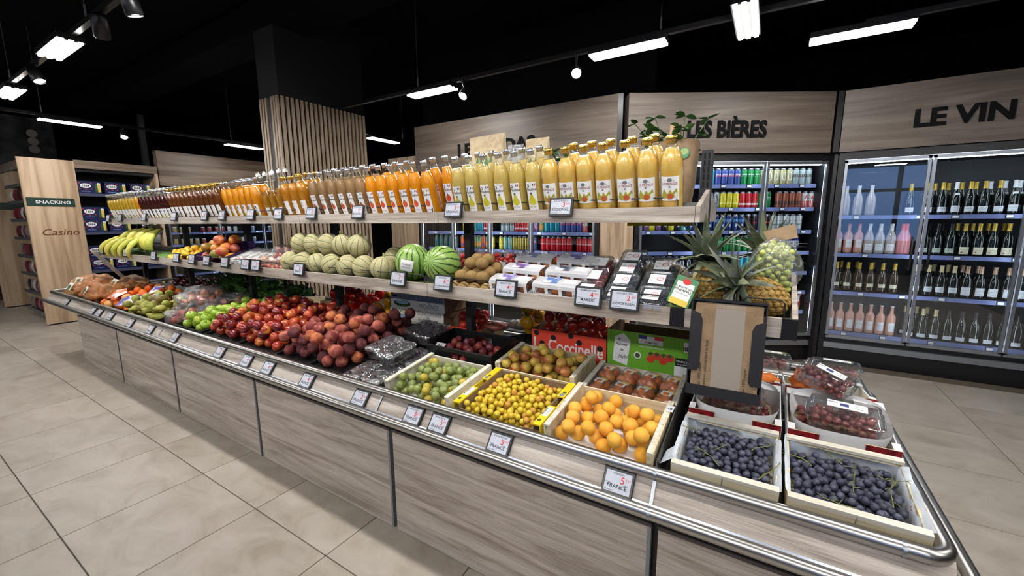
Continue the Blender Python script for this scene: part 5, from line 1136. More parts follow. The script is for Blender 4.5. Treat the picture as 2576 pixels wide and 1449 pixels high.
# bag of green grapes
gg = P('green grape', (176,190,84), .25, rand=[(162,180,72),(190,200,100)], coat=.3, sss=.0); ggm = MB().ball((0,0,0), (.0105,.0105,.0125), 12, 8).mesh('grape', gg)
o = thing('grape_bag', 'clear bag of green grapes behind the pineapple', 'fruit bag', midM(.03, 1.82, .0).to_translation(), (0,0,.1))
for p in drop(170, -.07, .055, -.065, .07, .0118, .0, .03, 120): ob('grape', ggm, o, p, rrot())
lump(121, .085, .085, .12, 20, 12, .10).xf(T(-.005,0,.10)).build('film', M['film'], o)
MB().add([(-.03,.0,.20),(.06,.01,.22),(.05,.03,.27),(-.05,.02,.24)], [(0,1,2,3)]).build('paper_flap', M['kraft'], o)
tag(lump(5, .05, .045, .04, 18, 12, .3).build('paper_grass', gs, None, midM(-.255, 1.60, .02).to_translation()), 'tuft of green paper grass beside the blueberry punnets', 'paper grass')
# ---------------------------------------------------------------- paper bag dispenser hung on the middle shelf
bdm = thing('bag_dispenser', 'black bag dispenser filled with kraft produce bags', 'bag dispenser', (-.097, 1.515, .905), (-.10, 0, .02))
w_, hh = .112, .315
MB().box(-w_, w_, .024, .028, 0, hh+.01).build('back_plate', M['blackm'], bdm); MB().box(-w_, w_, -.028, .028, -.004, 0).build('bottom_plate', M['blackm'], bdm)
for s_ in (-1, 1):
    MB().box(min(s_*w_, s_*(w_-.004)), max(s_*w_, s_*(w_-.004)), -.028, .024, 0, hh).build('side_plate', M['blackm'], bdm)
    zz0, zz1 = (.08, .285) if s_ < 0 else (.055, .265); c_ = .028; pts = [(0, zz0), (.030, zz0), (.038, zz0+.012), (.038, zz1-c_), (.030, zz1-.008), (.012, zz1), (0, zz1)]
    MB().prism([(s_*(w_-x_), z_) for x_, z_ in (pts if s_ > 0 else pts[::-1])], .028, .0305, 0, FACE).build('retaining_flap', M['blackm'], bdm)
MB().box(-w_, w_, -.0305, -.028, -.004, .032).build('retaining_lip', M['blackm'], bdm)
MB().box(-w_-.003, w_+.003, .0, .06, hh+.004, hh+.010).build('top_plate', M['black'], bdm)
for s_ in (-1, 1): MB().tube([(s_*(w_-.01), .03, hh-.02), (s_*(w_-.01), .06, hh-.0), (s_*(w_-.01), .07, hh+.02)], .004, 6).build('hook', M['blackm'], bdm)
for k in range(7):
    dz = R.uniform(-.006,.006); dx = R.uniform(-.004,.004)
    bg_ = tag(MB().box(-w_+.012+dx, w_-.012+dx, -.027+k*.007, -.0215+k*.007, .002, hh-.012+dz+k*.002).box(-.038+dx, .05+dx, -.0273+k*.007, -.027+k*.007, .003, hh-.0135+dz+k*.002, 1).build('paper_bag', [M['kraft'], P('frosted bag window %d' % k, (150,141,132), .6)], None), 'kraft produce bag in the dispenser, %s' % (nth(k, 'front').replace('frontmost', 'front one')), 'paper bag', 'kraft bags in the dispenser')
    bg_.matrix_world = T(-.097, 1.515, .905) @ Euler((-.10,0,.02)).to_matrix().to_4x4()
    if k == 0:
        tx = MB(); tx.text('fenêtre en cellulose issue du bois', 0, 0, .0125, 0, .0, .005).xf(RZ(pi/2)); tx.xf(T(-.052, .105, 0)); b_ = len(tx.v); tx.text('Sac 100% papier', 0, 0, .0125, 0, 0., .005); tx.xf(T(-.068, .07, 0) @ RZ(pi/2), b_)
        b_ = len(tx.v); tx.text('Sac 100% papier', 0, 0, .0125, 0, 0, .005); tx.xf(T(.066, .07, 0) @ RZ(pi/2), b_); tx.xf(T(0, -.0277, 0) @ FACE); tx.build('lettering', M['ink'], bg_)
# ---------------------------------------------------------------- grape end
bgr = P('black grape', (54,56,72), .5, rand=[(42,43,56),(60,62,80),(70,72,92)], noise=(70,(104,108,132),.5,.8)); bgm = MB().ball((0,0,0), (.0102,.0102,.0118), 12, 8).mesh('grape', bgr)
vst = P('green vine stem', (120,126,70), .7)
def stemmesh(seed, big=1.):
    g_ = random.Random(seed); m = MB(); p = Vector((0,0,0)); d = Vector((g_.uniform(-1,1), g_.uniform(-1,1), .12)).normalized(); pts = [p.copy()]
    for k in range(5): d = (d+Vector((g_.uniform(-.5,.5), g_.uniform(-.5,.5), g_.uniform(-.15,.15)))).normalized(); p = p+d*.018*big; pts.append(p.copy())
    m.tube(pts, [.0018,.0016,.0014,.0013,.0012,.001], 6)
    for k in (1, 2, 3, 4):
        e = Vector((g_.uniform(-1,1), g_.uniform(-1,1), g_.uniform(-.1,.4))).normalized(); m.tube([pts[k], pts[k]+e*.012*big, pts[k]+e*.022*big+Vector((0,0,-.004))], [.001,.0009,.0008], 5)
    return m
def liner(Mx, a, b, h, seed):
    g_ = random.Random(seed); m = MB(); n = 9; rings = []
    for t, z in ((0,.008),(0,.05),(.004,h*.95),(.016,h+.006)):
        ring = []
        for sx_, (p0, p1) in enumerate((((-1,-1),(1,-1)),((1,-1),(1,1)),((1,1),(-1,1)),((-1,1),(-1,-1)))):
            for k in range(n):
                u = k/n; x = (p0[0]+(p1[0]-p0[0])*u)*(a-.003+t*(1 if sx_ in (1,3) else .0)); y = (p0[1]+(p1[1]-p0[1])*u)*(b-.003)
                zz = z+(g_.uniform(-.006,.010) if z > .06 else 0)
                if sx_ in (0, 2) and z > .03: zz = min(zz, .075)
                ring.append((x+g_.uniform(-.0015,.0015), y, zz))
        rings.append(ring)
    return m.loft(rings, sm=True)
lpm = P('pale blue-white liner paper', (214,222,232), .6, bump=(30,.3)); redpr = P('red liner print', (196,50,52), .6)
for ci, (x0, x1, y0, y1, wd_) in enumerate(((-.205, .078, 1.272, 1.565, 'left'), (.098, .385, 1.268, 1.565, 'right'))):
    Mx, a, b = crate('pale wooden crate of black grapes, %s one' % wd_, x0, x1, y0, y1, .098, swap=True)
    o = liner(Mx, a, b, .088, 5+ci).build('crate_liner', lpm, None, Mx.to_translation(), Mx.to_euler()); tag(o, 'white paper liner standing up in the %s black grape crate' % wd_, 'liner')
    m = MB(); m.text('o', 0, 0, .024, 0, 0, .02); m.xf(T(-a+.0125 if ci == 0 else a-.0115, -.05, .080) @ RZ(pi/2 if ci else -pi/2) @ RX(pi/2)); m.build('print', redpr, o)
    if ci == 0:
        MB().add([(-a-.002,-b+.03,.090),(-a-.045,-b+.015,.062),(-a-.038,-b+.085,.066),(-a-.002,-b+.10,.094)], [(0,1,2,3)]).build('paper_corner', lpm, o)
    pts = drop(325, -a+.006, a-.010, -b+.006, b-.006, .0104, .018, .024, 130+ci, 30)
    nb = 6; cells = [[] for _ in range(nb)]
    for p in pts:
        k = min(2, int((p[0]+a)/(2*a)*3)) + 3*(0 if p[1] < 0 else 1); cells[k].append(p)
    for k, cl in enumerate(cells):
        c0 = Mx @ Vector((sum(p[0] for p in cl)/len(cl), sum(p[1] for p in cl)/len(cl), .02)); Mi = T(*c0) @ Mx.to_euler().to_matrix().to_4x4(); inv = Mi.inverted() @ Mx
        g_ = thing('grape_bunch', 'bunch of black grapes in the %s crate, %s %s' % (wd_, ['front','back'][k//3], ['left','centre','right'][k % 3]), 'grapes', c0, Mx.to_euler(), 'black grape bunches')
        for p in cl: ob('grape', bgm, g_, inv @ Vector(p), rrot())
        if k != 4 or ci: stemmesh(k+10*ci).build('stem', vst, g_, (R.uniform(-.02,.02), R.uniform(-.03,.03), .052))
# printed cardboard trays of red grapes behind, white round liners
rgr = P('red grape', (126,58,62), .35, rand=[(110,46,56),(140,70,68),(156,84,76)], noise=(60,(170,120,120),.5,.8), coat=.2); rgm = MB().ball((0,0,0), (.0108,.0108,.0125), 12, 8).mesh('grape', rgr)
rcd = P('red patterned card', (150,26,36), .5, noise=(50,(96,12,24),.45,.6)); bei = P('beige card', (196,178,140), .7); wht = P('white card', (232,232,234), .6)
def rgtray(label, x0, x1, y0, y1, h, grapes=0, seed=0, round_=True, green=False):
    y = (y0+y1)/2; wd2, dp = (x1-x0)/2, (y1-y0)/2/cos(dk); Mx = deckM((x0+x1)/2, y, .026 if y < YC else 0); o = thing('cardboard_tray', label, 'tray', Mx.to_translation(), Mx.to_euler())
    MB().box(-wd2, wd2, -dp, dp, .001, .004).build('bottom', bei, o)
    for s_ in (-1, 1): MB().box(min(s_*wd2, s_*(wd2-.004)), max(s_*wd2, s_*(wd2-.004)), -dp, dp, .004, h*.8).build('side_wall', wht, o)
    MB().box(-wd2+.004, wd2-.004, dp-.004, dp, .004, h*.7).build('back_wall', wht, o); MB().box(-wd2+.004, wd2-.004, -dp, -dp+.003, .004, h*.45).build('front_wall', bei, o)
    for s_ in (-1, 1):
        xa, xb = sorted((s_*(wd2-.001), s_*(wd2-.085)))
        m = MB().box(xa, xb, -dp-.001, -dp+.002, h*.45, h*.95).box(xa, xb, -dp-.0015, -dp-.001, h*.62, h*.94, 1)
        for k in range(4): cxx = xa+.012+k*.018; m.add([(cxx-.006,-dp-.0018,h*.535),(cxx,-dp-.0018,h*.48),(cxx+.006,-dp-.0018,h*.535),(cxx,-dp-.0018,h*.59)], [(0,1,2,3)], 1)
        m.build('corner_flap', [bei, rcd], o)
        MB().box(xa, xb, dp-.05, dp-.004, h*.92, h*.95).build('corner_ledge', wht, o); MB().box(min(s_*(wd2-.02), s_*wd2), max(s_*(wd2-.02), s_*wd2), -dp, -dp+.04, h*.92, h*.95).build('corner_ledge', wht, o)
    if round_:
        rr = [[(wd2*.96*sx_*abs(cos(a_))**.6*(1 if cos(a_) > 0 else -1), dp*.95*abs(sin(a_))**.6*(1 if sin(a_) > 0 else -1), z_) for a_ in [2*pi*k/28 for k in range(28)]] for sx_, z_ in ((.86,.02),(.98,h*.9),(1.0,h*1.12))]
        MB().loft(rr).build('round_liner', wht, o)
    if grapes:
        g_ = thing('grape_bunch', ('loose %s grapes in the ' % ('green' if green else 'red'))+label, 'grapes', Mx.to_translation(), Mx.to_euler())
        g_['label'] = '%s grapes lying in the %s' % ('green' if green else 'red', ' '.join(label.split()[-9:]))
        for p in drop(grapes, -wd2*.78, wd2*.78, -dp*.8, dp*.8, .0112, .012, .01, seed): ob('grape', ggm if green else rgm, g_, p, rrot())
        stemmesh(seed).build('stem', vst, g_, (.0,-.03,.045))
    return Mx, wd2, dp
rgtray('red patterned tray of red grapes behind the left crate', -.205, .085, 1.585, 1.875, .085, 90, 150)
rgtray('red patterned tray of red grapes behind the right crate', .102, .388, 1.585, 1.875, .085, 110, 151)
rgtray('white tray of green grapes, back left', -.205, .085, 1.935, 2.24, .09, 60, 152, False, True)
rgtray('white tray of green grapes, back right', .102, .388, 1.935, 2.24, .09, 60, 153, False, True)
ofp = P('orange tissue paper', (238,128,50), .7, bump=(60,.6))
for i, (x, y, z) in enumerate(((.20, 2.00, .09), (-.02, 2.02, .07))):
    o = lump(200+i, .085, .06, .045, 24, 14, .35).build('tissue_paper', ofp, None, (deckM(x, y, z).to_translation())); tag(o, ['crumpled orange tissue paper beside the red grape box','crumpled orange tissue paper behind the bag dispenser'][i], 'tissue paper')
    if i == 0: MB().add([(-.09,-.02,-.05),(-.01,-.05,-.05),(.0,-.03,.04),(-.06,.02,.07)], [(0,1,2,3)]).build('sheet_fold', ofp, o)
def gshell(label, Mx, grapes, seed, w_=.092, d_=.062, h=.075, group='clear boxes of red grapes'):
    o = thing('grape_box', label, 'grape box', Mx.to_translation(), Mx.to_euler(), group)
    MB().loft([rrect(w_*.86,d_*.86,.016,0), rrect(w_*.95,d_*.95,.02,h*.55), rrect(w_,d_,.022,h*.57), rrect(w_,d_,.022,h*.61)], cap0=True).build('base', M['shell'], o)
    MB().loft([rrect(w_,d_,.022,h*.61), rrect(w_*.94,d_*.94,.02,h*.64), rrect(w_*.88,d_*.88,.022,h*.95), rrect(w_*.78,d_*.76,.02,h)], cap1=True).build('lid', M['shell'], o)
    for p in drop(grapes, -w_*.82, w_*.82, -d_*.82, d_*.82, .0112, .002, 0, seed): ob('grape', rgm, o, p, rrot())
    l_ = MB().box(-w_*.45, w_*.55, -.024, .024, h+.0003, h+.0009).box(-.012, .010, -.010, .010, h+.001, h+.0014, 1).text('RAISIN', -.035, .006, .010, 1, h+.0015, .02).text('500 g', .035, -.012, .010, 2, h+.0015).text('vignes', .034, .006, .009, 2, h+.0015); l_.build('pack_label', [M['paper'], C_['flagb'], C_['leafp']], o)
gshell('clear box of red grapes with white label lying in the front right tray', deckM(.255, 1.675, .095) @ RZ(-.12) @ RX(-.05), 52, 160, .105, .068)
gshell('clear box of red grapes tilted over the back edge of the tray', deckM(.205, 1.86, .13) @ RZ(-.35) @ Matrix.Rotation(.30, 4, 'Y') @ RX(-.12), 48, 161, .092, .058)
gshell('clear box of red grapes under the bag dispenser', deckM(-.06, 1.67, .095) @ RZ(-.1), 48, 162, .095, .062)
gshell('clear grape box at the back right end of the island', deckM(.30, 2.30, .09) @ RZ(-.1), 40, 163, .10, .065)
gshell('clear grape box at the back, right of the bag dispenser', deckM(.04, 2.30, .09) @ RZ(.05), 40, 164, .10, .065)
# ---------------------------------------------------------------- far side of the lower deck
def bdeck(x, y, h=0.): return T(x, y, zd(y)+h) @ RX(-dk)
def cbox(label, x0, x1, y, dp, h, mats, art, z=0., tilt=0.):
    Mx = T((x0+x1)/2, y, zd(y)+z) @ RX(tilt); a = (x1-x0)/2; o = thing('printed_carton', label, 'carton', Mx.to_translation(), Mx.to_euler())
    t = .004; MB().box(-a, a, 0, t, 0, h).build('front_wall', mats[0], o); MB().box(-a, a, dp-t, dp, 0, h*.8).build('back_wall', mats[1], o)
    for s_ in (-1, 1): MB().box(min(s_*a, s_*(a-t)), max(s_*a, s_*(a-t)), t, dp-t, 0, h).build('side_wall', mats[1], o)
    MB().box(-a+t, a-t, t, dp-t, 0, t).build('bottom', mats[1], o)
    m = MB(); art(m, a, h); m.xf(T(0, -.0008, 0) @ FACE); m.build('print', mats[2], o); return o
cream = P('cream card', (232,228,220), .6); cucg = P('cucumber print', (70,96,52), .6, noise=(40,(40,64,36),.4,.6)); pale = P('pale green print', (150,176,110), .6); skyp = P('sky print', (150,184,214), .6)
def cuc(m, a, h):
    m.text('CONCOMBRES', a*.5, h*.68, .040, 1, .0006, -.004, 0, .78); m.text('de', a*.45, h*.48, .026, 1, .0006, 0, .2); m.text('PROVENCE', a*.45, h*.16, .042, 1, .0006, -.004, 0, .82)
    blob(m, -a*.55, h*.34, h*.24, 0, .0006, 3.4, 24); blob(m, -a*.55, h*.42, h*.13, 3, .0009, 4.6, 24); m.add([(-a*.95,h*.76,.0006),(-a*.74,h*.76,.0006),(-a*.72,h*.9,.0006),(-a*.93,h*.9,.0006)], [(0,1,2,3)], 0)
    for k in range(4): blob(m, -a*.62+k*.042, h*.8, .014, 2, .0006); blob(m, -a*.62+k*.042, h*.8, .009, 4, .0009)
cm_ = [cucg, M['inkgrey'], pale, skyp, cream]
for i in range(2): cbox('white cucumber carton with green print, %s of two stacked' % ['lower','upper'][i], -2.20+i*.01, -1.72+i*.01, 1.955, .30, .098, [cream, M['card'], cm_], cuc, .075+i*.0985, 0)
redc = P('coral red card', (226,74,52), .5); grnc = P('bright green card', (112,178,48), .5)
def coc(m, a, h):
    m.text('La Coccinelle', .0, h*.42, .092, 0, .0006, .018, 0, .80)
    for x_, y_ in ((-a*.86,h*.9),(-a*.38,h*.82),(a*.32,h*.78),(a*.85,h*.7),(a*.1,h*.95),(-a*.7,h*.6)): blob(m, x_, y_, .016, 1, .0008)
cbox('coral red tomato carton with black dots and white lettering', -1.08, -.655, 1.965, .28, .185, [redc, M['card'], [M['white'], M['ink']]], coc, -.02, .06)
tomr = P('tomato print', (216,64,44), .5)
def jade(m, a, h):
    m.add([(-a*.86,h*.30,.001),(-a*.48,h*.22,.001),(-a*.40,h*.80,.001),(-a*.58,h*.96,.001),(-a*.80,h*.86,.001)], [(0,1,2,3,4)], 0)
    m.text('le', -a*.68, h*.80, .017, 1, .0016, .02).text('Potager', -a*.62, h*.67, .019, 1, .0016, .02).text('de', -a*.62, h*.55, .017, 1, .0016, .02).text('Jade', -a*.60, h*.38, .028, 2, .0016, 0, .3)
    m.add([(-a*.2,h*.78,.001),(a*.38,h*.78,.001),(a*.38,h*.95,.001),(-a*.2,h*.95,.001)], [(0,1,2,3)], 0); m.add([(-a*.2,h*.89,.0014),(0,h*.89,.0014),(0,h*.97,.0014),(-a*.2,h*.97,.0014)], [(0,1,2,3)], 3); m.add([(a*.18,h*.89,.0014),(a*.38,h*.89,.0014),(a*.38,h*.97,.0014),(a*.18,h*.97,.0014)], [(0,1,2,3)], 4)
    m.text('TOMATES', a*.1, h*.80, .013, 1, .0016, .02).text('CULTIVÉES EN FRANCE', a*.1, h*.70, .011, 0, .0012, .02); blob(m, -a*.22, h*.5, .018, 0, .001); blob(m, -a*.22, h*.5, .012, 2, .0014)
    for k in range(4): blob(m, a*(.10+k*.15), h*(.46+.08*(k % 2)), .019, 5, .001+.0002*k)
    for k in range(4): x_ = a*(.10+k*.15); m.add([(x_-.013,h*.58,.002),(x_,h*.53,.002),(x_+.014,h*.60,.002),(x_,h*.63,.002)], [(0,1,2,3)], 2)
    m.add([(a*.68,h*.40,.001),(a*.98,h*.40,.001),(a*.98,h*.58,.001),(a*.68,h*.58,.001)], [(0,1,2,3)], 1); m.add([(a*.66,h*.06,.001),(a*.98,h*.06,.001),(a*.98,h*.40,.001),(a*.66,h*.40,.001)], [(0,1,2,3)], 0); m.text('TOMATES', a*.83, h*.49, .012, 0, .0014, .02).text('EN GRAPPE', a*.84, h*.43, .009, 0, .0014)
    m.add([(a*.86,h*.72,.001),(a*.97,h*.72,.001),(a*.97,h*.93,.001),(a*.86,h*.93,.001)], [(0,1,2,3)], 0); m.text('IIII', a*.915, h*.75, .026, 1, .0014, .03)
cbox('bright green tomato carton with a white tag print', -.645, -.262, 1.955, .28, .222, [grnc, M['card'], [M['white'], M['ink'], C_['leafp'], C_['flagb'], C_['flagr'], tomr]], jade, .0, .06)
# vegetables on the far side
tomm = fr('tm', .036, .030, .18, 0, 16, 10).mesh('tomato', P('tomato skin', (196,48,36), .2, rand=[(206,58,38),(170,46,40),(220,88,44)], coat=.4))
def heap(nm, me, label, cat, x0, x1, y0, y1, h, n, r, seed, grp, up=False, md=.03):
    Mx = bdeck((x0+x1)/2, (y0+y1)/2)
    for p in drop(n, (x0-x1)/2, (x1-x0)/2, (y0-y1)/2, (y1-y0)/2, r, h, md, seed): tag(ob(nm, me, None, Mx @ Vector(p), rrot(up)), label % ['left','middle','right'][min(2, int((p[0]-(x0-x1)/2)/(x1-x0)*3))], cat, grp+str(min(2, int((p[0]-(x0-x1)/2)/(x1-x0)*3))))
heap('tomato', tomm, 'dark red tomato in the coral red carton with black dots, %s', 'tomato', -1.06, -.68, 1.98, 2.22, .10, 26, .036, 170, 'carton tomatoes')
heap('tomato', tomm, 'red tomato in the carton behind the filmed punnets, %s', 'tomato', -1.70, -1.46, 1.98, 2.20, .075, 14, .034, 171, 'tomatoes near the post')
cbox('coral red carton of tomatoes behind the black plum crate', -1.71, -1.44, 1.965, .26, .09, [redc, M['card'], [M['white'], M['ink']]], lambda m, a, h: [blob(m, -a*.7, h*.6, .016, 1, .0008), blob(m, -a*.2, h*.7, .016, 1, .0008)], .01, 0)
def pepfn(v):
    a = atan2(v.y, v.x); p = sqrt(v.x**2+v.y**2); k = (1-.14*abs(cos(1.5*a))**3)*(1+.10*v.z); return Vector((v.x*k, v.y*k, v.z-.30*math.exp(-(p/.3)**2)*(1 if v.z > 0 else -.4)))
gst = MB().tube([(0,0,.02),(.003,0,.04),(.008,.002,.056)], [.008,.005,.006], 7).mesh('stalk', P('green stalk', (72,110,48), .6))
pep = [MB().ball((0,0,0), (.042,.042,.048), 24, 14, pepfn).mesh('pepper', P('pepper '+str(i), c, .2, coat=.5)) for i, c in enumerate(((206,40,26),(240,172,26)))]
def peppers(x0, x1, n, kind, seed, lab, h=.06):
    Mx = bdeck((x0+x1)/2, 2.10)
    for p in drop(n, (x0-x1)/2, (x1-x0)/2, -.13, .13, .044, h, .04, seed):
        o = ob('pepper', pep[kind], None, Mx @ Vector(p), rrot(True)); tag(o, lab % ['left','middle','right'][min(2, int((p[0]-(x0-x1)/2)/(x1-x0)*3))], 'pepper', lab[:24]+str(min(2, int((p[0]-(x0-x1)/2)/(x1-x0)*3)))); ob('stalk', gst, o)
peppers(-3.0, -2.52, 22, 0, 172, 'glossy red pepper on the far side, %s'); peppers(-2.50, -2.24, 9, 1, 173, 'yellow pepper next to the cucumber cartons, %s'); peppers(-1.26, -1.10, 6, 1, 174, 'yellow pepper behind the black plum crate, %s', .10)
def bbin(label, x0, x1, h=.075):
    y = 2.11; Mx = bdeck((x0+x1)/2, y); o = thing('plastic_crate', label, 'crate', Mx.to_translation(), Mx.to_euler()); a, b = (x1-x0)/2, .15
    MB().box(-a, a, -b, b, .001, .006).build('base', M['bplastic'], o)
    for q in ((-a, a, -b, -b+.006), (-a, a, b-.006, b), (-a, -a+.006, -b+.006, b-.006), (a-.006, a, -b+.006, b-.006)): MB().box(*q, .006, h).build('wall_panel', M['bplastic'], o)
    return o
o = bbin('black crate of red peppers on the far side', -3.02, -2.50); bbin('black crate of yellow peppers on the far side', -2.49, -2.22); bbin('black crate of yellow peppers behind the plum crate', -1.30, -1.09)
tag(MB().box(-.045, .045, 0, .001, -.028, .028).build('card', M['paper'], None, (-2.32, 1.948, .835), (-.1,0,0)), 'small white card on the far black crate', 'card')
def wcr(label, x0, x1):
    o = thing('fruit_crate', label, 'crate', bdeck((x0+x1)/2, 2.1).to_translation(), (-dk,0,0)); a = (x1-x0)/2
    for z_ in (.0, .055): MB().box(-a, a, -.14, -.132, z_, z_+.045).box(-a, a, .132, .14, z_, z_+.045).build('side_board', W['crate'], o)
    MB().box(-a, -a+.008, -.132, .132, 0, .13).build('end_board', W['crate'], o); MB().box(a-.008, a, -.132, .132, 0, .13).build('end_board', W['crate'], o); MB().box(-a, a, -.132, .132, 0, .005).build('bottom_board', W['crate'], o)
wcr('wooden crate on the far side in front of the slatted column', -3.38, -3.05)
# leafy greens
lgm = [P('leaf green %d' % i, c, .6, rand=[c, tuple(int(x*.75) for x in c)]) for i, c in enumerate(((84,128,44),(54,96,40),(112,148,70)))]
def greens(label, cx_, cy_, sx_, sy_, hz, seed, mi, n=46, L_=.13):
    g_ = random.Random(seed); o = thing('leafy_greens', label, 'leafy greens', bdeck(cx_, cy_).to_translation() if cy_ > YC else deckM(cx_, cy_).to_translation())
    lm_ = []
    for k in range(3):
        m = MB(); vs = []; fs = []
        for i in range(6):
            t = i/5; w_ = .035*sin(pi*min(1, t*.85+.12)); z = .05*sin(t*2.4)
            vs += [(-w_, L_*t, z+.012*(-1)**i), (0, L_*t, z-.008), (w_, L_*t, z-.012*(-1)**i)]
        for i in range(5):
            for q in (0, 1): fs.append((i*3+q, i*3+q+1, i*3+q+4, i*3+q+3))
        lm_.append(m.add(vs, fs, 0, True).mesh('leaf', lgm[(mi+k) % 3] if k == 2 else lgm[mi]))
    for k in range(n): ob('leaf', g_.choice(lm_), o, (g_.uniform(-sx_, sx_), g_.uniform(-sy_, sy_), g_.uniform(.01, hz)), Euler((g_.uniform(.1, 1.3), g_.uniform(-.5,.5), g_.uniform(0, 6.3))))
greens('curly green lettuce behind the apple bags', -3.95, 2.06, .20, .10, .13, 1, 0); greens('dark leafy greens left of the far wooden crate', -3.56, 2.06, .13, .12, .12, 2, 1, 50); greens('long dark green leeks and herbs at the far left back', -4.45, 2.06, .25, .11, .13, 3, 1, 50, .2)
beet = MB().ball((0,0,0), (.034,.034,.036), 14, 9).mesh('beetroot', P('dark beet skin', (66,18,26), .3, coat=.4))
heap('beetroot', beet, 'dark red beetroot in the far left corner, %s', 'beetroot', -6.0, -5.0, 1.98, 2.2, .03, 52, .034, 175, 'beets')
# film packs and shallot nets on the far side of both decks
for i, (x, y, z, sx_, c) in enumerate(((-1.40,2.08,.10,.07,(226,96,54)),(-1.27,2.14,.12,.08,(206,170,120)),(-.86,2.16,.135,.08,(206,180,130)),(-.96,2.20,.14,.06,(230,226,216)))):
    Mx = bdeck(x, y, z); o = thing('vegetable_pack', 'film-wrapped vegetable pack on the far side, %s' % ['orange one','tan one left of the yellow peppers','tan one above the coral carton','whitish one above the coral carton'][i], 'vegetable pack', Mx.to_translation(), Mx.to_euler())
    lump(220+i, sx_*.9, .06, .030, 16, 10, .12).xf(T(0,0,.02)).build('contents', P('pack contents %d' % i, c, .6, noise=(40, tuple(int(v*.75) for v in c), .45, .65)), o); lump(220+i, sx_, .068, .038, 16, 10, .2).xf(T(0,0,.022)).build('film', M['film'], o)
# cherry tomato bags and paper packs on the far side of the middle shelf
chm = P('cherry tomato skin', (206,44,40), .25, coat=.4)
for i in range(11):
    x = -1.86+i*.088; y = 2.12; Mx = T(x, y, zm(y)) @ RX(-mk); o = thing('tomato_bag', 'clear cherry tomato bag behind the kiwis and watermelons, %s' % nth(i, 'left'), 'tomato bag', Mx.to_translation(), (0,0,0), 'cherry tomato bags')
    m = MB()
    for p in drop(30, -.042, .042, -.05, .05, .0135, .005, .02, 180+i): m.ball(p, .0135, 8, 6)
    stuff(m.build('tomatoes', chm, o)); lump(230+i, .044, .055, .05, 16, 10, .1).xf(T(0,0,.05)).build('film', M['film'], o)
    MB().loft([[(.02*cos(a_), .02*sin(a_), .095) for a_ in [2*pi*k/10 for k in range(10)]], [(.038*cos(a_)*(1+.3*(k_ % 2)), .030*sin(a_)*(1+.3*(k_ % 2)), .135+.01*(k_ % 3)) for k_, a_ in enumerate([2*pi*k/10 for k in range(10)])]]).build('gathered_top', M['film_w'], o)
    if i % 2 == 0: MB().box(-.016, .016, -.060, -.0592, .02, .085).text('IIII', 0, .04, .012, 1).build('pack_label', [M['paper'], M['ink']], o)
for i in range(4):
    Mx = T(-.79+i*.135, 2.10, zm(2.10)+.004) @ RX(-mk) @ RZ(.15-i*.1); o = thing('paper_pack', 'brown paper vegetable pack in film on the far shelf, %s' % nth(i, 'left'), 'vegetable pack', Mx.to_translation(), Mx.to_euler(), 'paper packs on the far shelf')
    MB().loft([rrect(.058,.10,.015,0), rrect(.062,.104,.02,.05), rrect(.05,.09,.02,.085)], cap0=True, cap1=True).build('paper_sleeve', M['kraft'] if i else wv, o); lump(240+i, .072, .115, .062, 18, 10, .16).xf(T(0,0,.05)).build('film', M['film'], o)
    MB().box(-.03, .03, -.02, .02, .087, .088).box(-.028, -.01, -.03, -.022, .087, .088, 1).build('pack_label', [P('leaf green label %d' % i, (110,160,70), .5), C_['flagr']], o)
# ---------------------------------------------------------------- herbs and pouches on the far side of the top shelf
pouch = P('printed kraft pouch', (206,188,156), .7, noise=(40,(190,168,132),.45,.6)); lfp = P('pouch leaf print', (80,130,80), .6)
for i, (x, y, wd2, h) in enumerate(((-1.40,2.03,.115,.445),(-1.10,2.04,.07,.40),(-1.24,2.02,.05,.37))):
    Mx = T(x, y, zt(y)+.001) @ RX(-.05) @ Matrix.Rotation(-.06+.05*i, 4, 'Y') @ RZ(.1-i*.08); mt_ = pouch if i < 2 else M['film_w']
    o = thing('kraft_pouch', ['tallest printed kraft pouch behind the pear nectar','second printed kraft pouch behind the pear nectar','clear pouch between two kraft pouches behind the pear nectar'][i], 'pouch', Mx.to_translation(), Mx.to_euler())
    MB().loft([rrect(wd2*.8,.045,.03,0,3), rrect(wd2,.05,.04,h*.4,3), rrect(wd2,.02,.015,h*.85,3), rrect(wd2,.004,.003,h,3)], cap0=True).build('sleeve', mt_, o)
    m = MB()
    for k in range(4): m.add([(-.02-.03*k+.05,-.052,h*.5),( .0-.03*k+.05,-.05,h*.62),(-.01-.03*k+.05,-.046,h*.74),(-.03-.03*k+.05,-.048,h*.62)], [(0,1,2,3)])
    if i < 2: m.xf(T(0,.012,0)); m.build('leaf_print', lfp, o)
hlf = P('herb leaf', (62,104,48), .55, rand=[(50,90,42),(84,126,62)]); hst = P('herb stem', (96,120,64), .6)
hl = MB().add([(0,0,0),(.016,.018,.004),(.014,.036,.002),(0,.052,-.004),(-.014,.036,.002),(-.016,.018,.004),(0,.026,-.004)], [(0,1,6),(1,2,6),(2,3,6),(3,4,6),(4,5,6),(5,0,6)], 0, True).mesh('leaf', hlf)
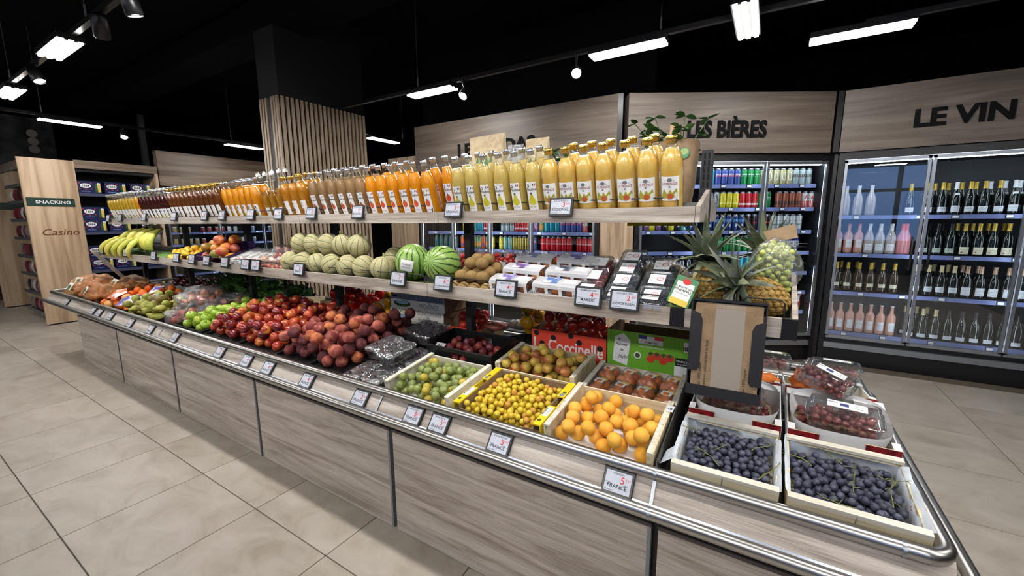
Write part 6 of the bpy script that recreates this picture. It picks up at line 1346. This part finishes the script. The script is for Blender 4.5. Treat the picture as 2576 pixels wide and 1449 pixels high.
for pi_, (x, y, tall, nst, lab) in enumerate(((-.40,2.02,.50,8,'potted herb in a brown paper bag beside the end post'), (-.95,2.06,.40,5,'potted herb behind the gold-capped bottles'))):
    g_ = random.Random(300+pi_); Mx = T(x, y, zt(y)+.001)
    o = thing('potted_herb', lab, 'plant', Mx.to_translation(), (-tk*.6,0,0))
    MB().loft([rrect(.085,.055,.03,0,3), rrect(.095,.065,.03,.12,3), rrect(.10,.06,.03,.22,3), rrect(.105,.06,.04,.27+.03*(pi_ == 0),3)], cap0=True).build('paper_bag', M['kraft'] if pi_ == 0 else M['film_w'], o)
    for s_ in range(nst):
        a_ = g_.uniform(0, 6.3); ln = tall*g_.uniform(.6, 1.); lean = g_.uniform(.05,.30); pts = [(.03*cos(a_), .02*sin(a_), .1)]
        for k in range(1, 6): t = k/5; pts.append((.03*cos(a_)+lean*t*t*cos(a_)*.7-.06*t*t*(pi_ == 0), .02*sin(a_)+lean*t*t*sin(a_)*.35, .1+(ln-.1)*t))
        MB().tube(pts, .0022, 5).build('stem', hst, o)
        for k in range(2, 6):
            for q in range(4): ob('leaf', hl, o, pts[k], Euler((g_.uniform(-.5,.6), g_.uniform(-.4,.4), g_.uniform(0, 6.3))))
    if pi_ == 0:
        m = MB(); blob(m, 0, 0, .024, 0, 0, .85, 20); blob(m, 0, .006, .014, 1, .0004, 1.2, 12); m.xf(T(.055, -.068, .235) @ FACE); m.build('round_label', [P('jade label', (60,140,96), .5), pale], o)
        m = MB().box(-.03, .03, -.0006, 0, -.035, .035); b_ = len(m.v); m.text('BIO', -.012, .012, .012, 1, .001).text('FRANCE', .004, -.018, .011, 2, .001); blob(m, -.018, .02, .006, 1, .001); m.xf(FACE, b_); m.xf(T(-.02, -.070, .185)); m.build('paper_label', [M['paper'], M['ink'], M['red']], o)
        MB().box(-.022, .022, -.03, -.026, .26, .38).build('bag_handle_strip', P('tan paper strip', (206,170,128), .7), o)
yst = MB().box(-.32, .0, 0, .012, -.018, 0)
tag(yst.build('yellow_strip', P('yellow shelf strip', (244,214,30), .5), None, (-.30, 2.12, TZ0-.002)), 'yellow strip under the far edge of the top shelf', 'shelf strip')
# ---------------------------------------------------------------- cans in the cabinets
CAN = [(.024,0),(.030,.003),(.033,.012),(.033,.150),(.029,.160),(.0265,.1635),(.0275,.166),(.0255,.168)]
def canmesh(nm, c, c2=None, band=None, text=None, tcol=None, oval=None, metal=.35):
    mats = [P('can '+nm, c, .32, metal, coat=.3), M['silver']]; m = MB(); zs = [z for r, z in CAN]
    m.lathe(CAN[:4], 14, 0); m.lathe(CAN[3:], 14, 1, cap0=False)
    art = MB(); d = .0005
    if band: strip(art, .19, band[0], band[1], 0, 0, 12)
    if oval: art.add([(.020*cos(2*pi*k/16), .085+.042*sin(2*pi*k/16), d) for k in range(16)], [tuple(range(16))], 1)
    if text: art.text(text[0], 0, text[1], text[2], 2, d*2, .02, text[3] if len(text) > 3 else 0)
    art.wrap(.0334); b = len(m.v)
    m.add(art.v, art.f, 0); k0 = len(m.f)-len(art.f)
    for i in range(len(art.f)): m.m[k0+i] = 2+art.m[i]
    mats += [P('can band '+nm, c2 or c, .35, .1), P('can oval '+nm, oval or (240,240,240), .4), P('can print '+nm, tcol or (240,240,240), .4)]
    return m.mesh('drink_can', mats)
CK = {'teal': (canmesh('teal', (40,150,170)), 'teal'), 'atlasb': (canmesh('blue', (76,92,160), (206,80,80), (.085,.10), ('ATLAS',.10,.019), (240,240,250)), 'violet-blue'), 'atlasg': (canmesh('green', (36,140,72), (230,240,230), (.088,.09), ('ATLAS',.10,.019), (240,240,240)), 'green'),
 'beige': (canmesh('beige', (196,186,140), oval=(236,236,226)), 'beige with white oval'), 'grey': (canmesh('silver', (176,188,188), (90,84,70), (.075,.105)), 'silver-grey'), 'silver': (canmesh('dark silver', (150,156,160), oval=(60,64,70)), 'silver with dark oval'),
 'yellow': (canmesh('yellow', (222,206,40), (240,230,120), (.04,.06), oval=(236,226,110)), 'yellow'), 'red': (canmesh('red', (196,44,50), (236,220,220), (.03,.05)), 'red'), 'copper': (canmesh('copper', (170,96,72), (46,40,40), (.03,.07)), 'copper'), 'redw': (canmesh('redwhite', (220,216,214), (210,46,44), (.0,.07), ('K',.09,.05,.2), (206,40,40)), 'red and white'),
 'navy': (canmesh('navy', (36,56,110), (90,140,190), (.09,.12), ('8',.04,.04), (190,210,230)), 'dark blue'), 'rtc': (canmesh('black red', (40,26,28), (30,20,22), (.0,.05), ('RTC',.075,.024), (206,50,56)), 'black and red'), 'bud': (canmesh('white', (206,214,216), (190,60,60), (.10,.104), ('Budweiser',.06,.016,.2), (50,60,60)), 'white'),
 'tri': (canmesh('tricolour', (40,56,130), (224,228,240), (.06,.11), ('1664',.08,.018), (60,40,60)), 'blue with white band'), 'whiteb': (canmesh('white blue', (210,218,236), (60,80,160), (.0,.06), ('86',.09,.03), (60,70,140)), 'white and blue'), 'ygreen': (canmesh('lime', (206,210,90), (230,230,150), (.06,.10)), 'lime yellow'),
 'cola': (canmesh('cola red', (206,28,40), None, None, ('Coca-Cola',.08,.019,.3), (244,240,240)), 'bright red'), 'orangec': (canmesh('orange', (226,96,40), (60,80,160), (.03,.06)), 'orange'), 'greenor': (canmesh('green orange', (120,166,120), (236,150,50), (.03,.09)), 'green and orange'), 'aqua': (canmesh('aqua', (130,196,196), oval=(236,170,60)), 'aqua with orange spot'), 'gold': (canmesh('gold', (196,170,60), (150,120,40), (.03,.05)), 'gold'), 'purple': (canmesh('purple', (120,80,130), oval=(230,220,236)), 'purple with white spot'), 'black': (canmesh('black', (30,32,38), oval=(220,220,220)), 'black with white oval')}
def row(base, dx, z, seq, where, dep=.20):
    """cans side by side; base(u, dep) -> world point"""
    u = dx; cnt = {}
    for it in seq:
        if it is None: u += .05; continue
        p = base(u, dep); me, adj = CK[it]; cnt[it] = cnt.get(it, 0)+1
        o = ob('drink_can', me, None, (p.x, p.y, z+.001), (0, 0, base.rz+R.uniform(-.5,.5) if it in ('beige','silver','grey','teal') else base.rz+R.uniform(-.1,.1)))
        tag(o, '%s can %s, %s from the left' % (adj, where, ORD[cnt[it]-1]), 'can', 'cans '+where+' '+adj); u += .0675
class Base:
    def __init__(s, o, d, n, rz): s.o, s.d, s.n, s.rz = o, d, n, rz
    def __call__(s, u, dep): return s.o + s.d*u + s.n*dep
BB = Base(bo+bd*.19, bd, bn, bang); SS = Base(Vector((-4.03, Ys, 0)), Vector((1,0,0)), Vector((0,1,0)), 0.)
row(BB, .79, 1.85, ['teal']+['atlasb']*4+['atlasg']*3+['beige']*5+['grey']*3, 'on the top beer shelf')
row(BB, .79, 1.615, ['silver']*2+['yellow']*3+['red']*3+['atlasg']*2+[None]+['copper']*4+['redw']*2, 'on the second beer shelf')
row(BB, .06, 1.38, ['aqua','purple','yellow','purple','black','yellow','black','aqua']+['navy']*9+['rtc']*4+['bud']*5, 'on the third beer shelf')
row(BB, .86, 1.16, ['atlasg']*7+['beige']+['tri']*6, 'on the fourth beer shelf')
row(BB, 1.10, .945, ['teal']*7+['whiteb']*3, 'on the fifth beer shelf')
row(BB, 1.25, .735, ['atlasg']*2+['ygreen']*6, 'on the sixth beer shelf')
row(BB, .06, .945, ['black']*9, 'low left in the beer cabinet')
bx_ = MB().box(-.06,.06,-.03,.03,0,.20).box(-.05,.05,-.031,-.03,.09,.16,1).mesh('drink_carton', [P('carton red', (186,40,56), .45, noise=(14,(226,200,150),.55,.65)), M['paper']])
for k in range(6): p = BB(1.15+k*.125, .20); tag(ob('drink_carton', bx_, None, (p.x, p.y, .521), (0,0,bang)), 'red drink carton on the lowest visible beer shelf, %s' % nth(k, 'left'), 'carton', 'red cartons in the beer cabinet')
row(SS, .56, 1.145, ['orangec']*3+['greenor']*2+['orangec']+['greenor']+['yellow'], 'left on the lower soda shelf')
row(SS, 1.17, 1.145, ['yellow']+['aqua']*2+['gold']*4+['atlasb']+[None]+['cola']*6+[None]*1+['cola']*4, 'on the lower soda shelf')
row(SS, .60, 1.365, ['gold']*3+['teal']*2+['red']*2, 'left on the upper soda shelf'); row(SS, 1.20, 1.365, ['grey']*3+['red']*4+['purple']+['greenor']+['teal']*3+['atlasb']*4+['redw'], 'on the upper soda shelf')
row(SS, 1.25, .50, ['black']*5+['atlasg']*4+['black']*4, 'on the low soda shelf')
row(SS, .60, .50, ['bud']*4+['aqua']*3, 'low left in the soda cabinet')
bt = MB().lathe([(.03,0),(.034,.01),(.034,.10),(.026,.14),(.013,.18),(.013,.20)], 16).mesh('soda_bottle', P('teal glass', (40,110,110), .15, coat=.5))
for k in range(5): tag(ob('soda_bottle', bt, None, (-3.94+k*.085, Ys+.21, 1.146)), 'teal glass soda bottle at the left of the soda cabinet, %s' % nth(k, 'left'), 'bottle', 'teal soda bottles')
# ---------------------------------------------------------------- wine
BURG = [(.030,0),(.040,.006),(.041,.02),(.041,.15),(.037,.178),(.026,.208),(.0165,.235),(.0145,.25),(.0142,.29),(.0152,.292),(.0152,.30)]
BORD = [(.030,0),(.036,.006),(.0375,.02),(.0375,.175),(.035,.195),(.022,.215),(.0145,.228),(.0138,.29),(.0148,.292),(.0148,.30)]
def wine(nm, prof, glass, foil, lab, lw=.062, l0=.045, l1=.105, art=None, ft=.235):
    o = thing('wine_bottle', nm, 'wine bottle', (0,0,0)); parts = [(MB().lathe(prof, 18).build('glass', glass, o), -1)]
    fp = [(r+.0007, z) for r, z in prof if z >= ft-.001]
    parts.append((MB().lathe(fp, 14).build('foil', foil, o), -1))
    rr = max(r for r, z in prof)
    m = MB(); strip(m, lw, l0, l1, 0, 0, 10); m.text('CHÂTEAU', 0, l0+(l1-l0)*.55, .010, 1, .0005).text('vin', 0, l0+(l1-l0)*.22, .009, 1, .0005)
    if art == 'collar': strip(m, .04, .178, .198, 0, -.006, 6)
    if art == 'wave': m.add([(-.03,l0+.014,.0006),(.03,l0+.014,.0006),(.03,l0+.019,.0006),(-.03,l0+.019,.0006)], [(0,1,2,3)], 2); blob(m, -.018, l0+.017, .006, 2, .0008, 1.2)
    m.wrap(rr+.0006); parts.append((m.build('label', [lab, M['inkgrey'], C_['wine']], o), -1)); return o, parts
gdk = P('dark green bottle glass', (18,24,18), .08, coat=.6); gam = P('amber bottle glass', (60,44,26), .1, coat=.6); gro = P('rosé wine glass', (206,150,130), .1, coat=.6); gpk = P('pink lacquered bottle', (206,132,136), .25, coat=.4); gcl = P('pale rosé in clear glass', (176,168,166), .1, coat=.6)
fg = P('yellow gold foil', (206,172,70), .35, .4); fw_ = P('white foil', (222,222,226), .4); fr_ = P('coral foil', (214,96,84), .4); fc = P('cream foil', (214,196,150), .4, .2); fd = P('plum foil', (70,50,80), .4); fp_ = P('champagne pink foil', (200,164,140), .35, .4)
lwt = P('wine label white', (226,228,232), .6); lgr = P('wine label pale green', (196,206,190), .6); lcr = P('wine label cream', (232,226,196), .6)
protos = {'g': wine('x', BURG, gdk, fg, lwt, .066, .03, .075), 'w': wine('x', BURG, gdk, fw_, lwt, .066, .03, .085, 'collar'), 'd': wine('x', BURG, gdk, fd, lwt, .066, .03, .09), 'n': wine('x', BURG, gdk, M['black'], lgr, .066, .03, .07), 'c': wine('x', BURG, gdk, fg, lcr, .072, .02, .085, 'wave'), 'y': wine('x', BURG, gdk, fc, lwt, .064, .045, .095), 'p': wine('x', BURG, gdk, fp_, lwt, .066, .03, .105),
 'h': wine('x', BURG, gdk, fc, lwt, .066, .02, .055), 'k': wine('x', BURG, gdk, P('dark foil', (40,42,44), .3), lwt, .066, .02, .055), 'r': wine('x', BORD, gro, fr_, lwt, .052, .06, .14), 'v': wine('x', BURG, gcl, fw_, lwt, .060, .035, .10), 'q': wine('x', BURG, gpk, fr_, gpk, .05, .05, .10), 't': wine('x', BURG, gcl, fw_, gcl, .05, .05, .10), 'o': wine('x', BURG, gam, fg, lcr, .056, .055, .09), 's': wine('x', BORD, gro, fw_, lwt, .05, .04, .13)}
for k in protos: protos[k][0]['category'] = 'wine bottle'
wrd = {'g': 'dark wine bottle with yellow gold foil', 'w': 'dark bottle with white collar', 'd': 'dark wine bottle with plum foil', 'n': 'dark bottle with black foil and pale label', 'c': 'dark bottle with cream label', 'y': 'dark bottle with cream foil', 'p': 'dark bottle with copper-pink foil', 'h': 'dark bottle with cream foil and low label', 'k': 'dark bottle with dark foil and low label', 'r': 'rosé bottle with coral foil', 'v': 'clear bottle with white foil', 'q': 'pink lacquered bottle', 't': 'tall pale bottle without label', 'o': 'amber bottle with oval cream label', 's': 'rosé bottle with white foil'}
used = set()
def wrow(z, items, dep, where):
    cnt = {}
    for k, x in items:
        cnt[k] = cnt.get(k, 0)+1; lab = '%s %s, %s from left' % (wrd[k], where, ORD[cnt[k]-1]); loc = (x, Yv+dep, z+.001); rot = (0,0,R.uniform(-.15,.15))
        pr, pp_ = protos[k]
        if k not in used: used.add(k); pr.location = loc; pr.rotation_euler = rot; pr['label'] = lab; pr['group'] = 'wine bottles '+wrd[k]
        else: copy_tree(pr, pp_, loc, rot, lab)
def seq(s, x0, dx): return [(c, x0+i*dx) for i, c in enumerate(s) if c != ' ']
wrow(1.525, seq('ttt', .64, .10)+[('g', 1.13)]+seq('ggwgggwwwdd', 1.26, .092)[:11], .22, 'on the top shelf'); wrow(1.525, seq('ggggwwww', 1.32, .092), .32, 'behind on the top shelf')
wrow(1.145, seq('rrrvvvqq', .615, .083)[:7]+[('q', 1.14)]+seq('nnncccckk', 1.27, .092), .22, 'on the second shelf'); wrow(1.145, seq('nncccc', 1.32, .1), .32, 'behind on the second shelf')
wrow(.75, seq('oooooo', .635, .092)+seq('yyyypppppp', 1.255, .088), .22, 'on the third shelf'); wrow(.75, seq('ooo', .68, .13)+seq('yyypp', 1.30, .10), .32, 'behind on the third shelf')
wrow(.32, seq('sssssss', .625, .082)+seq('hhhkkkkkkk', 1.26, .09), .22, 'on the bottom shelf'); wrow(.32, seq('hhh', 1.24, .08), .32, 'behind on the bottom shelf')
# ---------------------------------------------------------------- electronic price tags
def ptag(x, y, z, tilt, w_, h, lines, label, stand=False, yaw=0.):
    o = thing('price_tag', label, 'price tag', (x, y, z), (tilt, 0, yaw), 'electronic price tags')
    MB().cbox(-w_/2, w_/2, -h/2, h/2, -.012, 0, .0015).xf(FACE).build('case', M['tagcase'], o)
    MB().add([(-w_*.42,-h*.39,.0004),(w_*.42,-h*.39,.0004),(w_*.42,h*.39,.0004),(-w_*.42,h*.39,.0004)], [(0,1,2,3)]).xf(FACE).build('screen', M['screen'], o)
    if lines:
        m = MB(); s = h/.078
        m.text(lines[0], 0, h*.27, .0085*s, 0, .0008, .01); m.text(lines[1], w_*.14, -h*.02, .028*s, 1, .0008, .012); m.text(lines[2], w_*.31, h*.10, .010*s, 1, .0008)
        m.text(lines[3], 0, -h*.23, .0165*s*min(1, 9/len(lines[3])), 0, .0008, .012); m.box(-w_*.40, -w_*.08, -h*.345, -h*.33, .0006, .0008).box(w_*.2, w_*.34, -h*.06, -h*.045, .0006, .0008).box(-w_*.42, -w_*.2, -h*.06, -h*.05, .0006, .0008)
        m.xf(FACE); m.build('lettering', [M['ink'], M['red']], o)
    if stand: MB().box(-w_*.42, w_*.42, .004, .012, -h*.56, -h*.44).box(-.012, .012, -.010, .012, -h*.56, -h*.50).build('acrylic_holder', M['tagclip'], o)
    return o
TX = [-.762,-1.348,-2.068,-2.523,-2.902,-3.269,-3.701,-3.997,-4.589,-5.276,-5.928,-6.296]
tl = [('PUR JUS POIRE 1L','3','€70','RÉGIONAL'),('NECTAR POIRE 1L','3','€50','RÉGIONAL'),('NECTAR ORANGE','3','€50','RÉGIONAL'),('NECTAR PÊCHE','3','€50','RÉGIONAL'),('PUR JUS','4','€20','RÉGIONAL'),('CIDRE','4','€90','RÉGIONAL')]
for i, x in enumerate(TX): ptag(x, 1.628, 1.557, -.22, .108 if i < 2 else .10, .078, tl[i] if i < len(tl) else ('JUS','4','€10','FRANCE'), 'price tag on the top shelf edge, %s' % nth(i), True)
MX_ = [-.446,-.590,-.976,-1.34,-1.647,-2.543,-3.059,-3.199,-3.502,-3.797,-4.056,-4.353,-4.839,-5.548,-6.249]
ml_ = [('MYRTILLE 125G','2','€99','ESP/PORTUGAL'),('FRAMBOISE 125G','4','€99','MAROC'),('ABRICOT TRIO','4','€90','FRANCE'),('KIWI GREEN','6','€90','NOUVELLE ZÉLANDE'),('PASTÈQUE','7','€10','ESPAGNE'),('MELON','2','€90','FRANCE')]
for i, x in enumerate(MX_): ptag(x, 1.523, 1.203, -.20, .112, .080, ml_[i] if i < len(ml_) else ('FRUITS','3','€90','FRANCE'), 'price tag on the middle shelf edge, %s' % nth(i), True)
RXs = [-.348,-.80,-1.097,-1.242,-1.588,-2.011,-2.386,-2.623,-2.953,-3.626,-4.068,-4.484,-4.96,-5.257,-5.438,-6.289]
rl = [('ABRICOT','5','€29','FRANCE'),('PRUNE ROUGE','5','€99','FRANCE'),('PRUNE JAUNE','5','€90','FRANCE'),('PRUNE VERTE','5','€90','FRANCE'),('RAISIN NOIR','2','€99','FRANCE'),('PÊCHE JAUNE','4','€90','FRANCE'),('PÊCHE','4','€90','FRANCE'),('NECTARINE','4','€90','FRANCE')]
ft_ = math.atan2(YU-YL, ZU-ZL)
for i, x in enumerate(RXs):
    cy_, cz_ = (YL+YU)/2-.006, (ZL+ZU)/2+.002
    ptag(x, cy_, cz_, -ft_, .098, .080, rl[i] if i < len(rl) else ('POMME','3','€50','FRANCE'), 'price tag on the wood face between the rails, %s' % nth(i))
bs = thing('shelf_card', 'white paper card with a round black emblem behind the bananas', 'card', (-6.05, 1.93, 1.36), (0,0,.1)); MB().box(-.16, .16, 0, .002, -.08, .12).build('sheet', M['paper'], bs)
m = MB(); blob(m, -.11, .075, .028, 0, .001); m.text('BANANE', 0, -.02, .035, 0, .001, .02); m.xf(FACE); m.build('lettering', M['ink'], bs)
